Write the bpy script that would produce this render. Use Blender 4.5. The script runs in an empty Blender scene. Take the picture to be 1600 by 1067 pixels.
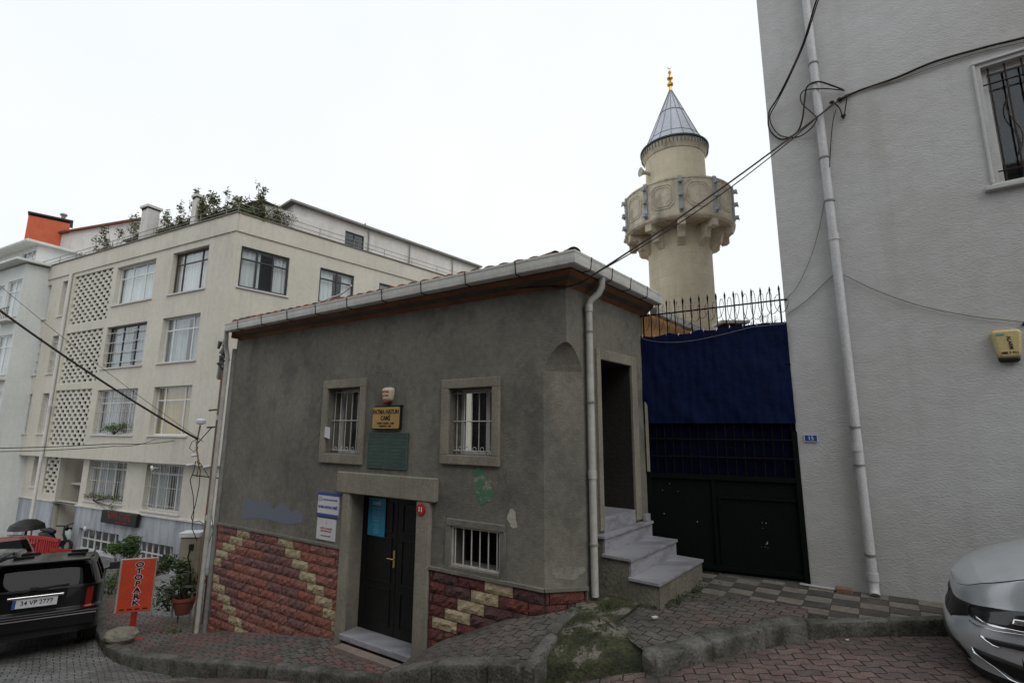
import bpy, math, random
import numpy as np
R_ = math.radians
sc = bpy.context.scene
COL = sc.collection
rnd = random.Random(7)

# ------------------------------------------------------------------ camera
F = 780.0; TH = R_(10.0); RO = R_(0.3)
cam_d = bpy.data.cameras.new('camera'); cam = bpy.data.objects.new('camera', cam_d); COL.objects.link(cam)
cam_d.sensor_fit = 'HORIZONTAL'; cam_d.sensor_width = 36.0; cam_d.lens = 36.0*F/1600
cam_d.clip_start = 0.05; cam_d.clip_end = 2000
cam.rotation_mode = 'XYZ'
from mathutils import Matrix, Vector, noise as mnoise
cam.matrix_world = Matrix.Rotation(TH, 4, 'X') @ Matrix.Rotation(R_(90), 4, 'X') @ Matrix.Rotation(RO, 4, 'Z')
sc.camera = cam

# ------------------------------------------------------------------ overcast daylight
w = bpy.data.worlds.new('World'); sc.world = w; w.use_nodes = True
nt = w.node_tree; nt.nodes.clear()
out = nt.nodes.new('ShaderNodeOutputWorld'); bg = nt.nodes.new('ShaderNodeBackground')
sky = nt.nodes.new('ShaderNodeTexSky'); sky.sky_type = 'NISHITA'; sky.sun_disc = False
sky.sun_elevation = R_(48); sky.sun_rotation = R_(150)
tc = nt.nodes.new('ShaderNodeTexCoord'); nz = nt.nodes.new('ShaderNodeTexNoise'); nz.inputs['Scale'].default_value = 1.6; nz.inputs['Detail'].default_value = 4
cr = nt.nodes.new('ShaderNodeValToRGB')
cr.color_ramp.elements[0].position = 0.3; cr.color_ramp.elements[0].color = (7.9, 8.35, 8.6, 1)
cr.color_ramp.elements[1].position = 0.72; cr.color_ramp.elements[1].color = (8.75, 8.9, 8.95, 1)
mx = nt.nodes.new('ShaderNodeMix'); mx.data_type = 'RGBA'; mx.inputs[0].default_value = 0.95
nt.links.new(tc.outputs['Generated'], nz.inputs['Vector']); nt.links.new(nz.outputs['Fac'], cr.inputs[0])
nt.links.new(sky.outputs[0], mx.inputs[6]); nt.links.new(cr.outputs[0], mx.inputs[7])
nt.links.new(mx.outputs[2], bg.inputs['Color']); bg.inputs['Strength'].default_value = 0.1
nt.links.new(bg.outputs[0], out.inputs[0])
sd = bpy.data.lights.new('sun', 'SUN'); sd.energy = 0.8; sd.angle = R_(40); sd.color = (1, 0.97, 0.93)
so = bpy.data.objects.new('sun', sd); COL.objects.link(so)
so.rotation_euler = (R_(42), 0, R_(30))
sc.view_settings.view_transform = 'Standard'; sc.view_settings.look = 'None'; sc.view_settings.exposure = 0.25; sc.view_settings.gamma = 1.0

# ------------------------------------------------------------------ geometry of the place
def ray(x, y):
    xr = (x-800)/F; yr = (y-533.5)/F
    c, s = math.cos(RO), math.sin(RO)
    xc = c*xr+s*yr; yc = -s*xr+c*yr
    return np.array([xc, math.cos(TH)+math.sin(TH)*yc, math.sin(TH)-math.cos(TH)*yc])
def atz(x, y, z): r = ray(x, y); return r*(z/r[2])
def aty(x, y, Y): r = ray(x, y); return r*(Y/r[1])
class Fr:
    """a vertical plane: u along it, v out of it, z up"""
    def __init__(s, P, ang):
        s.P = np.array(P, float); s.P[2] = 0; s.ang = ang; a = R_(ang)
        s.d = np.array([math.sin(a), math.cos(a), 0]); s.n = np.array([math.cos(a), -math.sin(a), 0])
    def pt(s, u, v, z): return s.P+s.d*u+s.n*v+np.array([0, 0, z])
    def shift(s, v, u=0): return Fr(s.P+s.n*v+s.d*u, s.ang)
    def hit(s, x, y): r = ray(x, y); return r*((s.P@s.n)/(r@s.n))
    def uz(s, x, y): h = s.hit(x, y); return float((h-s.P)@s.d), float(h[2])
    def uvz(s, p): d = np.array(p)-s.P; return float(d@s.d), float(d@s.n), float(p[2])
    def rotz(s): return math.atan2(s.d[1], s.d[0])
B = Fr(aty(595, 1000, 6.6*1.12), 123)          # front wall of the small mosque
C = Fr(B.hit(884, 440), 39.5)                  # its side wall
G = Fr(C.pt(2.05, -0.02, 0), 114)              # the gate
D = Fr(G.hit(1250, 740), 126)                  # white wall
A = Fr(aty(360, 450, 17.0), 116.7)             # apartment block, street side
Rf = Fr(aty(360, 450, 17.0), 41)               # apartment block, end wall

# ------------------------------------------------------------------ mesh helpers
class MB:
    def __init__(s): s.v = []; s.f = []; s.m = []; s.smooth = []
    def V(s, p): s.v.append(tuple(float(a) for a in p)); return len(s.v)-1
    def face(s, idx, m=0, sm=False): s.f.append(tuple(idx)); s.m.append(m); s.smooth.append(sm)
    def poly(s, pts, m=0): s.face([s.V(p) for p in pts], m)
    def box8(s, p, m=0):
        i = [s.V(q) for q in p]
        for q in ((0,3,2,1),(4,5,6,7),(0,1,5,4),(1,2,6,5),(2,3,7,6),(3,0,4,7)): s.face([i[k] for k in q], m)
    def fbox(s, fr, u0, u1, v0, v1, z0, z1, m=0):
        s.box8([fr.pt(u0,v0,z0),fr.pt(u1,v0,z0),fr.pt(u1,v1,z0),fr.pt(u0,v1,z0),fr.pt(u0,v0,z1),fr.pt(u1,v0,z1),fr.pt(u1,v1,z1),fr.pt(u0,v1,z1)], m)
    def box(s, c, h, m=0, rot=0):
        ca, sa = math.cos(rot), math.sin(rot)
        P = []
        for dz in (-1, 1):
            for dx, dy in ((-1,-1),(1,-1),(1,1),(-1,1)):
                x, y = dx*h[0], dy*h[1]
                P.append((c[0]+x*ca-y*sa, c[1]+x*sa+y*ca, c[2]+dz*h[2]))
        s.box8(P, m)
    def tube(s, pts, r, n=8, m=0, cap=True):
        pts = [np.array(p, float) for p in pts]; rs = r if isinstance(r, (list, tuple)) else [r]*len(pts)
        rings = []; up0 = None
        for i, p in enumerate(pts):
            t = pts[min(i+1, len(pts)-1)]-pts[max(i-1, 0)]; t = t/(np.linalg.norm(t)+1e-9)
            if up0 is None:
                up0 = np.cross(t, (0, 0, 1.)) if abs(t[2]) < .9 else np.cross(t, (1., 0, 0))
            a = up0-t*(up0@t); a /= (np.linalg.norm(a)+1e-9); up0 = a; b = np.cross(t, a)
            rings.append([s.V(p+(a*math.cos(2*math.pi*k/n)+b*math.sin(2*math.pi*k/n))*rs[i]) for k in range(n)])
        for i in range(len(rings)-1):
            for k in range(n): s.face((rings[i][k], rings[i][(k+1)%n], rings[i+1][(k+1)%n], rings[i+1][k]), m, True)
        if cap:
            for q in (rings[0][::-1], rings[-1]): s.face([s.V(s.v[i]) for i in q], m)
    def lathe(s, c, prof, n=48, m=0, a0=0, sm=True):
        def ring(r, z): return [s.V((c[0]+r*math.cos(a0+2*math.pi*k/n), c[1]+r*math.sin(a0+2*math.pi*k/n), c[2]+z)) for k in range(n)]
        prev = ring(*prof[0]); s.face(ring(*prof[0])[::-1], m)
        for i in range(len(prof)-1):
            nx_ = ring(*prof[i+1])
            for k in range(n): s.face((prev[k], prev[(k+1)%n], nx_[(k+1)%n], nx_[k]), m, sm)
            prev = nx_
            if i+2 < len(prof):
                a = math.atan2(prof[i+1][1]-prof[i][1], prof[i+1][0]-prof[i][0]); b = math.atan2(prof[i+2][1]-prof[i+1][1], prof[i+2][0]-prof[i+1][0])
                if abs((a-b+math.pi) % (2*math.pi)-math.pi) > .55: prev = ring(*prof[i+1])     # a crisp edge
        s.face(ring(*prof[-1]), m)
    def wall(s, fr, u0, u1, z0, z1, holes=(), depth=0.2, m=0, back=False, mb=0, v=0, mr=None):
        us = sorted(set([u0, u1]+[h[0] for h in holes]+[h[1] for h in holes])); zs = sorted(set([z0, z1]+[h[2] for h in holes]+[h[3] for h in holes]))
        for i in range(len(us)-1):
            for j in range(len(zs)-1):
                um, zm = (us[i]+us[i+1])/2, (zs[j]+zs[j+1])/2
                if any(h[0] < um < h[1] and h[2] < zm < h[3] for h in holes) or um < u0 or um > u1 or zm < z0 or zm > z1: continue
                s.poly([fr.pt(us[i],v,zs[j]),fr.pt(us[i+1],v,zs[j]),fr.pt(us[i+1],v,zs[j+1]),fr.pt(us[i],v,zs[j+1])], m)
        mr = m if mr is None else mr
        for a, b, c, d in holes:
            q = [(a,c),(b,c),(b,d),(a,d)]
            for k in range(4):
                (ua, za), (ub, zb) = q[k], q[(k+1)%4]
                s.poly([fr.pt(ua,v,za),fr.pt(ub,v,zb),fr.pt(ub,v-depth,zb),fr.pt(ua,v-depth,za)], mr)
            if back: s.poly([fr.pt(a,v-depth,c),fr.pt(b,v-depth,c),fr.pt(b,v-depth,d),fr.pt(a,v-depth,d)], mb)
    def frame(s, fr, u0, u1, z0, z1, w, v0, v1, m=0):       # rectangular border butted, outer size given
        s.fbox(fr, u0, u1, v0, v1, z0, z0+w, m); s.fbox(fr, u0, u1, v0, v1, z1-w, z1, m)
        s.fbox(fr, u0, u0+w, v0, v1, z0+w, z1-w, m); s.fbox(fr, u1-w, u1, v0, v1, z0+w, z1-w, m)
    def build(s, name, mats, parent=None, loc=None, bevel=0, label=None):
        if not isinstance(mats, (list, tuple)): mats = [mats]
        pl = Vector((0, 0, 0))
        if parent:
            q = parent
            while q: pl += q.location; q = q.parent
        vs = np.array(s.v)
        if loc is None: loc = ((vs[:,0].min()+vs[:,0].max())/2, (vs[:,1].min()+vs[:,1].max())/2, vs[:,2].min())
        me = bpy.data.meshes.new(name)
        me.from_pydata([tuple(a) for a in (vs-np.array(loc))], [], s.f); me.polygons.foreach_set('material_index', s.m); me.polygons.foreach_set('use_smooth', s.smooth)
        for mm in mats: me.materials.append(mm)
        me.update()
        o = bpy.data.objects.new(name, me); COL.objects.link(o); o.parent = parent
        o.location = Vector(loc)-pl
        if bevel:
            b = o.modifiers.new('bevel', 'BEVEL'); b.width = bevel; b.segments = 2; b.limit_method = 'ANGLE'; b.angle_limit = R_(40)
        if label: o['label'] = label
        return o
def tag(o, label, cat, group=None):
    o['label'] = label; o['category'] = cat
    if group: o['group'] = group
    return o
def thing(name, label, cat, loc, group=None):
    o = bpy.data.objects.new(name, None); COL.objects.link(o); o.location = Vector([float(a) for a in loc]); o.empty_display_size = .2
    return tag(o, label, cat, group)
def struct(o, kind='structure'): o['kind'] = kind; return o

# ------------------------------------------------------------------ material helpers
def _n(nt, t, **k):
    n = nt.nodes.new(t)
    for a, b in k.items(): setattr(n, a, b)
    return n
def mat(name, col, col2=None, scale=3, rough=.8, bump=0., bscale=40, metal=0, fine=.12, streak=0, streakcol=None, spec=.35, coat=0, detail=6, anis=(1,1,1), bdist=.02, contrast=(.35,.7), wave=None):
    m = bpy.data.materials.new(name); m.use_nodes = True; nt = m.node_tree; L = nt.links
    bs = nt.nodes['Principled BSDF']; bs.inputs['Roughness'].default_value = rough; bs.inputs['Metallic'].default_value = metal
    bs.inputs['Specular IOR Level'].default_value = spec; bs.inputs['Coat Weight'].default_value = coat
    tc = _n(nt, 'ShaderNodeTexCoord'); mp = _n(nt, 'ShaderNodeMapping'); mp.inputs['Scale'].default_value = anis; L.new(tc.outputs['Object'], mp.inputs[0])
    n1 = _n(nt, 'ShaderNodeTexNoise'); n1.inputs['Scale'].default_value = scale; n1.inputs['Detail'].default_value = detail; n1.inputs['Roughness'].default_value = .6; L.new(mp.outputs[0], n1.inputs['Vector'])
    r1 = _n(nt, 'ShaderNodeMapRange'); r1.inputs[1].default_value = contrast[0]; r1.inputs[2].default_value = contrast[1]; L.new(n1.outputs['Fac'], r1.inputs[0])
    mix = _n(nt, 'ShaderNodeMix', data_type='RGBA'); mix.inputs[6].default_value = (*col, 1); mix.inputs[7].default_value = (*(col2 or tuple(c*.75 for c in col)), 1); L.new(r1.outputs[0], mix.inputs[0])
    last = mix.outputs[2]
    n2 = _n(nt, 'ShaderNodeTexNoise'); n2.inputs['Scale'].default_value = scale*14; n2.inputs['Detail'].default_value = 3; L.new(mp.outputs[0], n2.inputs['Vector'])
    r2 = _n(nt, 'ShaderNodeMapRange'); r2.inputs[3].default_value = 1-fine; r2.inputs[4].default_value = 1+fine; r2.inputs[1].default_value = .3; r2.inputs[2].default_value = .7; L.new(n2.outputs['Fac'], r2.inputs[0])
    mul = _n(nt, 'ShaderNodeVectorMath', operation='SCALE'); L.new(last, mul.inputs[0]); L.new(r2.outputs[0], mul.inputs['Scale']); last = mul.outputs[0]
    if streak:
        mp2 = _n(nt, 'ShaderNodeMapping'); mp2.inputs['Scale'].default_value = (5, 5, .35); L.new(tc.outputs['Object'], mp2.inputs[0])
        n3 = _n(nt, 'ShaderNodeTexNoise'); n3.inputs['Scale'].default_value = 1.0; n3.inputs['Detail'].default_value = 5; L.new(mp2.outputs[0], n3.inputs['Vector'])
        r3 = _n(nt, 'ShaderNodeMapRange'); r3.inputs[1].default_value = .52; r3.inputs[2].default_value = .75; r3.inputs[4].default_value = streak; L.new(n3.outputs['Fac'], r3.inputs[0])
        m3 = _n(nt, 'ShaderNodeMix', data_type='RGBA'); m3.inputs[7].default_value = (*(streakcol or tuple(c*.4 for c in col)), 1); L.new(r3.outputs[0], m3.inputs[0]); L.new(last, m3.inputs[6]); last = m3.outputs[2]
    L.new(last, bs.inputs['Base Color'])
    if bump:
        n4 = _n(nt, 'ShaderNodeTexNoise'); n4.inputs['Scale'].default_value = bscale; n4.inputs['Detail'].default_value = 5; L.new(mp.outputs[0], n4.inputs['Vector'])
        bp = _n(nt, 'ShaderNodeBump'); bp.inputs['Strength'].default_value = bump; bp.inputs['Distance'].default_value = bdist; L.new(n4.outputs['Fac'], bp.inputs['Height']); L.new(bp.outputs[0], bs.inputs['Normal'])
    return m
def multiply_in(m, sock, amount, col):
    """mix a colour over the base colour where sock is 1"""
    nt = m.node_tree; L = nt.links; bs = nt.nodes['Principled BSDF']; src = bs.inputs['Base Color'].links[0].from_socket
    mx = _n(nt, 'ShaderNodeMix', data_type='RGBA'); mx.inputs[7].default_value = (*col, 1); ml = _n(nt, 'ShaderNodeMath', operation='MULTIPLY'); ml.inputs[1].default_value = amount
    L.new(sock, ml.inputs[0]); L.new(ml.outputs[0], mx.inputs[0]); L.new(src, mx.inputs[6]); L.new(mx.outputs[2], bs.inputs['Base Color'])
def ashlar(m, R, bw=.62, bh=.33, col=(.33,.28,.2), amount=.55):
    """block courses round a cylinder whose axis is the object origin"""
    nt = m.node_tree; L = nt.links; tc = _n(nt, 'ShaderNodeTexCoord'); sp = _n(nt, 'ShaderNodeSeparateXYZ'); L.new(tc.outputs['Object'], sp.inputs[0])
    at = _n(nt, 'ShaderNodeMath', operation='ARCTAN2'); L.new(sp.outputs[1], at.inputs[0]); L.new(sp.outputs[0], at.inputs[1]); ml = _n(nt, 'ShaderNodeMath', operation='MULTIPLY'); ml.inputs[1].default_value = R; L.new(at.outputs[0], ml.inputs[0])
    cb = _n(nt, 'ShaderNodeCombineXYZ'); L.new(ml.outputs[0], cb.inputs[0]); L.new(sp.outputs[2], cb.inputs[1])
    bt = _n(nt, 'ShaderNodeTexBrick'); bt.inputs['Scale'].default_value = 1; bt.inputs['Brick Width'].default_value = bw; bt.inputs['Row Height'].default_value = bh; bt.inputs['Mortar Size'].default_value = .010; bt.inputs['Mortar Smooth'].default_value = .8; L.new(cb.outputs[0], bt.inputs['Vector'])
    bt.inputs['Color1'].default_value = (0,0,0,1); bt.inputs['Color2'].default_value = (1,1,1,1); bt.inputs['Mortar'].default_value = (0,0,0,1)
    ns = _n(nt, 'ShaderNodeTexNoise'); ns.inputs['Scale'].default_value = 1.7; L.new(tc.outputs['Object'], ns.inputs['Vector']); mr = _n(nt, 'ShaderNodeMapRange'); mr.inputs[1].default_value = .35; mr.inputs[2].default_value = .6; L.new(ns.outputs['Fac'], mr.inputs[0])
    mm = _n(nt, 'ShaderNodeMath', operation='MULTIPLY'); L.new(bt.outputs['Fac'], mm.inputs[0]); L.new(mr.outputs[0], mm.inputs[1])
    multiply_in(m, mm.outputs[0], amount, col); multiply_in(m, bt.outputs['Color'], .16, (col[0]*1.5, col[1]*1.45, col[2]*1.4))
def blotches(m, scale, col, amount, lo=.56, hi=.66, anis=(1,1,1), crack=0):
    nt = m.node_tree; L = nt.links; tc = _n(nt, 'ShaderNodeTexCoord'); mp = _n(nt, 'ShaderNodeMapping'); mp.inputs['Scale'].default_value = anis; mp.inputs['Location'].default_value = (3.1, 1.7, 5.2); L.new(tc.outputs['Object'], mp.inputs[0])
    ns = _n(nt, 'ShaderNodeTexNoise'); ns.inputs['Scale'].default_value = scale; ns.inputs['Detail'].default_value = 9; ns.inputs['Roughness'].default_value = .68; L.new(mp.outputs[0], ns.inputs['Vector'])
    mr = _n(nt, 'ShaderNodeMapRange'); mr.inputs[1].default_value = lo; mr.inputs[2].default_value = hi; L.new(ns.outputs['Fac'], mr.inputs[0]); multiply_in(m, mr.outputs[0], amount, col)
    if crack:
        dn = _n(nt, 'ShaderNodeVectorMath', operation='SCALE'); dn.inputs['Scale'].default_value = .5; L.new(ns.outputs['Color'], dn.inputs[0]); ad = _n(nt, 'ShaderNodeVectorMath', operation='ADD'); L.new(tc.outputs['Object'], ad.inputs[0]); L.new(dn.outputs[0], ad.inputs[1])
        vo = _n(nt, 'ShaderNodeTexVoronoi'); vo.feature = 'DISTANCE_TO_EDGE'; vo.inputs['Scale'].default_value = crack; L.new(ad.outputs[0], vo.inputs['Vector'])
        m2 = _n(nt, 'ShaderNodeMapRange'); m2.inputs[1].default_value = .0; m2.inputs[2].default_value = .006; m2.inputs[3].default_value = 1; m2.inputs[4].default_value = 0; L.new(vo.outputs['Distance'], m2.inputs[0])
        n2 = _n(nt, 'ShaderNodeTexNoise'); n2.inputs['Scale'].default_value = .8; L.new(tc.outputs['Object'], n2.inputs['Vector']); m3 = _n(nt, 'ShaderNodeMapRange'); m3.inputs[1].default_value = .52; m3.inputs[2].default_value = .60; L.new(n2.outputs['Fac'], m3.inputs[0])
        mm = _n(nt, 'ShaderNodeMath', operation='MULTIPLY'); L.new(m2.outputs[0], mm.inputs[0]); L.new(m3.outputs[0], mm.inputs[1]); multiply_in(m, mm.outputs[0], .6, tuple(c*.35 for c in col))
def flat(name, col, rough=.6, metal=0, spec=.4, coat=0):
    return mat(name, col, tuple(c*.88 for c in col), 6, rough, 0, metal=metal, fine=.05, spec=spec, coat=coat)
def glassmat(name, tint=(.02,.025,.03), refl=.12, rmax=.3):
    m = bpy.data.materials.new(name); m.use_nodes = True; nt = m.node_tree; nt.nodes.clear(); L = nt.links
    o = _n(nt, 'ShaderNodeOutputMaterial'); mx = _n(nt, 'ShaderNodeMixShader'); t = _n(nt, 'ShaderNodeBsdfTransparent'); g = _n(nt, 'ShaderNodeBsdfGlossy')
    t.inputs[0].default_value = (*tint, 1); g.inputs['Roughness'].default_value = .03; g.inputs[0].default_value = (.95,.97,1,1)
    lw = _n(nt, 'ShaderNodeLayerWeight'); lw.inputs[0].default_value = .35
    mr = _n(nt, 'ShaderNodeMapRange'); mr.inputs[3].default_value = refl; mr.inputs[4].default_value = rmax; L.new(lw.outputs['Fresnel'], mr.inputs[0])
    L.new(mr.outputs[0], mx.inputs[0]); L.new(t.outputs[0], mx.inputs[1]); L.new(g.outputs[0], mx.inputs[2]); L.new(mx.outputs[0], o.inputs[0])
    return m
def paver(name, cols, ang, bw, bh, jag=.018, mossy=.35, wet=.55, dark=(.012,.011,.009), band=0.5):
    """interlocking concrete pavers with a toothed joint, moss in the joints"""
    m = bpy.data.materials.new(name); m.use_nodes = True; nt = m.node_tree; L = nt.links; bs = nt.nodes['Principled BSDF']
    tc = _n(nt, 'ShaderNodeTexCoord'); mp = _n(nt, 'ShaderNodeMapping'); mp.inputs['Rotation'].default_value = (0, 0, R_(ang)); L.new(tc.outputs['Object'], mp.inputs[0])
    nd = _n(nt, 'ShaderNodeTexNoise'); nd.inputs['Scale'].default_value = 1.3; L.new(tc.outputs['Object'], nd.inputs['Vector'])
    vs = _n(nt, 'ShaderNodeVectorMath', operation='SCALE'); vs.inputs['Scale'].default_value = .10; L.new(nd.outputs['Color'], vs.inputs[0])
    va = _n(nt, 'ShaderNodeVectorMath', operation='ADD'); L.new(mp.outputs[0], va.inputs[0]); L.new(vs.outputs[0], va.inputs[1])
    sp = _n(nt, 'ShaderNodeSeparateXYZ'); L.new(va.outputs[0], sp.inputs[0])
    f = _n(nt, 'ShaderNodeMath', operation='MULTIPLY'); f.inputs[1].default_value = 2*math.pi/bw; L.new(sp.outputs[0], f.inputs[0])
    sn = _n(nt, 'ShaderNodeMath', operation='SINE'); L.new(f.outputs[0], sn.inputs[0])
    s5 = _n(nt, 'ShaderNodeMath', operation='MULTIPLY', use_clamp=False); s5.inputs[1].default_value = 3; L.new(sn.outputs[0], s5.inputs[0])
    c1 = _n(nt, 'ShaderNodeClamp'); c1.inputs[1].default_value = -1; c1.inputs[2].default_value = 1; L.new(s5.outputs[0], c1.inputs[0])
    j = _n(nt, 'ShaderNodeMath', operation='MULTIPLY_ADD'); j.inputs[1].default_value = jag; L.new(c1.outputs[0], j.inputs[0]); L.new(sp.outputs[1], j.inputs[2])
    cb = _n(nt, 'ShaderNodeCombineXYZ'); L.new(sp.outputs[0], cb.inputs[0]); L.new(j.outputs[0], cb.inputs[1])
    bt = _n(nt, 'ShaderNodeTexBrick'); bt.offset = .5; bt.inputs['Scale'].default_value = 1; bt.inputs['Brick Width'].default_value = bw; bt.inputs['Row Height'].default_value = bh
    bt.inputs['Mortar Size'].default_value = .0075; bt.inputs['Mortar Smooth'].default_value = .5; bt.inputs['Bias'].default_value = 0
    bt.inputs['Color1'].default_value = (0,0,0,1); bt.inputs['Color2'].default_value = (1,1,1,1); bt.inputs['Mortar'].default_value = (.5,.5,.5,1); L.new(cb.outputs[0], bt.inputs['Vector'])
    rp = _n(nt, 'ShaderNodeValToRGB'); rp.color_ramp.interpolation = 'LINEAR'; e = rp.color_ramp.elements
    e[0].color = (*cols[0], 1); e[1].color = (*cols[-1], 1)
    for k, c in enumerate(cols[1:-1]): q = e.new((k+1)/(len(cols)-1)); q.color = (*c, 1)
    # big patches of one colour mixed with per-stone variation
    n2 = _n(nt, 'ShaderNodeTexNoise'); n2.inputs['Scale'].default_value = .9; n2.inputs['Detail'].default_value = 4; L.new(tc.outputs['Object'], n2.inputs['Vector'])
    mm = _n(nt, 'ShaderNodeMath', operation='MULTIPLY_ADD'); mm.inputs[1].default_value = 1-band; L.new(bt.outputs['Color'], mm.inputs[0])
    m2 = _n(nt, 'ShaderNodeMapRange'); m2.inputs[1].default_value = .35; m2.inputs[2].default_value = .65; m2.inputs[4].default_value = band; L.new(n2.outputs['Fac'], m2.inputs[0]); L.new(m2.outputs[0], mm.inputs[2])
    L.new(mm.outputs[0], rp.inputs[0])
    n3 = _n(nt, 'ShaderNodeTexNoise'); n3.inputs['Scale'].default_value = 60; n3.inputs['Detail'].default_value = 4; L.new(tc.outputs['Object'], n3.inputs['Vector'])
    n5 = _n(nt, 'ShaderNodeTexNoise'); n5.inputs['Scale'].default_value = 3.5; n5.inputs['Detail'].default_value = 8; n5.inputs['Roughness'].default_value = .7; L.new(tc.outputs['Object'], n5.inputs['Vector'])
    ml = _n(nt, 'ShaderNodeMath', operation='MULTIPLY'); L.new(n3.outputs['Fac'], ml.inputs[0]); L.new(n5.outputs['Fac'], ml.inputs[1])
    r3 = _n(nt, 'ShaderNodeMapRange'); r3.inputs[1].default_value = .12; r3.inputs[2].default_value = .4; r3.inputs[3].default_value = .55; r3.inputs[4].default_value = 1.45; L.new(ml.outputs[0], r3.inputs[0])
    sc1 = _n(nt, 'ShaderNodeVectorMath', operation='SCALE'); L.new(rp.outputs[0], sc1.inputs[0]); L.new(r3.outputs[0], sc1.inputs['Scale'])
    mj = _n(nt, 'ShaderNodeMix', data_type='RGBA'); mj.inputs[7].default_value = (*dark, 1); L.new(bt.outputs['Fac'], mj.inputs[0]); L.new(sc1.outputs[0], mj.inputs[6])
    # moss
    n4 = _n(nt, 'ShaderNodeTexNoise'); n4.inputs['Scale'].default_value = 1.7; n4.inputs['Detail'].default_value = 9; n4.inputs['Roughness'].default_value = .65; L.new(tc.outputs['Object'], n4.inputs['Vector'])
    ad = _n(nt, 'ShaderNodeMath', operation='MULTIPLY_ADD'); ad.inputs[1].default_value = .22; L.new(bt.outputs['Fac'], ad.inputs[0]); L.new(n4.outputs['Fac'], ad.inputs[2])
    r4 = _n(nt, 'ShaderNodeMapRange'); r4.inputs[1].default_value = .74; r4.inputs[2].default_value = .86; r4.inputs[4].default_value = mossy; L.new(ad.outputs[0], r4.inputs[0])
    mg = _n(nt, 'ShaderNodeMix', data_type='RGBA'); mg.inputs[7].default_value = (.045,.06,.016, 1); L.new(r4.outputs[0], mg.inputs[0]); L.new(mj.outputs[2], mg.inputs[6])
    L.new(mg.outputs[2], bs.inputs['Base Color'])
    rr = _n(nt, 'ShaderNodeMapRange'); rr.inputs[1].default_value = .3; rr.inputs[2].default_value = .7; rr.inputs[3].default_value = wet; rr.inputs[4].default_value = .9; L.new(n5.outputs['Fac'], rr.inputs[0]); L.new(rr.outputs[0], bs.inputs['Roughness'])
    hh = _n(nt, 'ShaderNodeMath', operation='MULTIPLY_ADD'); hh.inputs[1].default_value = -1; L.new(bt.outputs['Fac'], hh.inputs[0])
    h2 = _n(nt, 'ShaderNodeMath', operation='MULTIPLY_ADD'); h2.inputs[1].default_value = .35; L.new(n3.outputs['Fac'], h2.inputs[0]); 
    h3 = _n(nt, 'ShaderNodeMath', operation='MULTIPLY'); h3.inputs[1].default_value = .5; L.new(bt.outputs['Color'], h3.inputs[0]); L.new(h3.outputs[0], h2.inputs[2]); L.new(h2.outputs[0], hh.inputs[2])
    bp = _n(nt, 'ShaderNodeBump'); bp.inputs['Strength'].default_value = .8; bp.inputs['Distance'].default_value = .012; L.new(hh.outputs[0], bp.inputs['Height']); L.new(bp.outputs[0], bs.inputs['Normal'])
    bs.inputs['Specular IOR Level'].default_value = .35
    return m

M = {}
M['plaster'] = mat('grey cement render', (.210,.196,.163), (.120,.115,.099), .9, .92, .6, 45, fine=.13, streak=.22, streakcol=(.085,.082,.07), bdist=.012, contrast=(.3,.75))
blotches(M['plaster'], 1.5, (.085,.082,.072), .75, .52, .68, crack=.9); blotches(M['plaster'], 3.2, (.235,.222,.185), .5, .58, .68); blotches(M['plaster'], 11, (.075,.072,.062), .5, .62, .68)
M['stone'] = mat('frame stone', (.27,.25,.20), (.19,.175,.145), 2.2, .85, .4, 70, fine=.14, streak=.4, streakcol=(.10,.092,.075))
M['white'] = mat('rough white render', (.52,.52,.525), (.43,.425,.415), .35, .92, .45, 30, fine=.05, streak=.28, streakcol=(.33,.32,.30), anis=(1,1,2.2), bdist=.016, contrast=(.3,.8))
blotches(M['white'], .8, (.34,.33,.305), .45, .50, .70, (1,1,.6)); blotches(M['white'], 9, (.32,.305,.27), .4, .64, .70)
M['orange'] = mat('ochre render', (.55,.30,.12), (.45,.25,.11), 2, .9, .3, 50)
M['soffit'] = mat('brown stained wood', (.24,.105,.045), (.11,.055,.030), 2.5, .7, .3, 30, anis=(1,1,3))
M['soffitgrey'] = mat('grey boarding', (.10,.088,.07), (.06,.055,.046), 2.5, .8, .3, 30)
M['gutter'] = mat('zinc grey gutter', (.66,.66,.63), (.52,.52,.50), 3, .55, .1, 30, streak=.25)
M['pipe'] = mat('dirty white plastic pipe', (.50,.49,.46), (.36,.35,.32), 5, .5, .1, 30, streak=.35, streakcol=(.12,.11,.09))
M['pipew'] = mat('white plastic pipe', (.56,.56,.57), (.46,.46,.47), 3, .45, .05, 30, streak=.2, streakcol=(.25,.24,.22))
M['rust'] = mat('rusty pipe', (.20,.11,.06), (.25,.21,.16), 6, .8, .3, 60)
M['tile'] = mat('roof clay', (.36,.12,.06), (.14,.10,.07), 3, .85, .4, 50)
M['tiled'] = mat('old roof clay', (.17,.115,.085), (.08,.075,.06), 4, .9, .4, 50)
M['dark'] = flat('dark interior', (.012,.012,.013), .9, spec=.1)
M['blackdoor'] = mat('black painted steel', (.010,.0095,.009), (.006,.006,.006), 4, .5, .15, 30, spec=.25)
M['gatepaint'] = mat('dark green painted steel', (.0035,.007,.006), (.005,.006,.005), 4, .75, .15, 30, spec=.08)
M['tarp'] = mat('blue tarpaulin', (.0030,.0085,.043), (.0022,.0055,.028), 3, .75, .6, 7, fine=.1, spec=.10, bdist=.03)
M['tarplow'] = mat('shaded navy tarpaulin', (.0022,.0045,.018), (.0015,.003,.011), 3, .8, .6, 7, fine=.1, spec=.05, bdist=.03)  # darker copy of the tarpaulin; shade behind the bars is in its colour
M['iron'] = mat('dark iron', (.02,.018,.017), (.05,.03,.02), 8, .6, .1, 60, metal=.4)
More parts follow.
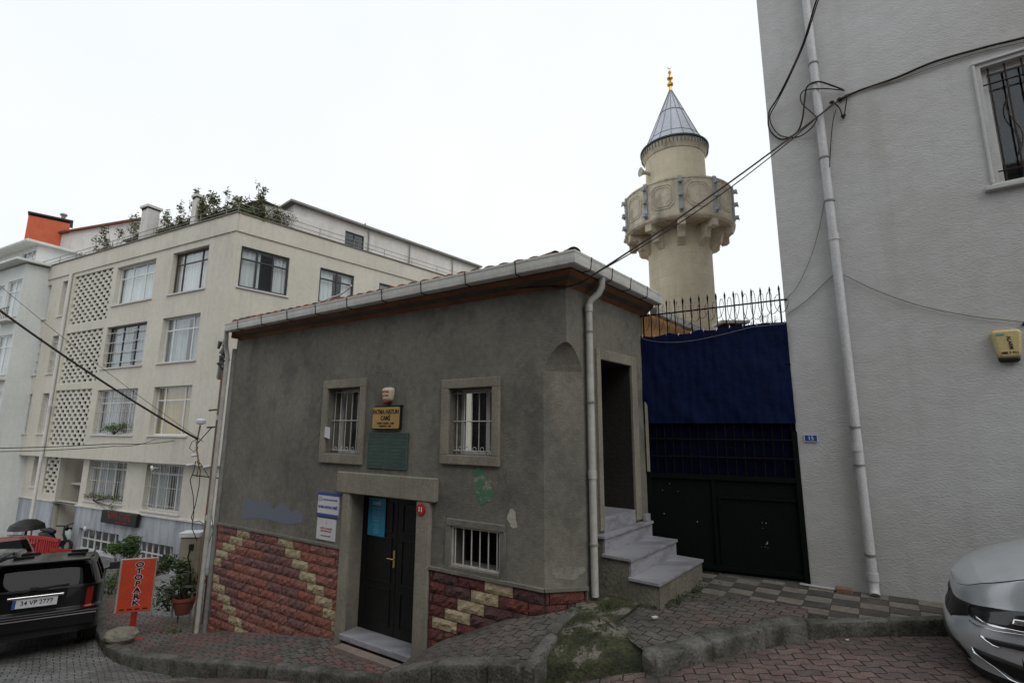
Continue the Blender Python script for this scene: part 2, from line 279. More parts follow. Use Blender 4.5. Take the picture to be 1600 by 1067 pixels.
M['gatebar'] = mat('blackened iron', (.004,.004,.006), (.012,.009,.007), 9, .8, .1, 60, spec=.1)
M['wire'] = flat('galvanised wire', (.22,.21,.20), .45, metal=.7)
M['whitebar'] = mat('white painted iron', (.55,.54,.52), (.38,.36,.32), 9, .5, .1, 60)
M['marble'] = mat('grey veined marble', (.31,.31,.335), (.20,.20,.22), 2.2, .42, .05, 30, fine=.07, anis=(.7,2.6,6), contrast=(.4,.62), spec=.5)
M['concrete'] = mat('weathered concrete', (.20,.185,.15), (.10,.095,.07), 2.4, .9, .6, 25, fine=.2, streak=.4, streakcol=(.06,.06,.035))
M['kerb'] = mat('wet kerb concrete', (.135,.130,.118), (.045,.046,.034), 3.2, .8, .8, 30, fine=.3, contrast=(.38,.66))
M['minstone'] = mat('pale limestone', (.74,.66,.50), (.63,.555,.42), 1.5, .9, .3, 30, fine=.06, streak=.2, streakcol=(.28,.25,.2))
M['minold'] = mat('stained limestone', (.72,.64,.50), (.50,.44,.34), 3.2, .9, .4, 30, fine=.10, streak=.35, streakcol=(.24,.215,.17))
blotches(M['minstone'], 1.2, (.45,.39,.29), .5, .52, .68, (1,1,.5)); blotches(M['minold'], 1.8, (.22,.195,.155), .65, .53, .66, (1,1,.6))
ashlar(M['minstone'], 1.0)
M['lead'] = mat('lead sheet', (.52,.545,.61), (.43,.45,.50), 2, .5, .1, 20, metal=.1, anis=(1,1,.3))
M['gold'] = mat('gilded brass', (.75,.46,.11), (.6,.35,.08), 4, .3, metal=.9)
M['cream'] = mat('cream render', (.57,.54,.47), (.50,.475,.41), .5, .9, .3, 30, fine=.05, streak=.22, streakcol=(.30,.28,.24))
M['cream2'] = mat('pale render', (.62,.60,.57), (.52,.50,.48), .6, .9, .2, 30, fine=.05, streak=.3, streakcol=(.36,.33,.29))
blotches(M['cream'], .9, (.38,.35,.30), .4, .55, .70, (1,1,.4)); blotches(M['cream2'], 1.3, (.36,.30,.26), .45, .55, .70, (1,1,.4))
M['bay'] = mat('pale green white render', (.64,.65,.63), (.54,.56,.55), .6, .9, .2, 30, fine=.04, streak=.25, streakcol=(.42,.43,.41))
M['screenm'] = mat('pale cement lattice', (.60,.57,.50), (.50,.48,.42), 3, .9, .1, 30)
M['bmarble'] = mat('blue grey marble cladding', (.40,.42,.45), (.25,.265,.29), 1.3, .5, .05, 30, anis=(2.5,2.5,.35), contrast=(.4,.6))
M['whiteframe'] = flat('white window plastic', (.68,.68,.67), .4)
M['darkframe'] = flat('charcoal window metal', (.03,.034,.038), .5)
M['brownframe'] = flat('brown window metal', (.06,.035,.028), .5)
M['glass'] = glassmat('window glass', (.92,.94,.94), .03, .16)
M['glassd'] = glassmat('tinted car glass', (.05,.06,.07), .012, .04)
M['curtain'] = mat('white curtain', (.82,.83,.83), (.60,.61,.61), 1, .9, 0, anis=(14,14,.3), fine=.03)
M['curtaing'] = mat('grey curtain', (.50,.52,.54), (.26,.27,.29), 1, .9, 0, anis=(14,14,.3), fine=.03)
M['curtainy'] = mat('mustard curtain', (.55,.36,.06), (.34,.22,.04), 1, .9, 0, anis=(14,14,.3), fine=.03)
M['leaf'] = mat('leaf green', (.055,.085,.028), (.030,.052,.018), 5, .6, 0, spec=.3)
M['leafy'] = mat('olive leaf', (.17,.175,.08), (.10,.11,.05), 5, .6, 0)
M['leafb'] = mat('bright leaf', (.09,.16,.035), (.05,.10,.02), 5, .6, 0)
M['twig'] = flat('brown twig', (.07,.05,.035), .9)
M['moss'] = mat('moss', (.050,.062,.018), (.022,.026,.012), 6, .95, .8, 60, fine=.4)
M['red'] = mat('red paint', (.38,.02,.02), (.28,.018,.018), 5, .5, .1, 30)
M['orangesign'] = mat('orange sign face', (.55,.065,.028), (.46,.055,.025), 3, .5)
M['black'] = flat('black', (.008,.008,.008), .5)
M['letter'] = flat('black lettering', (.01,.01,.01), .6)
M['letterw'] = flat('white lettering', (.75,.75,.75), .6)
M['letterb'] = flat('blue lettering', (.03,.06,.25), .6)
M['letterr'] = flat('red lettering', (.35,.03,.03), .6)
M['signw'] = flat('white sign', (.62,.62,.65), .5)
M['signblue'] = flat('sign blue', (.03,.07,.30), .5)
M['signgreen'] = mat('dull green board', (.045,.085,.072), (.03,.058,.05), 7, .6, .1, 40)
M['signyellow'] = mat('ochre sign face', (.42,.27,.07), (.34,.215,.06), 5, .5)
M['poster'] = mat('blue poster', (.03,.24,.42), (.025,.19,.34), 4, .5)
M['ivory'] = mat('yellowed plastic', (.52,.43,.21), (.44,.36,.18), 4, .45)
M['ivoryp'] = mat('pale plastic', (.55,.49,.36), (.45,.40,.29), 4, .45)
M['brass'] = flat('brass', (.6,.45,.2), .3, metal=.9)
M['grey'] = mat('grey metal', (.25,.25,.24), (.17,.165,.15), 5, .6)
M['lampgrey'] = mat('pale weathered metal', (.42,.44,.47), (.26,.27,.28), 6, .6)
M['beige'] = mat('beige meter box', (.32,.29,.23), (.22,.2,.16), 5, .7, streak=.4)
M['terracotta'] = mat('terracotta', (.22,.075,.045), (.15,.05,.03), 5, .8)
M['silver'] = flat('silver car paint', (.52,.55,.58), .30, metal=.30, coat=.7)
M['blackcar'] = flat('black car paint', (.004,.004,.005), .35, spec=.2, coat=.25)
M['redcar'] = flat('dark red car paint', (.16,.018,.014), .25, coat=1)
M['greycar'] = flat('dark grey car paint', (.014,.016,.02), .25, coat=.5)
M['chrome'] = flat('chrome', (.8,.8,.82), .12, metal=1)
M['rubber'] = flat('tyre rubber', (.015,.015,.015), .85)
M['plastic'] = flat('black plastic', (.012,.012,.012), .5)
M['taillight'] = flat('red lamp glass', (.20,.012,.01), .2, coat=1)
M['pave1'] = paver('grey and rose pavers', [(.078,.078,.072),(.115,.108,.098),(.165,.088,.078),(.098,.095,.088)], 33, .20, .115, mossy=.5)
M['pave2'] = paver('dull pavers', [(.082,.080,.072),(.115,.103,.092),(.125,.082,.072)], 40, .20, .12, mossy=.6)
M['road'] = paver('rose road pavers', [(.125,.085,.076),(.165,.115,.105),(.110,.085,.080),(.140,.108,.100)], 12, .20, .125, mossy=.5, band=.4)
M['roadg'] = paver('grey road cobbles', [(.15,.155,.15),(.20,.20,.195),(.13,.125,.12)], -40, .16, .10, jag=.004, mossy=.1, wet=.4)

for k_, c_ in (('road', (.060,.052,.045)), ('roadg', (.075,.075,.068)), ('pave1', (.050,.050,.042)), ('pave2', (.055,.052,.042))):
    blotches(M[k_], 1.3, c_, .75, .50, .64); blotches(M[k_], 6, tuple(q*2.6 for q in c_), .35, .56, .66)
blotches(M['kerb'], 4, (.040,.044,.022), .7, .54, .64); blotches(M['kerb'], 9, (.24,.23,.20), .5, .60, .68)
def text(body, size, m, fr, u, v, z, parent, name='lettering', align='CENTER', ysc=1, xsc=1, tilt=0, thick=.0015, bold=.0):
    cu = bpy.data.curves.new('t', 'FONT'); cu.body = body; cu.size = size; cu.align_x = align; cu.align_y = 'CENTER'; cu.extrude = thick; cu.offset = bold
    to = bpy.data.objects.new('t', cu); COL.objects.link(to)
    dg = bpy.context.evaluated_depsgraph_get(); me = bpy.data.meshes.new_from_object(to.evaluated_get(dg)); bpy.data.objects.remove(to)
    mb = MB(); base = fr.pt(u, v, z); ct, st = math.cos(tilt), math.sin(tilt)
    for q in me.vertices:
        x, y = q.co.x*xsc, q.co.y*ysc; x, y = x*ct-y*st, x*st+y*ct
        mb.v.append(tuple(base+fr.d*x+fr.n*q.co.z+np.array([0, 0, y])))
    for p in me.polygons: mb.f.append(tuple(p.vertices)); mb.m.append(0); mb.smooth.append(False)
    bpy.data.meshes.remove(me)
    return mb, mb.build(name, m, parent)

def leaves(mb, c, rad, n, size, rg, m=0, flatz=1.0):
    """a clump: n small bent leaves spread through an ellipsoid"""
    for _ in range(n):
        d = np.array([rg.gauss(0, 1), rg.gauss(0, 1), rg.gauss(0, 1)]); d /= np.linalg.norm(d)+1e-6
        p = np.array(c)+d*np.array(rad)*(rg.random()**.45)
        a = np.array([rg.gauss(0, 1), rg.gauss(0, 1), rg.gauss(0, .6)]); a /= np.linalg.norm(a)
        b = np.cross(a, [rg.gauss(0, 1), rg.gauss(0, 1), rg.gauss(0, 1)]); b /= np.linalg.norm(b)+1e-6
        s = size*rg.uniform(.6, 1.3); t = s*.38
        k = np.cross(a, b)*s*.15
        i = [mb.V(p-a*s/2), mb.V(p+b*t/2+k), mb.V(p+a*s/2), mb.V(p-b*t/2+k)]
        mb.face((i[0], i[1], i[2]), m); mb.face((i[0], i[2], i[3]), m)

# ================================================================== SETTING: ground
def tps(P):
    P = np.array(P, float); n = len(P)
    def U(r2): return np.where(r2 > 1e-12, r2*np.log(np.maximum(r2, 1e-12)), 0)
    K = U(((P[:,None,:2]-P[None,:,:2])**2).sum(-1))+np.eye(n)*.02
    Q = np.c_[np.ones(n), P[:,:2]]
    Am = np.block([[K, Q], [Q.T, np.zeros((3, 3))]])
    s = np.linalg.solve(Am, np.r_[P[:,2], 0, 0, 0])
    def f(x, y):
        k = U((P[:,0]-x)**2+(P[:,1]-y)**2); return float(k@s[:n]+s[n]+s[n+1]*x+s[n+2]*y)
    return f
def pz(x, y, z): return tuple(atz(x, y, z))
ROADP = [pz(1030,1058,-2.05), pz(1205,1012,-1.99), pz(1262,993,-1.96), pz(1480,988,-1.93), pz(930,1063,-2.17), (-.2,4.75,-2.42), (-1.6,5.9,-2.72), pz(480,1075,-3.08), pz(370,1064,-3.30),
         pz(200,1046,-3.55), pz(158,1010,-3.68), pz(150,965,-3.78), pz(155,930,-4.0), pz(60,1005,-3.72), pz(240,900,-4.3), (-11.2,17.6,-4.84), (-17,20.5,-4.82), (-12,12,-4.35),
         (0,0,-1.85), (-6,0,-3.0), (7,0,-1.5), (7,4.5,-1.8), (-14,5,-4.5), (-28,18,-6.0), (-30,8,-6.3), (12,-2,-1.1), (-10,-8,-3.6), (6,-10,-1.9), (3,9,-1.95), (8,14,-1.9), (-2,14,-2.6), (-6,26,-4.6), (20,10,-.9)]
ROADP += [tuple(B.pt(.6,.25,-3.25)), tuple(B.pt(-.5,.3,-3.30)), tuple(B.pt(1.6,.4,-2.85)), tuple(B.pt(-2,.5,-3.50)), tuple(B.pt(-4,.3,-3.95)), tuple(B.pt(.6,-1,-3.25)), tuple(B.pt(-2.5,-1,-3.5)), tuple(C.pt(1,.3,-2.15)), tuple(C.pt(1.8,1.2,-2.1))]
zroad = tps(ROADP)
def gz(x, y):
    r = math.hypot(x, y-6); k = min(1, 26/max(r, 1e-6)); return zroad(x*k, 6+(y-6)*k)
# one sheet to the horizon, finer near the camera
g = MB(); N = 130
def warp(t): return 14*t+286*abs(t)**5*(1 if t > 0 else -1)
ids = [[g.V((warp(2*i/N-1)-2, warp(2*j/N-1)+6, 0)) for j in range(N+1)] for i in range(N+1)]
rg = random.Random(3)
for i in range(len(g.v)):
    x, y, _ = g.v[i]; g.v[i] = (x, y, gz(x, y)+.006*math.sin(x*3.1+y*1.7)+.004*math.sin(x*7.3-y*5.1))
for i in range(N):
    for j in range(N):
        xm = g.v[ids[i][j]][0]; ym = g.v[ids[i][j]][1]
        uu, vv, _ = B.uvz((xm, ym, 0))
        g.face((ids[i][j], ids[i+1][j], ids[i+1][j+1], ids[i][j+1]), 1 if uu < -2.6 else 0, True)
struct(g.build('road', [M['road'], M['roadg']], loc=(0, 0, 0)))

def gp(x, y):
    r = ray(x, y); Y = 4.0
    while Y < 60:
        p = r*(Y/r[1])
        if p[2] <= gz(p[0], p[1]): return p
        Y += .03
    return p
def strip(name, pairs, m, nv=14, sub=8, rough=.004, seed=1, lift=0, kind='structure', inset=.0):
    mb = MB(); rows = []; rr = random.Random(seed)
    O = [np.array(p[0], float) for p in pairs]; I = [np.array(p[1], float) for p in pairs]
    O = [o+(q-o)/max(.01, np.linalg.norm((q-o)[:2]))*inset for o, q in zip(O, I)]
    for i in range(len(pairs)-1):
        for s in range(sub+(1 if i == len(pairs)-2 else 0)):
            t = s/sub; o = O[i]*(1-t)+O[i+1]*t; q = I[i]*(1-t)+I[i+1]*t
            rows.append([mb.V(o*(1-k/nv)+q*k/nv+np.array([0, 0, lift+rr.uniform(-rough, rough)])) for k in range(nv+1)])
    for a, b in zip(rows, rows[1:]):
        for k in range(nv): mb.face((a[k], b[k], b[k+1], a[k+1]), 0, True)
    return struct(mb.build(name, m, loc=(0, 0, 0)), kind)
def kerb(name, path, side, width=.16, drop=.34, seed=1, stone=.8, extra=None):
    """swept kerb of separate worn stones; side=+1 puts the width on the left of the path"""
    path = [np.array(p, float) for p in path]; mb = MB(); rr = random.Random(seed)
    seg = [np.linalg.norm(b-a) for a, b in zip(path, path[1:])]; tot = sum(seg); n = int(tot/.015)
    def at(s):
        for a, b, l in zip(path, path[1:], seg):
            if s <= l or b is path[-1]: return a+(b-a)*min(1, s/l), (b-a)/l
            s -= l
    prof = [(.0, -drop), (-.002, -.06), (.000, -.018), (.008, -.005), (.022, 0), (width*.6, .003), (width-.012, 0), (width, -.012), (width, -drop)]
    pts = []; 
    for i in range(n+1):
        s = tot*i/n; p, t = at(s); pts.append(p)
    sm = []
    for i in range(n+1):
        k_ = min(14, i, n-i); sm.append(sum(pts[i-k_:i+k_+1])/(2*k_+1))
    rings = []; off = [rr.uniform(-.010, .010) for _ in range(200)]
    ph = [rr.uniform(0, 6) for _ in range(6)]
    for i in range(n+1):
        s = tot*i/n; t = sm[min(i+1, n)]-sm[max(i-1, 0)]; t[2] = 0; t /= np.linalg.norm(t)+1e-9
        nn = np.array([-t[1], t[0], 0])*side
        d = abs((s/stone) % 1-.5)*2; joint = max(0, (d-.955)/.045); k = int(s/stone+.5)
        ring = []
        for j, (a, b) in enumerate(prof):
            wob = .010*mnoise.fractal(Vector((sm[i][0]*7, sm[i][1]*7, j*.9+seed)), .8, 2.2, 5)+rr.uniform(-.0025, .0025)+off[int(s/stone)]
            if j in (0, 8): wob = 0
            ring.append(mb.V(sm[i]+nn*(a+wob*.9+(joint*.045 if j < 5 else 0))+np.array([0, 0, b+wob*.7-(joint*.055 if 0 < j < 8 else 0)])))
        rings.append(ring)
    for a, b in zip(rings, rings[1:]):
        for k in range(len(prof)-1): mb.face((a[k], a[k+1], b[k+1], b[k]), 0, True)
    mb.face(rings[0]); mb.face(rings[-1][::-1])
    return struct(mb.build(name, M['kerb'], loc=(0, 0, 0)))
K1 = [pz(590,1062,-2.92), pz(500,1050,-3.02), pz(370,1036,-3.20), pz(280,1030,-3.33), pz(205,1025,-3.45), pz(165,1010,-3.53), pz(150,985,-3.58), pz(149,962,-3.66), pz(153,935,-3.82), pz(163,905,-4.02), pz(178,885,-4.2)]
K2 = [pz(596,1052,-2.60), pz(640,1042,-2.45), pz(700,1036,-2.30), pz(770,1036,-2.17), pz(836,1040,-2.07)]
K2b = [pz(836,1040,-2.07), pz(862,1003,-2.02), pz(885,970,-1.97), pz(908,952,-1.93)]
K3 = [pz(1022,1026,-1.90), pz(1110,1004,-1.86), pz(1195,983,-1.83), pz(1262,972,-1.81)]
K3b = [K3[3], pz(1370,969,-1.79), pz(1480,967,-1.77), pz(1620,962,-1.745), pz(1900,960,-1.70), pz(2300,985,-1.66)]
kerb('kerb', K1, -1, seed=2, stone=.95)
kerb('kerb', K2, 1, width=.2, drop=.5, seed=3, stone=.72)
kerb('kerb', K2b, 1, width=.12, drop=.30, seed=8, stone=.6)
kerb('kerb', K3, 1, width=.19, drop=.26, seed=5, stone=.62)
kerb('kerb', K3b, 1, width=.10, drop=.26, seed=12, stone=.8)
def bz(x, y): u, z = B.uz(x, y); return tuple(B.pt(u, -.25, z+.03))
def cz_(x, y): u, z = C.uz(x, y); return tuple(C.pt(u, -.25, z))
wallL = [tuple(B.pt(.80,-.12,-3.0)), tuple(B.pt(-.25,-.12,-3.0)), tuple(B.pt(-1.0,-.12,-2.97)), bz(430,988), bz(345,985), bz(312,990)]
strip('pavement', list(zip([K1[0], K1[1], tuple((np.array(K1[1])*.4+np.array(K1[2])*.6)), K1[2], K1[3], K1[4], K1[5], K1[6], K1[7], K1[8], K1[9]], wallL+[pz(285,955,-3.82), pz(275,935,-3.93), pz(268,915,-4.04), pz(260,900,-4.17), pz(255,885,-4.3)])), M['pave1'], lift=-.014, inset=.13)
strip('pavement', [(K2[0], tuple(B.pt(.86,-.1,-2.70))), (K2[1], tuple(B.pt(1.05,-.1,-2.58))), (K2[2], tuple(B.pt(1.45,-.1,-2.39))), (K2[3], tuple(B.pt(2.0,-.1,-2.13))), (K2[4], tuple(B.pt(2.56,-.1,-1.97))), (K2b[1], tuple(B.pt(2.72,-.05,-1.95))), (K2b[3], tuple(C.pt(.34,-.05,-1.93)))], M['pave2'], lift=-.024, seed=4, inset=.14)
# broken, mossy ramp between the two kerbs
def mossy(name, quad, n, m, amp, seed):
    mb = MB(); rr = random.Random(seed); a, b, c, d = [np.array(q, float) for q in quad]; ids = []
    import mathutils
    for i in range(n+1):
        row = []
        for j in range(n+1):
            s, t = i/n, j/n; p = (a*(1-s)+b*s)*(1-t)+(d*(1-s)+c*s)*t
            h = mathutils.noise.fractal(Vector(p)*2.6, 1.0, 2.0, 5)+.5*mathutils.noise.noise(Vector(p)*11)
            row.append(mb.V(p+np.array([0, 0, h*amp])))
        ids.append(row)
    for i in range(n):
        for j in range(n): mb.face((ids[i][j], ids[i+1][j], ids[i+1][j+1], ids[i][j+1]), 0, True)
    return struct(mb.build(name, m, loc=(0, 0, 0)))
def mossmat():
    m = bpy.data.materials.new('broken mossy concrete'); m.use_nodes = True; nt = m.node_tree; L = nt.links; bs = nt.nodes['Principled BSDF']; bs.inputs['Roughness'].default_value = .9
    tc = _n(nt, 'ShaderNodeTexCoord')
    def nz(sc_, det=7, ro=.65):
        n = _n(nt, 'ShaderNodeTexNoise'); n.inputs['Scale'].default_value = sc_; n.inputs['Detail'].default_value = det; n.inputs['Roughness'].default_value = ro; L.new(tc.outputs['Object'], n.inputs['Vector']); return n
    a = nz(2.6); r = _n(nt, 'ShaderNodeValToRGB'); e = r.color_ramp.elements; e[0].position = .36; e[0].color = (.022,.026,.012,1); e[1].position = .66; e[1].color = (.24,.225,.185,1)
    for p, c in ((.43,(.036,.040,.018)),(.50,(.060,.063,.027)),(.53,(.060,.055,.038)),(.545,(.15,.14,.11))): q = e.new(p); q.color = (*c, 1)
    L.new(a.outputs['Fac'], r.inputs[0]); b = nz(38, 5); mr = _n(nt, 'ShaderNodeMapRange'); mr.inputs[1].default_value = .3; mr.inputs[2].default_value = .7; mr.inputs[3].default_value = .35; mr.inputs[4].default_value = 1.6; L.new(b.outputs['Fac'], mr.inputs[0])
    v = _n(nt, 'ShaderNodeVectorMath', operation='SCALE'); L.new(r.outputs[0], v.inputs[0]); L.new(mr.outputs[0], v.inputs['Scale']); L.new(v.outputs[0], bs.inputs['Base Color'])
    bp = _n(nt, 'ShaderNodeBump'); bp.inputs['Strength'].default_value = 1; bp.inputs['Distance'].default_value = .03; L.new(b.outputs['Fac'], bp.inputs['Height']); L.new(bp.outputs[0], bs.inputs['Normal'])
    return m
M['mossc'] = mossmat()
mm_ = [(tuple(C.pt(.30,-.1,-1.905)), tuple(C.pt(1.0,.5,-1.88))), (pz(897,955,-1.95), pz(968,968,-1.89)), (pz(868,1000,-2.05), pz(992,998,-1.91)), (pz(842,1038,-2.14), pz(1024,1030,-1.985)), (pz(832,1080,-2.34), pz(1036,1075,-2.17)), (pz(826,1120,-2.48), pz(1044,1120,-2.27))]
def mstrip():
    mb = MB(); rows = []; nv, sub = 56, 14
    for i in range(len(mm_)-1):
        for s_ in range(sub+(i == len(mm_)-2)):
            t = s_/sub; o = np.array(mm_[i][0])*(1-t)+np.array(mm_[i+1][0])*t; q = np.array(mm_[i][1])*(1-t)+np.array(mm_[i+1][1])*t; row = []
            for k in range(nv+1):
                p = o*(1-k/nv)+q*k/nv; e = min(1, 6*k/nv, 6*(1-k/nv)); h = mnoise.fractal(Vector(p)*3.0, .9, 2.1, 6)*.75+abs(mnoise.noise(Vector(p)*5))*.7
                row.append(mb.V(p+np.array([0, 0, h*.020*e])))
            rows.append(row)
    for a_, b_ in zip(rows, rows[1:]):
        for k in range(nv): mb.face((a_[k], b_[k], b_[k+1], a_[k+1]), 0, True)
    return struct(mb.build('broken_ramp', M['mossc'], loc=(0, 0, 0)))
mstrip()
strip('pavement', [(K3[0], pz(945,966,-1.90)), (K3[1], pz(1030,922,-1.91)), (K3[2], pz(1130,925,-1.90)), (K3[3], pz(1262,948,-1.87))], M['pave2'], lift=-.016, seed=6, inset=.16)
# checkered tiles: real squares, laid along the white wall
T0 = D.shift(.0)
kin = [D.uvz(p)[:2] for p in K3+K3b[1:]]
def kv(u): xs = sorted(kin); return float(np.interp(u, [a for a, b in xs], [b for a, b in xs]))
def tz(u): return -1.905+.012+.028*u if u > 0 else -1.893+.0*u
tl = MB(); nb = 0
tile_u, tile_v = .262, .205
rr = random.Random(11)
for i in range(-8, 16):
    for j in range(0, 8):
        u0, v0 = i*tile_u, .0+j*tile_v
        u1, v1 = u0+tile_u-.004, v0+tile_v-.004
        vmax = 1.0 if i >= 0 else (.95+i*.0)
        lim = kv((u0+u1)/2)-.085 if u0 > .2 else 1.07+(0 if u0 > -1.2 else -.12)
        if v0 > lim-.05: continue
        v1 = min(v1, lim)
        dz = rr.uniform(-.003, .003)
        zf = lambda u: tz(u)+.012+dz-.006*(j)
        c = (i+j) % 2
        c = c if rr.random() > .04 else 1-c
        P = [T0.pt(u0,v0,zf(u0)), T0.pt(u1,v0,zf(u1)), T0.pt(u1,v1,zf(u1)-.002), T0.pt(u0,v1,zf(u0)-.002)]
        lo = [p-np.array([0,0,.05]) for p in P]
        tl.box8(lo+P, c)
M['tl1'] = mat('pale pavement tile', (.19,.17,.145), (.12,.105,.088), 5, .75, .4, 60, fine=.2)
M['tl2'] = mat('dark pavement tile', (.048,.046,.043), (.085,.078,.068), 5, .7, .4, 60, fine=.2)
struct(tl.build('checkered_pavement', [M['tl1'], M['tl2']], loc=(0, 0, 0)))
bed = MB(); 
bed.poly([T0.pt(-2.3,-.2,-1.885), T0.pt(0,-.2,-1.885), T0.pt(0,.98,-1.925), T0.pt(-2.0,.98,-1.93)])
bed.poly([T0.pt(0,-.2,-1.885), T0.pt(6,-.2,-1.72), T0.pt(6,.3,-1.76), T0.pt(1.2,.7,-1.89), T0.pt(0,.98,-1.925)])
struct(bed.build('pavement_bed', M['kerb'], loc=(0, 0, 0)))

# ================================================================== MOSQUE
mq = thing('mosque', 'low grey rendered mosque with split stone cladding at its foot and a zinc gutter', 'mosque', B.pt(-1, -1, -3.3))
UL = -4.42; ZE = 1.74
w1 = (-1.45,-.665,-.385,.64); w2 = (1.11,1.825,-.33,.54); w3 = (1.19,1.948,-1.695,-1.215); dr_ = (-.74,.615,-2.95,-.955)
wl = MB()
UC, VC = 2.555, .345         # chamfer starts here on the front (u) and ends here on the side wall (u of C)
wl.wall(B, UL, UC, -4.4, ZE, [w1, w2, w3, dr_], .32)
uCor = B.uvz(C.pt(0,0,0))[0]
# chamfered corner with a pointed head
K = 10; cur = []
for k in range(K+1):
    t = k/K; cur.append((1-math.cos(t*math.pi/2)*1.0 if False else t, .70+.33*math.sin(t*math.pi/2)**.8))
bp = [B.pt(UC+(uCor-UC)*t, 0, z) for t, z in cur]; cp = [C.pt(VC*(1-t), 0, z) for t, z in cur]
for k in range(K):
    wl.poly([bp[k], bp[k+1], np.r_[bp[k+1][:2], ZE], np.r_[bp[k][:2], ZE]]); wl.poly([cp[k+1], cp[k], np.r_[cp[k][:2], ZE], np.r_[cp[k+1][:2], ZE]])
    fa, fb = .0, .0
    wl.poly([bp[k], cp[k], cp[k+1], bp[k+1]])
wl.poly([np.r_[bp[0][:2], -4], np.r_[cp[0][:2], -4], cp[0], bp[0]])
cd = (.745,1.62,-1.17,.90)
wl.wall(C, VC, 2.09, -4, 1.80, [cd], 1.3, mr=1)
# rest of the body
wl.poly([B.pt(UL,0,-4.6), B.pt(UL,-7,-4.6), B.pt(UL,-7,ZE), B.pt(UL,0,ZE)])
wl.build('wall', [M['plaster'], mat('shade brown passage wall', (.030,.025,.021), (.018,.016,.014), 2, .9, .4, 30)], mq)  # second slot: gloom of the unlit doorway recess put into a dark brown
ow = MB(); ow.wall(C, 2.09, 6.6, -2.4, 1.80); ow.poly([C.pt(6.6,0,-2.4), C.pt(6.6,-6,-2.4), C.pt(6.6,-6,1.8), C.pt(6.6,0,1.8)])
ow.build('courtyard_wall', M['orange'], mq, label='ochre painted wall behind the gate')
# side doorway
sdm = MB()
sdm.fbox(C, .645,.745,-.02,.035,-1.2,1.04); sdm.fbox(C, 1.62,1.78,-.02,.035,-1.2,1.04); sdm.fbox(C, .745,1.62,-.02,.035,.90,1.04)
sdm.build('door_surround', M['stone'], mq, bevel=.006, label='cement surround of the side doorway')
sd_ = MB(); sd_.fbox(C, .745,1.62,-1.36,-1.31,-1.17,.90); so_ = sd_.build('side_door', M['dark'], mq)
# front stone frames
def stone_frame(name, inner, outer, proud=.045):
    m = MB(); a, b, c, d = inner; e, f, g_, h = outer
    m.fbox(B, e, f, -.02, proud, g_, c); m.fbox(B, e, f, -.02, proud, d, h); m.fbox(B, e, a, -.02, proud, c, d); m.fbox(B, b, f, -.02, proud, c, d)
    return m.build(name, M['stone'], mq, bevel=.008)
sf1 = stone_frame('window_frame', w1, (-1.56,-.56,-.53,.772)); sf2 = stone_frame('window_frame', w2, (.985,1.935,-.45,.663)); 
m = MB(); m.fbox(B,1.12,2.02,-.02,.03,-1.215,-1.13); m.fbox(B,1.10,1.19,-.02,.02,-1.76,-1.215); m.fbox(B,1.948,2.03,-.02,.02,-1.76,-1.215); m.fbox(B,1.19,1.948,-.05,.03,-1.76,-1.70)
m.build('window_frame', M['plaster'], mq, bevel=.008)
def barred(fr_in, parent_frame, nb, curl=True, sashw=.045, mull=False):
    a, b, c, d = fr_in
    s = MB(); s.frame(B, a+.0, b, c+.0, d, sashw, -.30, -.25); 
    if mull: s.fbox(B, (a+b)/2+.08, (a+b)/2+.13, -.30, -.25, c+sashw, d-sashw)
    win = s.build('window', M['whiteframe'], mq)
    p = MB(); p.fbox(B, a+sashw, b-sashw, -.285, -.275, c+sashw, d-sashw); p.build('pane', M['glass'], win)
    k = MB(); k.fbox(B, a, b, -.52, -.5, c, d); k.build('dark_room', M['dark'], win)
    gr = MB(); v = -.10
    for i in range(nb):
        u = a+.05+(b-a-.1)*i/(nb-1); gr.tube([B.pt(u, v, c+.01), B.pt(u, v, d-.03)], .0075, 6)
    gr.tube([B.pt(a-.0, v+.012, (c+d)/2+.0), B.pt(b, v+.012, (c+d)/2)], .009, 6)
    gr.tube([B.pt(a, v+.012, d-.06), B.pt(b, v+.012, d-.06)], .008, 6); gr.tube([B.pt(a, v+.012, c+.05), B.pt(b, v+.012, c+.05)], .008, 6)
    if curl:
        for i in range(nb-1):
            u = a+.05+(b-a-.1)*(i+.5)/(nb-1); gr.tube([B.pt(u+.028*math.cos(q), v+.01, c+.075+.028*math.sin(q)) for q in [k*math.pi/5 for k in range(11)]], .005, 5)
    gr.build('window_bars', M['whitebar'], win)
barred(w1, sf1, 6); barred(w2, sf2, 6, mull=True)
a, b, c, d = w3
gr = MB(); gr.frame(B, a, b, c, d, .022, -.03, -.005)
for i in range(6): u = a+.055+(b-a-.11)*i/5; gr.tube([B.pt(u, -.018, c+.02), B.pt(u, -.018, d-.02)], .009, 6)
lw = MB(); lw.fbox(B, a, b, -.33, -.30, c, d); lwo = lw.build('window', M['dark'], mq, label='low barred window near the ground'); gr.build('window_bars', M['whitebar'], lwo)
pa = MB(); pa.fbox(B, w1[0]+.02, w1[0]+.022, -.12, .03, -.02, .12); 
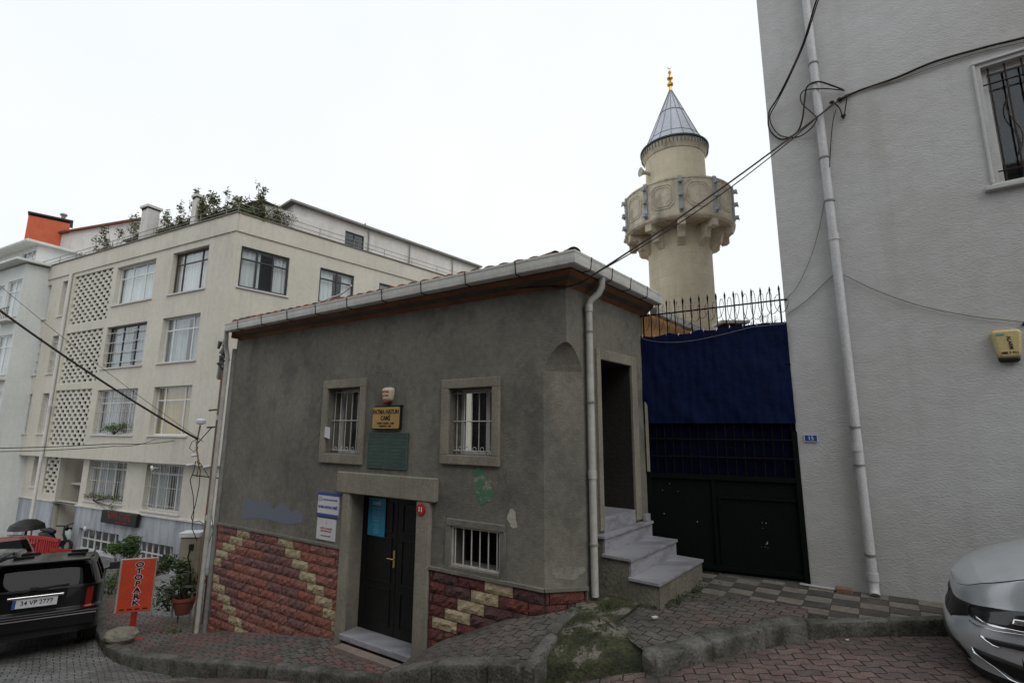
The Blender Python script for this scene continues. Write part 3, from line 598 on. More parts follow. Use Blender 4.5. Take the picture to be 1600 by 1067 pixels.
# the door: jambs, lintel, leaves
dm = MB()
def jamb(u0, u1, z0, z1): dm.fbox(B, u0, u1, -.04, .06, z0, z1)
jamb(-.90,-.742,-3.1,-.952); jamb(.617,.85,-3.0,-.952); dm.fbox(B,-1.035,.95,-.04,.075,-.95,-.645)
dm.build('door_surround', M['stone'], mq, bevel=.014, label='worn stone jambs and heavy lintel of the street door')
dl = MB(); dv = -.22
for (a, b) in ((-.738,.0),(.006,.612)):
    dl.fbox(B, a, b, dv-.05, dv, -2.86, -.965)
    for (c, d) in ((-2.75,-2.25),(-2.18,-1.55),(-1.48,-1.06)):
        dl.frame(B, a+.09, b-.09, c, d, .03, dv, dv+.012)
dlo = dl.build('door', M['blackdoor'], mq, bevel=.004, label='black steel double door')
h = MB(); h.fbox(B,-.05,-.015,dv,dv+.012,-1.95,-1.72); h.tube([B.pt(-.032,dv+.01,-1.83),B.pt(-.032,dv+.05,-1.83),B.pt(-.13,dv+.05,-1.83)],.009,8); h.build('handle', M['brass'], dlo)
sl = MB(); sl.fbox(B,-.742,.617,-.35,.10,-2.94,-2.865); sl.build('doorstep', M['marble'], mq, bevel=.008); sl = MB(); sl.fbox(B,-.66,.62,.1,.24,-3.04,-2.965); sl.build('doorstep', mat('pinkish worn step', (.25,.19,.165), (.17,.14,.12), 4, .8, .3, 40), mq, bevel=.01, label='low pinkish outer step')
# cladding of split stone blocks
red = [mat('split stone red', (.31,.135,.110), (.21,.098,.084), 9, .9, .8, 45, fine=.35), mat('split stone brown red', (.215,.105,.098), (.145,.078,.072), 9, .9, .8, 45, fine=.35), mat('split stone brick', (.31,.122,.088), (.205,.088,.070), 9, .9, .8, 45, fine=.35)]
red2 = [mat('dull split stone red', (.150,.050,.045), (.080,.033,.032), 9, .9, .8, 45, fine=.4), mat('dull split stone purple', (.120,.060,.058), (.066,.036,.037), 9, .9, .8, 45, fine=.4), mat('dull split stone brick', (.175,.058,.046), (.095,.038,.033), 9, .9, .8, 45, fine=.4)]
yel = [mat('split stone yellow', (.46,.375,.25), (.33,.26,.17), 9, .9, .8, 45, fine=.35)]
mort = mat('dark mortar', (.085,.073,.062), (.05,.044,.038), 5, .95, .4, 40)
def cladding(fr, u0, u1, ztop, zbot, yset, seed, bl=.30, bh=.135, du=0, cap=True):
    mb = MB(); rr = random.Random(seed); r = 0; z = ztop
    def split(a, b, z0, z1, mi):
        n, k = max(2, int((b-a)/.045)), 3; g_ = []
        for i in range(n+1):
            row = []
            for j in range(k+1):
                edge = i in (0, n) or j in (0, k)
                vv = .016+rr.random()*.012 if edge else .022+rr.random()*.022
                uu = a+(b-a)*i/n+(0 if i in (0, n) else rr.uniform(-.008, .008)); zz = z0+(z1-z0)*j/k+(0 if j in (0, k) else rr.uniform(-.008, .008))
                row.append(mb.V(fr.pt(uu, vv, zz)))
            g_.append(row)
        for i in range(n):
            for j in range(k):
                q = (g_[i][j], g_[i+1][j], g_[i+1][j+1], g_[i][j+1])
                mb.face((q[0], q[1], q[2]), mi); mb.face((q[0], q[2], q[3]), mi)
        for (p, q) in (((a,z0),(b,z0)),((b,z0),(b,z1)),((b,z1),(a,z1)),((a,z1),(a,z0))):
            mb.poly([fr.pt(p[0],.022,p[1]), fr.pt(q[0],.022,q[1]), fr.pt(q[0],0,q[1]), fr.pt(p[0],0,p[1])], mi)
    while z > zbot:
        off = (r % 2)*bl/2+du; i = math.floor((u0-off)/bl)
        while off+i*bl < u1:
            a, b = max(u0, off+i*bl), min(u1, off+(i+1)*bl); 
            if b-a > .03:
                cx = off+(i+.5)*bl; mi = 4 if any(rw == r and abs(cx-yu) < bl*.26 for rw, yu in yset) else rr.choice((0,0,1,2,2) if seed == 1 else (0,0,1,1,2))
                split(a+.005, b-.005, z-bh+.006, z-.006, mi if mi < 3 else 3)
            i += 1
        z -= bh; r += 1
    mb.poly([fr.pt(u0,.004,z), fr.pt(u1,.004,z), fr.pt(u1,.004,ztop), fr.pt(u0,.004,ztop)], 4)
    if cap: mb.fbox(fr, u0-.01, u1+.01, 0, .05, ztop, ztop+.035, 5)
    return mb
BL = .42
ys = [(r, -3.51-min(r,5)*BL/2+(max(0, r-6))*BL/2) for r in range(12)]+[(r, -2.31+r*BL/2) for r in range(10)]
# snap to the bond
def snap(ys, du): return [(r, round((u-du-(r % 2)*BL/2-BL/2)/BL)*BL+BL/2+(r % 2)*BL/2+du) for r, u in ys]
cladding(B, -4.40, -.92, -1.765, -4.3, snap(ys, .03), 1, bl=BL, bh=.143, du=.03).build('stone_cladding', red+yel+[mort, M['plaster']], mq, label='red and yellow split stone cladding left of the street door')
BL2 = .41
ys2 = [(0, 1.94), (1, 1.86), (2, 1.66), (3, 1.47), (4, 1.25)]
def snap2(ys, du, L): return [(r, round((u-du-(r % 2)*L/2-L/2)/L)*L+L/2+(r % 2)*L/2+du) for r, u in ys]
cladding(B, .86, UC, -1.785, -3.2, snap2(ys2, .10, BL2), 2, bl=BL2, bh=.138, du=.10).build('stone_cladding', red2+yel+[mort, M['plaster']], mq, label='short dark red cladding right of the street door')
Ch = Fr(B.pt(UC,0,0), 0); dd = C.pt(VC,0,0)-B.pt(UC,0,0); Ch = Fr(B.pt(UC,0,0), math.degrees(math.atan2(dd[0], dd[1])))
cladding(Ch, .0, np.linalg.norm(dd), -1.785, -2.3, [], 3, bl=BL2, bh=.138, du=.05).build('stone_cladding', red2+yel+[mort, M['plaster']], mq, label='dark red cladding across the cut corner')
# eaves, roof, gutters
OV = .18; ZG = 1.84; b0 = -4.34
so1 = MB()
def eav(fr, u0, u1, o0, o1, zt, mi=0):
    # sloping soffit boards: wall line up to the gutter line
    so1.poly([fr.pt(u0,0,zt), fr.pt(u1,0,zt), fr.pt(u1+o1,OV*.55,zt+.045), fr.pt(u0+o0,OV*.55,zt+.045)], 0)
    so1.poly([fr.pt(u0+o0,OV*.55,zt+.046), fr.pt(u1+o1,OV*.55,zt+.046), fr.pt(u1+o1*1.8,OV,zt+.06), fr.pt(u0+o0*1.8,OV,zt+.06)], 1)
    so1.poly([fr.pt(u0,.003,zt-.11), fr.pt(u1,.003,zt-.11), fr.pt(u1,.003,zt), fr.pt(u0,.003,zt)], 0)
so1_u = uCor
def cornerpt(v, z):      # where the two eaves lines meet, v out from both walls
    a = B.shift(v); b = C.shift(v); n1, n2 = a.n[:2], b.n[:2]
    p = np.linalg.solve(np.array([n1, n2]), np.array([a.P[:2]@n1, b.P[:2]@n2])); return np.array([p[0], p[1], z])
zt = 1.72
RU = 2.16
for (v0, z0, v1, z1, mi) in ((0, zt-.01, .055, zt+.04, 0), (.055, zt+.04, .12, zt+.085, 1), (.12, zt+.085, OV-.01, zt+.135, 0)):
    so1.poly([B.pt(b0,v0,z0), cornerpt(v0,z0), cornerpt(v1,z1), B.pt(b0,v1,z1)], mi)
    so1.poly([cornerpt(v0,z0), C.pt(RU,v0,z0), C.pt(RU,v1,z1), cornerpt(v1,z1)], mi)
so1.poly([B.pt(b0,OV-.01,zt+.135), cornerpt(OV-.01,zt+.135), cornerpt(OV-.01,zt+.33), B.pt(b0,OV-.01,zt+.33)], 1)
so1.poly([cornerpt(OV-.01,zt+.135), C.pt(RU,OV-.01,zt+.135), C.pt(RU,OV-.01,zt+.33), cornerpt(OV-.01,zt+.33)], 1)
so1.poly([B.pt(b0,0,zt-.02), B.pt(b0,OV-.01,zt+.13), B.pt(b0,OV-.01,zt+.33), B.pt(b0,0,zt+.33)], 1)
so1.poly([C.pt(RU,0,zt-.02), C.pt(RU,OV-.01,zt+.13), C.pt(RU,OV-.01,zt+.33), C.pt(RU,0,zt+.33)], 1)
so1.build('soffit', [M['soffit'], M['soffitgrey']], mq)
def gutterm(p0, p1, outn, r=.06, step=1.0, hgt=.155, e0=0, e1=0):
    """box gutter with a slightly bellied face; strap bands over it"""
    mb = MB(); p0 = np.array(p0); p1 = np.array(p1); L = np.linalg.norm(p1-p0); d = (p1-p0)/L
    pr = [(-r, 0), (-r, -hgt), (r*.55, -hgt), (r*.82, -hgt+.012), (r*.95, -hgt*.6), (r*1.0, -hgt*.25), (r*1.12, -.018), (r*1.12, 0), (r*.96, 0), (r*.9, -hgt*.3), (r*.78, -hgt+.02), (-r+.006, -hgt+.008), (-r+.006, 0)]
    sn = 0 if abs(e0) < .01 and abs(e1) < .01 else 1
    R2 = [[mb.V(c+outn*a+d*(e*(a/r))+np.array([0, 0, b])) for a, b in pr] for c, e in ((p0, e0), (p1, e1))]
    for k in range(len(pr)): mb.face((R2[0][k], R2[0][(k+1) % len(pr)], R2[1][(k+1) % len(pr)], R2[1][k]))
    for q in R2: mb.face(q[:8])
    t = step*.6
    while t < L-.03:
        c = p0+d*t; pts = [c+outn*a*1.03+np.array([0, 0, b-(.004 if b < -.02 else -.004)]) for a, b in pr[1:8]]; mb.tube(pts, .0075, 5, 1); t += step
    return mb
VG = OV+.06; zg = 2.03; me_ = .04
gu = gutterm(B.pt(b0-.03,VG,zg-.03), cornerpt(VG,zg), B.n, step=.78, e1=np.linalg.norm(cornerpt(VG+.06,0)-cornerpt(VG,0)-B.n*.06)); gu.build('gutter', [M['gutter'], M['iron']], mq, label='long grey gutter over the street front')
gu = gutterm(cornerpt(VG,zg), C.pt(2.19,VG,zg-.005), C.n, step=.52, e0=-np.linalg.norm(cornerpt(VG+.06,0)-cornerpt(VG,0)-C.n*.06)); gu.build('gutter', [M['gutter'], M['iron']], mq, label='short gutter over the side doorway')
gu = gutterm(C.pt(2.25,.14,1.86), C.pt(6.7,.14,1.85), C.n, step=.9, r=.05, hgt=.11); gu.build('gutter', [M['gutter'], M['iron']], mq, label='gutter over the ochre wall behind the gate')
# roof: low pitched, pantile courses, real tiles along the eaves
rf = MB(); tC = cornerpt(OV, zg-.0); 
pitch = .31
def roofplane(p0, p1, nrm, depth, mi, corner_end):
    p0 = np.array(p0); p1 = np.array(p1); L = np.linalg.norm(p1-p0); d = (p1-p0)/L; n = int(L/.22)
    for k in range(n):
        ctr = p0+d*(L*(k+.5)/n); 
        for c_ in range(3):
            y0 = -c_*.33
            if (1-(k+.5)/n if corner_end else (k+.5)/n)*L < c_*.33+.05: continue
            a = ctr+nrm*(y0+.03)+np.array([0,0,-y0*pitch-.0+.0]); b = ctr+nrm*(y0-.37)+np.array([0,0,-(y0-.37)*pitch-.02])
            R1 = .105 
            ringA = []; ringB = []
            for q in range(7):
                an = math.pi*q/6
                ringA.append(rf.V(a-d*math.cos(an)*R1+np.array([0,0,math.sin(an)*R1*.55+.0]))); ringB.append(rf.V(b-d*math.cos(an)*R1*.86+np.array([0,0,math.sin(an)*R1*.5])))
            mi2 = mi if rnd.random() > .25 else 1-mi
            for q in range(6): rf.face((ringA[q], ringA[q+1], ringB[q+1], ringB[q]), mi2, True)
            rf.face(ringA, mi2)
roofplane(B.pt(b0+.02,OV,zg), cornerpt(OV,zg)-B.d*.15, B.n, 3.2, 0, True)
roofplane(cornerpt(OV,zg)+C.d*.15, C.pt(2.2,OV,zg), C.n, 3.2, 1, False)
_c = cornerpt(OV, zg-.01); _i = cornerpt(-2.6, zg+3.02*pitch-.01); _l = B.pt(b0+.02, OV, zg-.01); _li = B.pt(b0+.02, -2.6, zg+3.02*pitch-.01); _r = C.pt(2.2, OV, zg-.01); _ri = C.pt(2.2, -2.6, zg+3.02*pitch-.01)
rf.poly([_l, _c, _i, _li], 0); rf.poly([_c, _r, _ri, _i], 1); rf.poly([_l, _li, B.pt(b0+.02, -2.6, zg-.3), B.pt(b0+.02, OV, zg-.3)], 0)
# hip ridge tiles
hp0 = cornerpt(OV-.1, zg+.05); hpn = (cornerpt(0,0)-cornerpt(OV,0)); hpn /= np.linalg.norm(hpn)
for k in range(8):
    a = hp0+hpn*(k*.33); a[2] += k*.33*pitch*.80-.05; b = a+hpn*.37; b[2] += .37*pitch*.80
    rf.tube([a, b], [.10, .085], 10, 1)
for (u_, v_, z_, a_) in ((2.66,.08,.03,.35),(2.42,.04,.02,-.2),(2.90,.0,.05,.6),(2.15,.06,.01,.1),(-4.1,.02,.06,.1),(-3.75,.0,.06,.0)):
    c_ = B.pt(u_, v_, zg+z_); d_ = B.d*math.cos(a_)+B.n*math.sin(a_); e_ = np.cross([0, 0, 1.], d_); rA = []; rB = []
    for q in range(9): an = math.pi*q/8; o_ = e_*(-math.cos(an)*.10)+np.array([0, 0, math.sin(an)*.075]); rA.append(rf.V(c_-d_*.18+o_)); rB.append(rf.V(c_+d_*.18+o_*.85))
    for q in range(8): rf.face((rA[q], rA[q+1], rB[q+1], rB[q]), 1 if u_ > 0 else 0, True)
    rf.face(rA, 1)
rf.build('roof', [M['tile'], M['tiled']], mq)
# downpipes
def downpipe(mbname, pts, r, m, parent, joints, clips=(), label=None):
    mb = MB(); mb.tube(pts, r, 14)
    for (p) in joints: mb.tube([np.array(p)-[0,0,.045], np.array(p)+[0,0,.045]], r+.008, 14)
    for p in clips: mb.tube([np.array(p)-[0,0,.012], np.array(p)+[0,0,.012]], r+.009, 14, 1)
    return mb.build(mbname, [m, M['grey']], parent, label=label)
pu = .40
downpipe('downpipe', [C.pt(pu+.06,VG,1.88), C.pt(pu+.06,VG-.01,1.76), C.pt(pu+.05,VG-.05,1.68), C.pt(pu+.01,.10,1.60), C.pt(pu,.075,1.53), C.pt(pu,.075,1.2), C.pt(pu,.075,-1.86)], .043, M['pipe'], mq,
         [C.pt(pu,.075,-.52), C.pt(pu,.075,1.50)], [C.pt(pu,.075,.33), C.pt(pu,.075,-1.30), C.pt(pu,.075,1.2)], label='white downpipe beside the side doorway')
# left end pipes
ul = -4.62
downpipe('downpipe', [B.pt(-4.40,VG,1.88), B.pt(-4.42,VG-.02,1.74), B.pt(-4.56,.14,1.60), B.pt(ul+.08,.10,1.4), B.pt(ul,.10,-3.72)], .040, M['pipe'], mq, [B.pt(ul,.10,-1.66), B.pt(ul,.10,0.2)], [B.pt(ul,.1,1.2)], label='grey downpipe at the downhill end')
# patches where render has gone, paint
def blob(fr, u, z, ru, rz, m, name, seed, parent, v=.0035, label=None, n=26, tilt=0):
    rr = random.Random(seed); mb = MB(); ph = [rr.uniform(0, 6) for _ in range(4)]
    pts = []
    for k in range(n):
        q = 2*math.pi*k/n; r = 1+.18*math.sin(2*q+ph[0])+.14*math.sin(3*q+ph[1])+.1*math.sin(5*q+ph[2])+rr.uniform(-.08,.08)
        a, b = ru*r*math.cos(q), rz*r*math.sin(q); pts.append((u+a*math.cos(tilt)-b*math.sin(tilt), z+a*math.sin(tilt)+b*math.cos(tilt)))
    c = mb.V(fr.pt(u, v, z)); ids = [mb.V(fr.pt(a, v, b)) for a, b in pts]
    for k in range(n): mb.face((c, ids[k], ids[(k+1) % n]))
    return mb.build(name, m, parent, label=label)
M['greenpaint'] = mat('old green paint', (.075,.17,.105), (.27,.26,.20), 10, .8, .4, 60, contrast=(.50,.58))
M['filler'] = mat('pale filler', (.48,.45,.39), (.33,.31,.26), 10, .85, .5, 50)
M['greypaint'] = mat('blue grey paint', (.150,.170,.220), (.165,.172,.185), 9, .85, .3, 50, contrast=(.45,.7))
M['damp'] = mat('lime stained render', (.26,.25,.215), (.155,.15,.13), 4, .9, .5, 50, contrast=(.4,.6))
blob(B, 1.67,-.68,.11,.30, M['greenpaint'], 'paint_patch', 3, mq, label='flaking green paint patch between the right windows', tilt=.45)
blob(B, 2.12,-1.045,.07,.10, M['filler'], 'filler_patch', 5, mq, label='pale filler spot')
blob(Ch, .28, -1.60, .17, .085, M['damp'], 'lime_patch', 8, mq, label='pale lime stain at the foot of the cut corner')
blob(B, 1.62, -.40, .12, .06, M['filler'], 'filler_patch', 18, mq, label='grey filler above the green paint')
# roughly brushed-over band
pb = MB(); rr = random.Random(9); N_ = 46; top_ = []; bot_ = []
for k in range(N_+1):
    t = k/N_; u = -3.66+1.75*t; e = min(1, t*9, (1-t)*5)
    top_.append((u, -1.32-.012*t*10*.0+(.11*abs(math.sin(t*11+.4))+rr.uniform(-.025,.025))*e-.04*t)); bot_.append((u, -1.62+(.05*math.sin(t*5)+rr.uniform(-.02,.02))+.10*t+(.0 if t < .75 else (t-.75)*.35)))
for k in range(N_): pb.poly([B.pt(*[bot_[k][0], .0034, bot_[k][1]]), B.pt(bot_[k+1][0], .0034, bot_[k+1][1]), B.pt(top_[k+1][0], .0034, top_[k+1][1]), B.pt(top_[k][0], .0034, top_[k][1])])
pb.build('paint_patch', M['greypaint'], mq, label='blue grey paint brushed over writing above the cladding')

# marble steps
st = thing('marble_steps', 'grey marble steps rising to the side doorway of the mosque', 'steps', C.pt(1.35,.4,-1.9))
TR = [(.78,-1.635),(.45,-1.435),(.12,-1.235)]
body = MB(); u0, u1 = .575, 1.95
zprev = -2.1
for i, (v, z) in enumerate(TR):
    vb = TR[i+1][0] if i < 2 else -.5
    body.fbox(C, u0+.03, u1-.03, .005, v-.045, -2.1 if i == 0 else TR[i-1][1]-.036, z-.035)
body.build('core', M['concrete'], st)
for i, (v, z) in enumerate(TR):
    vb = TR[i+1][0]-.05 if i < 2 else .004
    t = MB(); t.fbox(C, u0-.0, u1, vb, v, z-.034, z); t.build('tread', M['marble'], st, bevel=.005)
    t = MB(); zb = TR[i-1][1] if i else -1.84
    if i: t.fbox(C, u0+.035, u1-.01, v-.044, v-.022, zb+.001, z-.035); t.build('riser', M['marble'], st)
    else: t.fbox(C, u0+.035, u1-.01, v-.044, v-.022, -1.95, z-.035); t.build('riser', M['concrete'], st)
t = MB(); t.fbox(C, .75,1.615,-.5,.02,-1.234,-1.06); t.build('sill_step', M['marble'], st, bevel=.005)
t = MB(); t.fbox(C, 1.785,1.94,.036,.08,-1.23,-1.14); t.build('skirting', M['marble'], st)
t = MB(); t.fbox(C, .95,1.3,-.46,-.28,-1.059,-.93); tag(t.build('cardboard_box', mat('cardboard', (.16,.11,.07), None, 4, .9)), 'small brown box left in the side doorway on the top step', 'box')

# ================================================================== WHITE BUILDING ON THE RIGHT
rb = thing('white_building', 'tall building with rough white rendered wall filling the right side beside the blue gate', 'building', D.pt(4,-3,-2.2))
wD = (2.275,3.70,2.77,4.27)
m = MB(); m.wall(D, .0, 11, -2.3, 13.5, [wD], .16)
m.poly([D.pt(.0,0,-2.4), D.pt(.0,0,13.5), D.pt(.0,-9,13.5), D.pt(.0,-9,-2.4)]); m.poly([D.pt(11,0,-2.4), D.pt(11,0,13.5), D.pt(11,-9,13.5), D.pt(11,-9,-2.4)])
m.poly([D.pt(.0,0,13.5), D.pt(11,0,13.5), D.pt(11,-9,13.5), D.pt(.0,-9,13.5)]); m.poly([D.pt(.0,-9,-2.4), D.pt(11,-9,-2.4), D.pt(11,-9,13.5), D.pt(.0,-9,13.5)])
m.build('wall', M['white'], rb)
a, b, c, d = wD
wt = MB(); wt.frame(D, a-.075, b+.075, c-.0, d+.075, .030, -.01, .028); wt.build('window_surround', M['white'], rb, bevel=.01)
wsb = MB(); wsb.fbox(D, a-.14, b+.14, -.15, .07, c-.055, c-.002); 
wf = MB(); wf.frame(D, a, b, c, d, .06, -.15, -.10); wf.fbox(D, (a+b)/2-.03, (a+b)/2+.03, -.15, -.10, c+.06, d-.06)
wfo = wf.build('window', M['whiteframe'], rb); wsb.build('sill', M['white'], wfo, bevel=.008)
m = MB(); m.fbox(D, a+.06, b-.06, -.135, -.125, c+.06, d-.06); m.build('pane', M['glass'], wfo)
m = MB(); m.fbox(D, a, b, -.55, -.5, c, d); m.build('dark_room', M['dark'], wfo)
m = MB()
for i in range(10):
    u = a+.07+(b-a-.14)*i/9; m.tube([D.pt(u,-.05,c+.01), D.pt(u,-.05,d-.01)], .009, 6)
    if i % 2: m.tube([D.pt(u+.05*math.sin(q)*.9,-.05,(c+d)/2+.12*(q-math.pi)) for q in [k*.5 for k in range(13)]], .006, 5)
for z in (c+.18, d-.22): m.tube([D.pt(a,-.038,z), D.pt(b,-.038,z)], .009, 6)
m.build('window_bars', M['iron'], wfo)
px = .645
downpipe('downpipe', [D.pt(px-.04,.075,13.4), D.pt(px,.075,2.0), D.pt(px+.01,.075,-1.70), D.pt(px+.012,.085,-1.80), D.pt(px+.014,.13,-1.85)], .052, M['pipew'], rb,
         [D.pt(px,.075,2.5), D.pt(px,.075,-.19), D.pt(px+.01,.075,-1.66)], [D.pt(px-.01,.075,5.05), D.pt(px-.005,.075,3.62), D.pt(px,.075,3.0), D.pt(px,.075,.05), D.pt(px,.075,-.40), D.pt(px+.008,.075,-1.42)], label='long white downpipe')
m = MB(); m.fbox(D, .085, .235, 0, .012, -.135, -.045); m.frame(D, .085, .235, -.135, -.045, .006, .012, .016, 1)
hn = tag(m.build('house_number', [M['signblue'], M['letterw']]), 'small dark blue plate reading 15 on the white wall', 'house number')
text('15', .07, M['letterw'], D, .16, .013, -.09, hn)
# alarm box
def rounded(fr, u0, u1, z0, z1, v0, v1, r=.04, dome=.03, mats=None, taper=0, n=6):
    mb = MB(); rings = []
    def ring(ins, v):
        pts = []; 
        for (cu, cz, a0) in ((u1-r, z1-r, 0), (u0+r, z1-r, 90), (u0+r+taper, z0+r, 180), (u1-r-taper, z0+r, 270)):
            for k in range(n+1):
                q = R_(a0+90*k/n); pts.append(mb.V(fr.pt(cu+(r-ins)*math.cos(q), v, cz+(r-ins)*math.sin(q))))
        return pts
    for ins, v in ((0, v0), (0, v1-dome), (dome*.3, v1-dome*.3), (dome, v1)): rings.append(ring(ins, v))
    for A_, B_ in zip(rings, rings[1:]):
        for k in range(len(A_)): mb.face((A_[k], A_[(k+1) % len(A_)], B_[(k+1) % len(A_)], B_[k]), 0, True)
    mb.face(rings[-1]); return mb
au, az = D.uz(1573, 540)
al = thing('alarm_box', 'yellowed plastic alarm siren box high on the white wall under the cable end', 'alarm box', D.pt(au, 0, az-.17))
rounded(D, au-.125, au+.125, az-.145, az+.17, .0, .085, r=.05, taper=.03).build('cover', M['ivory'], al)
rounded(D, au-.085, au+.085, az-.185, az-.12, .0, .07, r=.03, taper=.0).build('lens', M['plastic'], al)
text('ALARM', .045, M['letter'], D, au+.015, .087, az+.02, al, tilt=R_(-85), bold=.001)
text('088 7 911', .034, M['letter'], D, au+.005, .087, az-.09, al, bold=.001)
m = MB(); m.fbox(D, au-.085, au-.02, .086, .088, az+.105, az+.12); m.build('stripe', mat('teal mark', (.05,.28,.24)), al)

# ================================================================== GATE
gt = thing('courtyard_gate', 'tall dark steel gate hung with blue tarpaulin between the mosque and the white wall', 'gate', G.pt(1,0,-1.9))
g0, g1, gb = .02, 1.96, -1.90
m = MB(); m.fbox(G, g0+.02, g1-.02, -.06, -.02, gb+.04, -.62); m.fbox(G, g0, g0+.06, -.05, .02, gb+.03, .0); m.fbox(G, g1-.06, g1, -.05, .02, gb+.03, .0)
m.fbox(G, g0+.06, g1-.06, -.05, .012, -.66, -.60); m.fbox(G, .88, .92, -.02, .004, gb+.05, -.66); m.fbox(G, .95, 1.90, -.02, .0, -.90, -.87); m.fbox(G, .95, .98, -.02, .0, gb+.1, -.90)
for z in (gb+.08,): m.fbox(G, g0+.06, g1-.06, -.02, .006, z, z+.05)
m.build('lower_panel', M['gatepaint'], gt)
m = MB(); n = 17
def topz(u): return 1.80+.035*u
for i in range(n):
    u = .06+(g1-.10)*i/(n-1)*.99; zt_ = topz(u)+.02
    if i == 0 or i == n-1: m.tube([G.pt(u,-.0,-.62), G.pt(u,0,zt_)], .011, 6)
    else: m.tube([G.pt(u,0,-.60), G.pt(u,0,zt_)], .0075, 6)
    m.tube([G.pt(u,0,zt_-.01), G.pt(u,0,zt_+.025), G.pt(u,0,zt_+.045), G.pt(u,0,zt_+.10)], [.009,.012,.014,.001], 6)
m.build('bars', M['gatebar'], gt)
m = MB()
m.tube([G.pt(0,.012,topz(0)-.10), G.pt(g1+.03,.012,topz(g1)-.10)], .012, 6)
for z in (.13,.16-.28,.88,-.36): m.tube([G.pt(0,.012,z), G.pt(g1,.012,z)], .011, 6)
m.build('rails', M['gatebar'], gt)
def tarp(z0, z1f, u0, u1, v, m_, name, seed, amp):
    import mathutils
    mb = MB(); nu, nz_ = 120, 60; ids = []
    for i in range(nu+1):
        u = u0+(u1-u0)*i/nu; row = []
        zt = z1f(u)
        for j in range(nz_+1):
            z = z0+(zt-z0)*j/nz_; q = mathutils.noise.noise(Vector((u*2.2+seed, z*1.5, 3)))*.6+mathutils.noise.noise(Vector((u*6+seed+z*2, z*3-u*2, 1)))*.3+mathutils.noise.noise(Vector((u*18, z*5, 7)))*.12
            row.append(mb.V(G.pt(u, v+amp*q+.004*abs(math.sin(math.pi*(u-.06)/((g1-.1)/(n-1)*.99))), z)))
        ids.append(row)
    for i in range(nu):
        for j in range(nz_): mb.face((ids[i][j], ids[i+1][j], ids[i+1][j+1], ids[i][j+1]), 0, True)
    return mb.build(name, m_, gt)
ft = lambda u: 1.40-.045*abs(math.sin(u*math.pi/.42))*(.6+.4*math.sin(u*3))+.035*u
m = MB(); rr = random.Random(44)
for _ in range(15):
    u_, z_ = (rr.uniform(.1, 1.85), rr.uniform(-1.8, -.65)) if rr.random() < .4 else (1.50+rr.gauss(0, .03), rr.uniform(-1.6, -.95)); r_ = rr.uniform(.002, .006)
    m.poly([G.pt(u_+r_*math.cos(q)*rr.uniform(.6, 1.4), -.0185, z_+r_*math.sin(q)*rr.uniform(.6, 1.4)) for q in (0, 1.2, 2.5, 3.8, 5)])
ch_ = m.build('paint_chips', M['signw'], gt); ch_['kind'] = 'stuff'
tp = tarp(.10, ft, .0, 1.955, .034, M['tarp'], 'tarpaulin', 2, .050); tp['label'] = 'upper blue tarpaulin'
tp = tarp(-.60, lambda u: .13, .03, 1.96, -.035, M['tarplow'], 'tarpaulin', 5, .012); tp['label'] = 'darker lower tarpaulin behind the bars'
m = MB()
for i in range(12): u = .04+i*.172; m.tube([G.pt(u,.05,ft(u)-.02), G.pt(u+.004,.01,ft(u)+.02), G.pt(u,-.03,ft(u)-.01)], .006, 5)
m.build('ties', M['signw'], gt)
m = MB(); P = [G.pt(.02+1.9*t, .075, 1.36-.13*math.sin(math.pi*min(1,t*1.25)**.8)*(1-t*.3)+.06*t) for t in [k/24 for k in range(25)]]; m.tube(P, .004, 5)
tag(m.build('cord', M['wire']), 'thin pale cord sagging across the top of the blue tarpaulin', 'cord')
# razor wire coils
m = MB(); pts = []; rr = random.Random(4)
turns = 19
for k in range(turns*26):
    q = 2*math.pi*k/26; u = .02+1.93*k/(turns*26); t = k/(turns*26); r = .15+.045*math.sin(k*.021)+.02*math.sin(k*.13)+(.05 if .25 < t < .40 else 0)
    pts.append(G.pt(u+.05*math.cos(q), -.03+.12*math.cos(q), topz(u)-.13+r*math.sin(q)*1.05))
m.tube(pts, .0042, 4)
for k in range(0, len(pts)-1, 3):
    c_ = pts[k]; dd = pts[k+1]-pts[k]; dd /= np.linalg.norm(dd); e = np.cross(dd, [0,0,1.]); m.poly([c_-e*.016, c_+dd*.01, c_+e*.016, c_-dd*.01])
tag(m.build('razor_wire', M['wire']), 'coil of barbed razor wire along the spikes of the gate', 'razor wire')
# white lath visible beside the gate
m = MB(); m.fbox(G, .035,.075,.035,.05,-.58,.55); tag(m.build('wooden_lath', M['beige']), 'narrow pale lath standing at the left edge of the blue tarpaulin', 'lath')
m = MB(); m.box(D.pt(.10,.10,-1.858), (.2,.012,.008), 0, D.rotz()); tag(m.build('wooden_strip', M['signw']), 'thin white strip lying at the foot of the gate', 'strip')
m = MB(); m.box(D.pt(.36,.10,-1.855), (.085,.05,.03), 0, D.rotz()+.1); tag(m.build('brick', mat('weathered brick', (.20,.10,.07), (.16,.13,.10), 8, .9, .5, 50), bevel=.008), 'single worn brick lying on the checkered tiles at the white wall', 'brick')

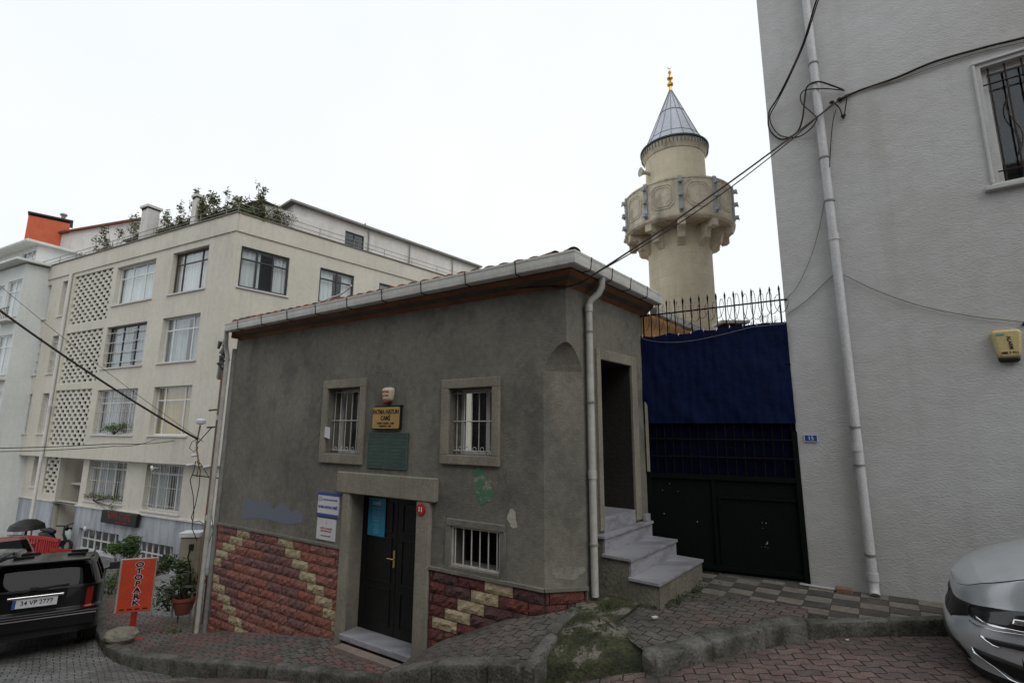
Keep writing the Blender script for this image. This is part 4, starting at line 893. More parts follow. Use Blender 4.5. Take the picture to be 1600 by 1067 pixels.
# ================================================================== MINARET
mn_axis = aty(1066.5, 480, 15.0); mx0, my0 = mn_axis[0], 15.0
def zax(py): r = ray(1066, py); return r[2]*(15.0/r[1])
def rpx(wpx, py):
    z = zax(py); zc = 15*math.cos(TH)+z*math.sin(TH); dist = math.hypot(15, mx0); return wpx*zc/F/2*math.cos(math.atan2(mx0, 15))**1
mi = thing('minaret', 'pale stone minaret with round balcony, grey conical lead cap and gilded finial', 'minaret', (mx0, my0, -2.2))
mi.rotation_euler = (0, 0, 0)
c0 = (mx0, my0, 0)
rs = rpx(101, 440); rt = rpx(95, 265); rbk = rpx(169, 335); rcp = rpx(103, 232)
zb0, zb1 = zax(378), zax(312)      # balcony parapet bottom/top at the axis
zb1 = zax(314); zb0 = zax(367)
zcap = zax(240); ztip = zax(142)
m = MB(); m.lathe(c0, [(rs*1.03, -2.4), (rs*1.01, 1.5), (rs, zb0-.55), (rs, zb0)], 64); m.build('shaft', M['minstone'], mi)
m = MB(); m.lathe(c0, [(rt*1.0, zb0+.1), (rt*.985, zcap-.30)], 64); m.build('upper_shaft', M['minstone'], mi)
# balcony floor and parapet with octagonal panels
m = MB(); m.lathe(c0, [(rs+.02, zb0-.06), (rbk-.05, zb0-.10), (rbk+.02, zb0-.04), (rbk+.035, zb0+.03), (rbk-.0, zb0+.05)], 72); 
m.build('balcony_floor', M['minold'], mi)
m = MB(); m.lathe(c0, [(rbk-.005, zb0+.04), (rbk-.005, zb1-.06), (rbk+.02, zb1-.05), (rbk+.02, zb1), (rbk-.09, zb1), (rbk-.10, zb0+.3)], 72); par = m.build('parapet', M['minold'], mi)
m = MB(); NP = 10; hz = (zb1-zb0)
camaz = math.atan2(-my0, -mx0)
for i in range(NP):
    ac = camaz+R_(4)+2*math.pi*(i+.5)/NP; hw = math.pi/NP*.62; z0_, z1_ = zb0+hz*.20, zb0+hz*.84; cx, cyy = ac, (z0_+z1_)/2; ha = hw; hh = (z1_-z0_)/2; k_ = .38
    for sc_, rr_ in ((1, .018), (.80, .012)):
        a_, h_ = ha*sc_, hh*sc_
        O = [(a_, -h_*(1-k_)), (a_, h_*(1-k_)), (a_*(1-k_), h_), (-a_*(1-k_), h_), (-a_, h_*(1-k_)), (-a_, -h_*(1-k_)), (-a_*(1-k_), -h_), (a_*(1-k_), -h_), (a_, -h_*(1-k_))]
        P = []
        for (p, q) in zip(O, O[1:]):
            for t in (0, .5): x = p[0]+(q[0]-p[0])*t; y = p[1]+(q[1]-p[1])*t; P.append((mx0+(rbk-.002)*math.cos(ac+x), my0+(rbk-.002)*math.sin(ac+x), cyy+y))
        P.append(P[0]); m.tube(P, rr_, 6)
m.build('panel_mouldings', M['minold'], mi)
# brackets, two-lobed
for i in range(NP):
    ac = camaz+R_(4)+2*math.pi*i/NP; fr = Fr((mx0, my0, 0), 0); fr.d = np.array([math.cos(ac), math.sin(ac), 0]); fr.n = np.array([-math.sin(ac), math.cos(ac), 0])
    m = MB(); hwid = .11; zt_ = zb0-.075
    O = [(rs-.03, zt_), (rbk-.04, zt_), (rbk-.04, zt_-.22)]
    O += [(rbk-.20, zt_-.25), (rbk-.24, zt_-.17), (rbk-.31, zt_-.20), (rbk-.36, zt_-.33), (rbk-.38, zt_-.46), (rbk-.52, zt_-.50), (rs+.03, zt_-.62), (rs-.03, zt_-.64)]
    ia = [m.V(fr.pt(a, -hwid, z)) for a, z in O]; ib = [m.V(fr.pt(a, hwid, z)) for a, z in O]
    m.face(ia); m.face(ib[::-1])
    for k in range(len(O)): m.face((ia[k], ib[k], ib[(k+1) % len(O)], ia[(k+1) % len(O)]))
    m.build('bracket', M['minold'], mi, bevel=.012)
# lamp posts on the parapet: three small floodlights on every post
for i in range(NP):
    ac = camaz+R_(4)+2*math.pi*i/NP; fr = Fr((mx0, my0, 0), 0); fr.d = np.array([-math.sin(ac), math.cos(ac), 0]); fr.n = np.array([math.cos(ac), math.sin(ac), 0])
    fl = MB(); fl.fbox(fr, -.055, .055, rbk-.0, rbk+.05, zb0+.06, zb1+.02); po = fl.build('pilaster', M['lampgrey'], mi)
    for t in (.10, .46, .82):
        f2 = MB(); z = zb0+hz*t; f2.fbox(fr, -.05, .05, rbk+.05, rbk+.15, z, z+.10); f2.fbox(fr, -.065, .065, rbk+.13, rbk+.16, z-.02, z+.03); f2.build('floodlight', M['lampgrey'], po)
# fringe, cap
m = MB(); m.lathe(c0, [(rt*.99, zcap-.28), (rcp*1.0, zcap-.08), (rcp*1.0, zcap+.01), (rt, zcap+.01)], 64); frg = m.build('cornice', M['minold'], mi)
m = MB()
for k in range(56):
    q = 2*math.pi*k/56; m.tube([(mx0+(rcp+.012)*math.cos(q), my0+(rcp+.012)*math.sin(q), zcap-.02), (mx0+(rcp+.012)*math.cos(q), my0+(rcp+.012)*math.sin(q), zcap-.17)], [.03, .014], 5)
m.build('hanging_fringe', mat('grey lead fringe', (.30,.28,.26), (.16,.15,.14), 8, .7), frg)
m = MB(); m.lathe(c0, [(rcp*.98, zcap+.0), (rcp*1.05, zcap+.005), (rcp*1.05, zcap+.06), (rcp*.95, zcap+.07)], 64); m.build('eaves_ring', mat('dark green lead', (.03,.055,.05), None, 5, .6), mi)
m = MB(); NF = 16
m.lathe(c0, [(rcp*.97, zcap+.05), (rcp*.80, zcap+(ztip-zcap)*.17), (rcp*.035, ztip)], NF, sm=False); cap = m.build('cone', M['lead'], mi)
m = MB()
for k in range(NF):
    q = 2*math.pi*k/NF; P = [(mx0+r*math.cos(q), my0+r*math.sin(q), z+.012) for r, z in ((rcp*.975, zcap+.05), (rcp*.805, zcap+(ztip-zcap)*.17), (rcp*.04, ztip))]; m.tube(P, .009, 5)
for t in (.17, .60):
    r = rcp*(.805 if t == .17 else .80*(1-t)/.83+.03); z = zcap+(ztip-zcap)*t; m.tube([(mx0+r*math.cos(q), my0+r*math.sin(q), z) for q in [2*math.pi*k/NF for k in range(NF+1)]], .010, 5)
m.build('lead_seams', mat('lead seam', (.26,.28,.31), None, 5, .5), cap)
m = MB(); fz = zax(104)-ztip
def bl_(t, r): return (r*.78, ztip+fz*t)
m.lathe(c0, [bl_(-.05,.07), bl_(.05,.075), bl_(.10,.05), bl_(.16,.06), bl_(.20,.12), bl_(.26,.135), bl_(.31,.09), bl_(.36,.05), bl_(.42,.07), bl_(.47,.125), bl_(.52,.12), bl_(.57,.06), bl_(.62,.03), bl_(.68,.05), bl_(.73,.075), bl_(.78,.05), bl_(.82,.015), bl_(.9,.01)], 20); fo = m.build('finial', M['gold'], mi)
m = MB(); P = [(mx0+.07*math.sin(q), my0, ztip+fz*.95-.07*math.cos(q)+.02) for q in [R_(x) for x in range(-140, 141, 20)]]; m.tube(P, [.002+.012*math.cos(R_(x)/1.6)**2 for x in range(-140, 141, 20)], 6); m.build('crescent', M['gold'], fo)
# horn loudspeaker
hz_ = zax(277); lr = np.array([-1, -.25, 0]); lr /= np.linalg.norm(lr)
bpnt = np.array([mx0, my0, hz_])+lr*(rt-.02)
m = MB(); m.tube([bpnt, bpnt+lr*.10, bpnt+lr*.22, bpnt+lr*.30, bpnt+lr*.34], [.05, .055, .07, .12, .15], 16); m.tube([bpnt-np.array([0,0,.08]), bpnt+lr*.08-np.array([0,0,.05]), bpnt+lr*.1], .02, 6)
tag(m.build('loudspeaker', mat('cream horn plastic', (.5,.48,.42))), 'cream horn loudspeaker sticking out of the minaret above its balcony', 'loudspeaker')

# chimney and bare shrub beyond the gate
cp_ = aty(1143, 522, 13.0)
m = MB(); m.box((cp_[0], cp_[1], cp_[2]-1.6), (.30,.22,1.72)); m.box((cp_[0], cp_[1], cp_[2]+.28), (.38,.30,.035))
for dx in (-.22, 0, .22): m.box((cp_[0]+dx, cp_[1], cp_[2]+.19), (.05,.18,.07), 1)
tag(m.build('chimney', [M['cream2'], M['dark']], bevel=.008), 'low pale chimney beyond the gate at the foot of the minaret', 'chimney')
sb = MB(); rr = random.Random(21); bp0 = aty(1185, 520, 11.5); base = np.array([bp0[0]+.1, bp0[1], -1.9])
tr = [base, base+[.02,0,1.5], np.array([bp0[0], bp0[1], bp0[2]-.5])]
sb.tube(tr, [.05,.04,.03], 7)
def branch(p, d, L, r, lv):
    q = p+d*L*.5+np.array([rr.uniform(-.04,.04), rr.uniform(-.04,.04), 0])*L; e = q+d*L*.5+np.array([0,0,.06*L]); sb.tube([p, q, e], [r, r*.8, r*.55], 4)
    if lv:
        for _ in range(3 if lv > 1 else 4):
            nd = d+np.array([rr.uniform(-.8,.8), rr.uniform(-.6,.6), rr.uniform(-.1,.6)]); nd /= np.linalg.norm(nd); branch(e if rr.random() < .5 else q, nd, L*.72, r*.6, lv-1)
for _ in range(7):
    nd = np.array([rr.uniform(-1,1), rr.uniform(-.5,.5), .7]); nd /= np.linalg.norm(nd); branch(tr[-1], nd, .36, .018, 3)
bt = thing('bare_tree', 'small leafless tree with fine twigs showing behind the gate spikes', 'tree', base); sb.build('trunk', M['twig'], bt)

# ================================================================== APARTMENT BLOCK (left, behind)
ab = thing('apartment_block', 'four storey cream apartment block on the left with cement lattice strips and rooftop planting', 'apartment block', A.pt(-6,-4,-5))
A2 = A.shift(-.30)
cols = dict(c1=(-3.84,-1.55), c2=(-7.85,-4.95), nar=(-12.55,-11.85), c3=(-15.75,-13.62))
rows = [(5.05,6.72),(2.40,4.13),(-.27,1.50)]
scr = [(-11.35,-8.1,4.50,6.80),(-11.35,-8.2,1.86,4.15),(-11.45,-8.35,-.79,1.59)]
holes = []
for z0, z1 in rows:
    for k, (a, b) in cols.items(): holes.append((a, b, z0, z1))
holes = [(a-(.05 if z0 < 5 else -.08), b-(.0 if z0 < 5 else -.05), z0, z1) for a, b, z0, z1 in holes]
UL2 = -16.3
m = MB(); m.wall(A, UL2, 0, -1.25, 7.0, holes+scr, .28)
Rh = [(.23,1.99,4.97,6.49),(3.25,4.80,5.0,6.45),(6.06,7.9,5.0,6.45),(9.6,11.2,5.0,6.45)]
m.wall(Rf, 0, 14, -1.25, 6.98, Rh, .14)
m.fbox(A, UL2, .04, -.5, .05, 6.98, 7.66, 0)        # parapet band, street side
m.poly([A.pt(UL2,0,-1.25), A.pt(0,0,-1.25), A.pt(0,-.34,-1.25), A.pt(UL2,-.34,-1.25)])
m.poly([Rf.pt(0,0,-1.25), Rf.pt(14,0,-1.25), Rf.pt(14,-.34,-1.25), Rf.pt(0,-.34,-1.25)])
m.poly([A.pt(UL2,0,-1.25), A.pt(UL2,-11,-1.25), A.pt(UL2,-11,7.6), A.pt(UL2,0,7.6)])
m.poly([A.pt(UL2,-.3,7.45), A.pt(0,-.3,7.45), Rf.pt(14,-.3,7.45), A.pt(UL2,-13,7.45)])
m.build('wall', M['cream'], ab)
m = MB(); m.fbox(Rf, .04, 14, -.4, .05, 6.98, 7.66); m.build('parapet', M['cream'], ab)
m = MB(); m.fbox(A, UL2, .09, -.12, .10, 7.662, 7.70); m.fbox(Rf, .10, 14, -.12, .10, 7.662, 7.70); m.build('coping', mat('brown coping', (.22,.19,.16), None, 3, .8), ab)
# lower, set back storeys
l1 = (-4.28,-2.0,-2.96,-1.32); l2 = (-8.40,-5.60,-2.88,-1.32); l3 = (-16.1,-14.3,-2.62,-1.25); dor = (-10.80,-8.86,-5.3,-1.26); s4 = (-12.05,-10.93,-2.85,-1.27); ln = (-13.2,-12.5,-2.6,-1.27)
cw1 = (-8.38,-5.47,-4.75,-3.95); cw2 = (-4.19,-2.02,-4.83,-4.03)
m = MB(); m.wall(A2, UL2-.0, -.02, -3.08, -1.25, [l1, l2, l3, s4, ln, (dor[0],dor[1],-3.08,-1.251)], .26); 
m.wall(Rf.shift(-.3), .2, 14, -6, -1.25)
m.build('lower_wall', M['cream'], ab)
m = MB(); gd1 = (-16.2,-14.4,-5.3,-3.9); gd2 = (-13.2,-12.2,-5.3,-4.0)
m.wall(A2, UL2, -.02, -6.2, -3.14, [cw1, cw2, (dor[0],dor[1],-6.2,-3.141), gd1, gd2], .25, v=.03); m.build('marble_cladding', M['bmarble'], ab)
m = MB(); m.fbox(A2, dor[1], -.0, -.02, .10, -3.14, -3.08); m.fbox(A2, UL2, dor[0], -.02, .07, -3.12, -3.08); m.build('string_course', M['cream2'], ab)
m = MB(); m.fbox(A2, dor[0]-.05, dor[1]+.02, -2.4, -2.3, -6, -1.3); m.poly([A2.pt(dor[0],-2.4,-6), A2.pt(dor[0],.0,-6), A2.pt(dor[0],.0,-1.3), A2.pt(dor[0],-2.4,-1.3)]); m.poly([A2.pt(dor[1],-2.4,-6), A2.pt(dor[1],.0,-6), A2.pt(dor[1],.0,-1.3), A2.pt(dor[1],-2.4,-1.3)])
m.fbox(A2, dor[0], dor[1], -2.3, -.5, -2.45, -2.36)
m.build('entrance_recess', M['cream'], ab)
m = MB(); m.fbox(A2, dor[0]+.1, dor[1]-.3, -2.28, -2.24, -4.9, -2.6); m.build('entrance_door', M['brownframe'], ab)
def aw(fr, r, fm, ncol, trans=.72, cur='curtain', rec=.22, grille=0, mids=None, fw=.055, darkhole=True, sill=True, cover=1.0, lab=None):
    a, b, c, d = r; m = MB(); m.frame(fr, a, b, c, d, fw, -rec, -rec+.05)
    xs = mids or [a+(b-a)*i/ncol for i in range(1, ncol)]
    for x in xs: m.fbox(fr, x-fw*.45, x+fw*.45, -rec+.001, -rec+.049, c+fw, d-fw)
    if trans:
        zt = c+(d-c)*trans
        ed = [a+fw]+[q for x in xs for q in (x-fw*.45, x+fw*.45)]+[b-fw]
        for k in range(0, len(ed), 2): m.fbox(fr, ed[k], ed[k+1], -rec+.001, -rec+.049, zt-fw*.4, zt+fw*.4)
    wo = m.build('window', M[fm], ab, label=lab)
    p = MB(); p.fbox(fr, a+fw*.5, b-fw*.5, -rec+.018, -rec+.026, c+fw*.5, d-fw*.5); p.build('pane', M['glass'], wo)
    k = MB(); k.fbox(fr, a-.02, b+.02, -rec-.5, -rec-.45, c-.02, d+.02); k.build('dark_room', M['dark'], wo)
    if cur:
        q = MB(); n = 60; L_ = []
        for i in range(n+1):
            t = i/n; 
            u = a+(b-a)*t; v = -rec-.10+.018*math.sin(t*n*1.1)+.01*math.sin(t*31); L_.append((q.V(fr.pt(u,v,c)), q.V(fr.pt(u,v,d))))
        for i in range(n):
            t = i/n
            if cover < 1 and abs(t-.55) < (1-cover)/2: continue
            q.face((L_[i][0], L_[i+1][0], L_[i+1][1], L_[i][1]), 0, True)
        q.build('curtain', M[cur], wo)
    if sill: q = MB(); q.fbox(fr, a-.06, b+.06, -rec+.05, .06, c-.055, c-.002); q.build('sill', M['cream2'], wo)
    if grille:
        q = MB(); nb = int((b-a)/.15)
        if grille == 1:
            for i in range(1, nb): u = a+(b-a)*i/nb; q.tube([fr.pt(u,-.05,c), fr.pt(u,-.05,d)], .009, 5)
            for t in (.12, .5, .82): q.tube([fr.pt(a,-.05,c+(d-c)*t), fr.pt(b,-.05,c+(d-c)*t)], .010, 5)
        else:
            for t in (.12, .36, .60, .84): q.tube([fr.pt(a,-.05,c+(d-c)*t), fr.pt(b,-.05,c+(d-c)*t)], .018, 5)
        q.build('window_bars', M['whitebar'], wo)
    return wo
H = lambda r: holes[r]
aw(A, holes[0], 'brownframe', 3, .72, 'curtain', mids=[holes[0][0]+.5, holes[0][1]-.62], lab='brown framed top floor window')
aw(A, holes[1], 'whiteframe', 3, .70, 'curtain', lab='white framed top floor window'); aw(A, holes[2], 'whiteframe', 1, .6, 'curtain', cover=.7); aw(A, holes[3], 'whiteframe', 2, .7, 'curtain')
aw(A, holes[4], 'whiteframe', 3, .72, 'curtaing', mids=[holes[4][0]+.5, holes[4][1]-.62], cover=.9); aw(A, holes[5], 'darkframe', 3, 0, 'curtaing', grille=2, cover=.88, lab='window with grey curtains behind four rails'); aw(A, holes[6], 'whiteframe', 1, .6, 'curtaing', grille=2); aw(A, holes[7], 'whiteframe', 2, .7, 'curtaing', grille=2)
aw(A, holes[8], 'whiteframe', 3, .72, 'curtainy', mids=[holes[8][0]+.5, holes[8][1]-.62], lab='white framed window with mustard yellow curtains'); w10 = aw(A, holes[9], 'whiteframe', 4, .7, 'curtaing', grille=1, cover=.8); aw(A, holes[10], 'whiteframe', 1, .6, 'curtaing'); aw(A, holes[11], 'whiteframe', 2, .7, 'curtain', grille=1)
aw(A2, l1, 'whiteframe', 4, .78, 'curtaing', cover=.85, lab='wide barred first floor window beside the cable pole', grille=1); aw(A2, l2, 'whiteframe', 5, .8, 'curtaing', grille=1, cover=.8); aw(A2, l3, 'whiteframe', 2, .75, 'curtaing', grille=1); aw(A2, ln, 'whiteframe', 1, 0, None)
for r in (cw1, cw2):
    a, b, c, d = r; aw(A2, r, 'whiteframe', 6, .5, None, rec=.15, fw=.05, lab='wide white gridded cafe window')
for r, c_ in ((gd1, 'darkframe'), (gd2, 'darkframe')):
    m = MB(); a, b, c, d = r; m.fbox(A2, a, b, -.25, -.2, c-.9, d)
    for k in range(12): m.fbox(A2, a, b, -.2, -.185, c+.12*k, c+.12*k+.10) if c+.12*k+.1 < d else None
    m.build('shutter_door', M['darkframe'], ab)
for r, nc in zip(Rh, (3, 2, 2, 2)):
    w_ = aw(Rf, r, 'darkframe', nc, .70, 'curtain', rec=.10, fw=.07, cover=.75, lab='charcoal framed end wall window')
# lattice panels of pierced cement blocks (holes shown by real depth)
def lattice(fr, r, du=.46, dz=.165):
    a, b, c, d = r; nu = round((b-a)/du); nz = round((d-c)/dz); du = (b-a)/nu; dz = (d-c)/nz
    m = MB(); v0, v1 = -.11, -.05
    def qb(u0, u1, z0, z1):
        P = [fr.pt(u0,v1,z0), fr.pt(u1,v1,z0), fr.pt(u1,v1,z1), fr.pt(u0,v1,z1)]; Q = [p-fr.n*(v1-v0) for p in P]
        i = [m.V(p) for p in P]; j = [m.V(p) for p in Q]; m.face(i)
        for k in range(4): m.face((i[k], j[k], j[(k+1) % 4], i[(k+1) % 4]))
    for j in range(nz):
        z0 = c+dz*j; off = (j % 2)*du/2
        qb(a, b, z0, z0+dz*.30)
        k = -1
        while a+off+k*du < b:
            x0 = a+off+k*du; e0, e1 = max(a, x0), min(b, x0+du*.40)
            if e1-e0 > .01: qb(e0, e1, z0+dz*.30+.001, z0+dz-.001)
            k += 1
    lo = m.build('lattice_panel', M['screenm'], ab)
    q = MB(); q.fbox(fr, a, b, -.9, -.85, c, d); q.build('dark_stairwell', M['dark'], lo)
for r in scr: lattice(A, r)
lattice(A2, s4)
m = MB(); m.tube([A.pt(-11.6,.08,6.95), A.pt(-11.6,.08,-4.9)], .065, 8); m.build('downpipe', M['cream2'], ab)
# railing on the parapet, street and end
m = MB(); 
for fr, u0, u1 in ((A, UL2, 0.0), (Rf, 0.0, 12.5)):
    for z in (7.86, 8.05): m.tube([fr.pt(u0,.0,z), fr.pt(u1,.0,z)], .014, 5)
    u = u0
    while u <= u1: m.tube([fr.pt(u,0,7.7), fr.pt(u,0,8.06)], .013, 5); u += 1.56
m.build('roof_railing', M['grey'], ab)
# penthouse
R3 = Rf.shift(-1.35); A3 = A.shift(-1.6)
ppx = R3.uz(460, 322); pe = R3.uz(745, 413)
zt_ = (ppx[1]+pe[1])/2; u0p = ppx[0]; u1p = pe[0]
pw = R3.uz(540, 360); pw2 = R3.uz(568, 392)
m = MB(); m.wall(R3, u0p, u1p, 7.4, zt_-.05, [(pw[0], pw2[0], pw2[1]-.25, pw[1])], .15); m.poly([R3.pt(u0p,0,7.4), R3.pt(u0p,0,zt_), R3.pt(u0p,-6,zt_), R3.pt(u0p,-6,7.4)]); m.build('penthouse_wall', M['cream2'], ab)
m = MB(); m.fbox(R3, u0p-.25, u1p+.25, -6, .22, zt_-.05, zt_+.04); m.build('penthouse_roof', M['grey'], ab)
aw(R3, (pw[0], pw2[0], pw2[1]-.25, pw[1]), 'darkframe', 2, 0, None, rec=.1, lab='penthouse window')
m = MB()
for u in (pe[0]*.55+u0p*.45, pe[0]*.82+u0p*.18, u0p+3.6): m.tube([R3.pt(u,.08,zt_-.1), R3.pt(u,.08,7.4)], .035, 6)
m.tube([R3.pt(u0p+3.6,-.3,zt_), R3.pt(u0p+3.6,-.3,zt_+.35)], .04, 6)
m.build('penthouse_pipes', M['grey'], ab)
# second roof volume by the corner: hidden by planting, dark edge
q1 = Rf.shift(-.8).uz(412, 316); q2 = Rf.shift(-.8).uz(452, 330)
A4 = A.shift(-1.5)
e0 = A4.uz(175, 388); e1 = A4.uz(405, 318)
m = MB()
ca_, cb_ = A4.pt(-1.2, 0, 7.4), A4.pt(-12.5, 0, 7.4)
_rc = aty(412, 315, 18.4); ztt = float(_rc[2])-.07; A4 = Fr(_rc, A.ang); R4 = Fr(_rc, Rf.ang)
m.wall(A4, -9.5, 0, 7.3, ztt); m.wall(R4, 0, 2.6, 7.3, ztt); m.build('roof_room', M['cream2'], ab)
m = MB(); m.fbox(A4, -9.7, .15, -3, .2, ztt, ztt+.07); m.build('roof_slab', mat('dark roof edge', (.06,.07,.06), None, 4, .8), ab)
# chimneys
def chim(px, py, wpx, hpx, Y, label, m1=M['cream2']):
    p = aty(px, py, Y); sx = wpx/F*Y/2
    m = MB(); hh = hpx/F*Y
    m.box((p[0], p[1], p[2]-hh/2-.6), (sx*.85, sx*.85, hh/2+.6-.14), 0, R_(-27)); m.box((p[0], p[1], p[2]-.04), (sx*1.12, sx*1.12, .05), 0, R_(-27))
    for dx in (-.6, 0, .6): m.box((p[0]+dx*sx, p[1]-dx*sx*.4, p[2]-.13), (sx*.16, sx*.9, .055), 1, R_(-27))
    m.box((p[0], p[1], p[2]-.125), (sx*.6, sx*.6, .06), 0, R_(-27))
    o = m.build('chimney', [m1, M['dark']], ab, label=label); return o
chim(237, 325, 21, 40, 20.2, 'squat capped chimney'); chim(311, 307, 14, 40, 19.2, 'slim capped chimney')
# cafe sign, cameras
cs = thing('cafe_sign', 'dark sign board with red cafe lettering on the blue grey marble cladding', 'sign', A2.pt(-5.2,.05,-3.55))
m = MB(); m.fbox(A2, -6.50, -4.10, .10, .22, -3.56, -3.10); m.build('board', M['black'], cs, bevel=.02)
text('SIMA CAFE', .33, mat('dull red lettering', (.20,.03,.03)), A2, -5.25, .222, -3.28, cs, bold=.004); text('KAHVALTI - NARGILE', .08, M['letterr'], A2, -5.1, .222, -3.48, cs)
def cctv(fr, u, z, lab, v=.1):
    m = MB(); m.tube([fr.pt(u,0,z), fr.pt(u,.15,z+.03)], .02, 6); m.tube([fr.pt(u-.12,.15,z+.05), fr.pt(u+.16,.28,z+.0)], .045, 10); tag(m.build('camera', M['signw']), lab, 'security camera')
cctv(A2, -7.55, -3.9, 'white security camera above the gridded cafe window by the entrance'); cctv(A, -3.0, -1.42, 'white security camera under the ledge between the two wide windows')
cctv(A, -11.3, .9, 'security camera across the middle of the cement lattice'); 

# ================================================================== FAR LEFT BUILDING with bay and balconies
E_ = A.shift(.9, 0)
fb = thing('bay_building', 'pale building at the left edge with glazed bay windows and small iron balconies', 'building', E_.pt(-19,0,-5.5))
ue = E_.uz(36, 440)[0]+.05
m = MB(); hs = []
for k, (z0, z1) in enumerate(((5.15,6.75),(2.45,4.1),(-.25,1.45),(-2.9,-1.2))): hs.append((ue-1.6, ue-.12, z0-.1, z1+.1)); hs.append((ue-4.2, ue-2.0, z0, z1)); 
m.wall(E_, ue-12, ue, -6.5, 7.55, hs, .2); m.poly([E_.pt(ue,0,-6.5), E_.pt(ue,-9,-6.5), E_.pt(ue,-9,7.55), E_.pt(ue,0,7.55)]); m.build('wall', M['bay'], fb)
ab_ = ab; ab = fb
for k, h in enumerate(hs): aw(E_, h, 'whiteframe', 2 if k % 2 == 0 else 3, .7, 'curtain', rec=.1)
ab = ab_
zr = 7.62
m = MB(); m.fbox(E_, ue-12, ue+.25, -9, .45, zr, zr+.10); m.build('roof_edge', M['gutter'], fb)
for k, z in enumerate((4.45, 1.75, -.95)):
    m = MB(); m.fbox(E_, ue-1.6, ue, 0.005, .35, z+.32, z+.42); bo = m.build('balcony', M['cream2'], fb); q = MB()
    for i in range(9): u = ue-1.55+i*.18; q.tube([E_.pt(u,.31,z+.42), E_.pt(u,.31,z+.95)], .010, 5)
    q.tube([E_.pt(ue-1.58,.31,z+.95), E_.pt(ue-.02,.31,z+.95)], .015, 5); q.build('railing', M['iron'], bo)
zq = E_.shift(-1.5).uz(30, 376)[1]-.75; E2 = E_.shift(-1.4); uq = E2.uz(57, 400)[0]
m = MB(); wq = (uq-1.75, uq-.15, zq-1.75, zq-.2); m.wall(E2, ue-12, uq, 7.4, zq, [wq, (uq-4.6, uq-2.3, zq-1.75, zq-.2)], .12); m.poly([E2.pt(uq,0,7.4), E2.pt(uq,-7,7.4), E2.pt(uq,-7,zq), E2.pt(uq,0,zq)]); m.build('upper_wall', M['bay'], fb)
ab = fb; aw(E2, wq, 'whiteframe', 3, .7, 'curtain', rec=.08); aw(E2, (uq-4.6, uq-2.3, zq-1.75, zq-.2), 'whiteframe', 4, .7, 'curtain', rec=.08); ab = ab_
m = MB(); m.fbox(E2, ue-12, uq+.3, -7, .5, zq, zq+.12); m.tube([E2.pt(ue-12,.52,zq+.05), E2.pt(uq+.3,.52,zq+.05)], .08, 8); m.build('roof_edge', M['gutter'], fb)
# building behind with red stack
X_ = A.shift(-4.5)
xb = thing('brick_stack_building', 'pale rendered roof storey behind the cream block carrying a large red stack', 'building', X_.pt(-20,0,5))
p0 = X_.uz(60, 372); p1 = X_.uz(190, 362)
m = MB(); i = [m.V(X_.pt(*q)) for q in ((p0[0]-2,0,4),(p1[0]+4,0,4),(p1[0]+4,0,p1[1]+.1),(p0[0],0,p0[1]),(p0[0]-2,0,p0[1]-.3))]; m.face(i); j = [m.V(X_.pt(q[0],-5,q[1])) for q in ((p0[0]-2,4),(p1[0]+4,4),(p1[0]+4,p1[1]+.1),(p0[0],p0[1]),(p0[0]-2,p0[1]-.3))]; 
for k in range(5): m.face((i[k], i[(k+1) % 5], j[(k+1) % 5], j[k]))
m.build('wall', M['cream2'], xb)
m = MB(); m.tube([X_.pt(p0[0]-.1,.1,p0[1]+.08), X_.pt(p1[0]+4,.1,p1[1]+.18)], .11, 6); m.build('roof_edge', mat('rust red roof edge', (.17,.045,.03)), xb)
r0 = X_.uz(38, 368); r1 = X_.uz(110, 345); r2 = X_.uz(46, 332)
XS = Fr(aty(44, 340, 31.5), 48); sr = XS.uz(109, 352); sl_ = XS.uz(44, 336)
m = MB(); m.fbox(XS, 0, sr[0], -1.3, 0, 7, sl_[1]); stk_ = m.build('stack', mat('orange red tile hanging', (.50,.11,.05), (.40,.085,.04), 2, .8), xb)
m = MB(); m.fbox(XS, -.05, sr[0]+.15, -1.4, .12, sl_[1]+.12, sl_[1]+.24); m.fbox(XS, .3, sr[0]-.3, -1.2, -.1, sl_[1]+.002, sl_[1]+.118); m.build('stack_cap', M['black'], stk_)
m = MB(); m.tube([XS.pt(sr[0]-.4,-.5,sl_[1]), XS.pt(sr[0]-.4,-.5,sl_[1]+.62)], .12, 8); m.tube([XS.pt(sr[0]-.4,-.5,sl_[1]+.62), XS.pt(sr[0]-.4,-.5,sl_[1]+.74)], .2, 8); m.build('vent', M['grey'], xb)

# ================================================================== PLANTS
def plant(name, label, cat, base, clumps, leaf, seed, stems=6, group=None, mats=(0,), ratio=.5):
    rg = random.Random(seed); t = thing(name, label, cat, base, group)
    m = MB()
    for c, r, n in clumps:
        leaves(m, c, r, int(n*.65), leaf, rg, 0); leaves(m, (c[0], c[1], c[2]+r[2]*.3), (r[0]*1.15, r[1]*1.1, r[2]*1.1), int(n*.35), leaf*.9, rg, 1)
    m.build('crown', [mats[0], mats[1]], t)
    s = MB()
    for c, r, n in clumps:
        for _ in range(stems):
            e = np.array(c)+np.array([rg.uniform(-1,1)*r[0]*.8, rg.uniform(-1,1)*r[1]*.8, rg.uniform(0,1)*r[2]*.9]); b = np.array(base)+np.array([rg.uniform(-.03,.03), rg.uniform(-.03,.03), 0]); mid = (b+e)/2+np.array([rg.uniform(-.1,.1)*r[0], 0, .1*r[2]])
            s.tube([b, mid, e], [.014, .009, .004], 4)
    s.build('stems', M['twig'], t); return t
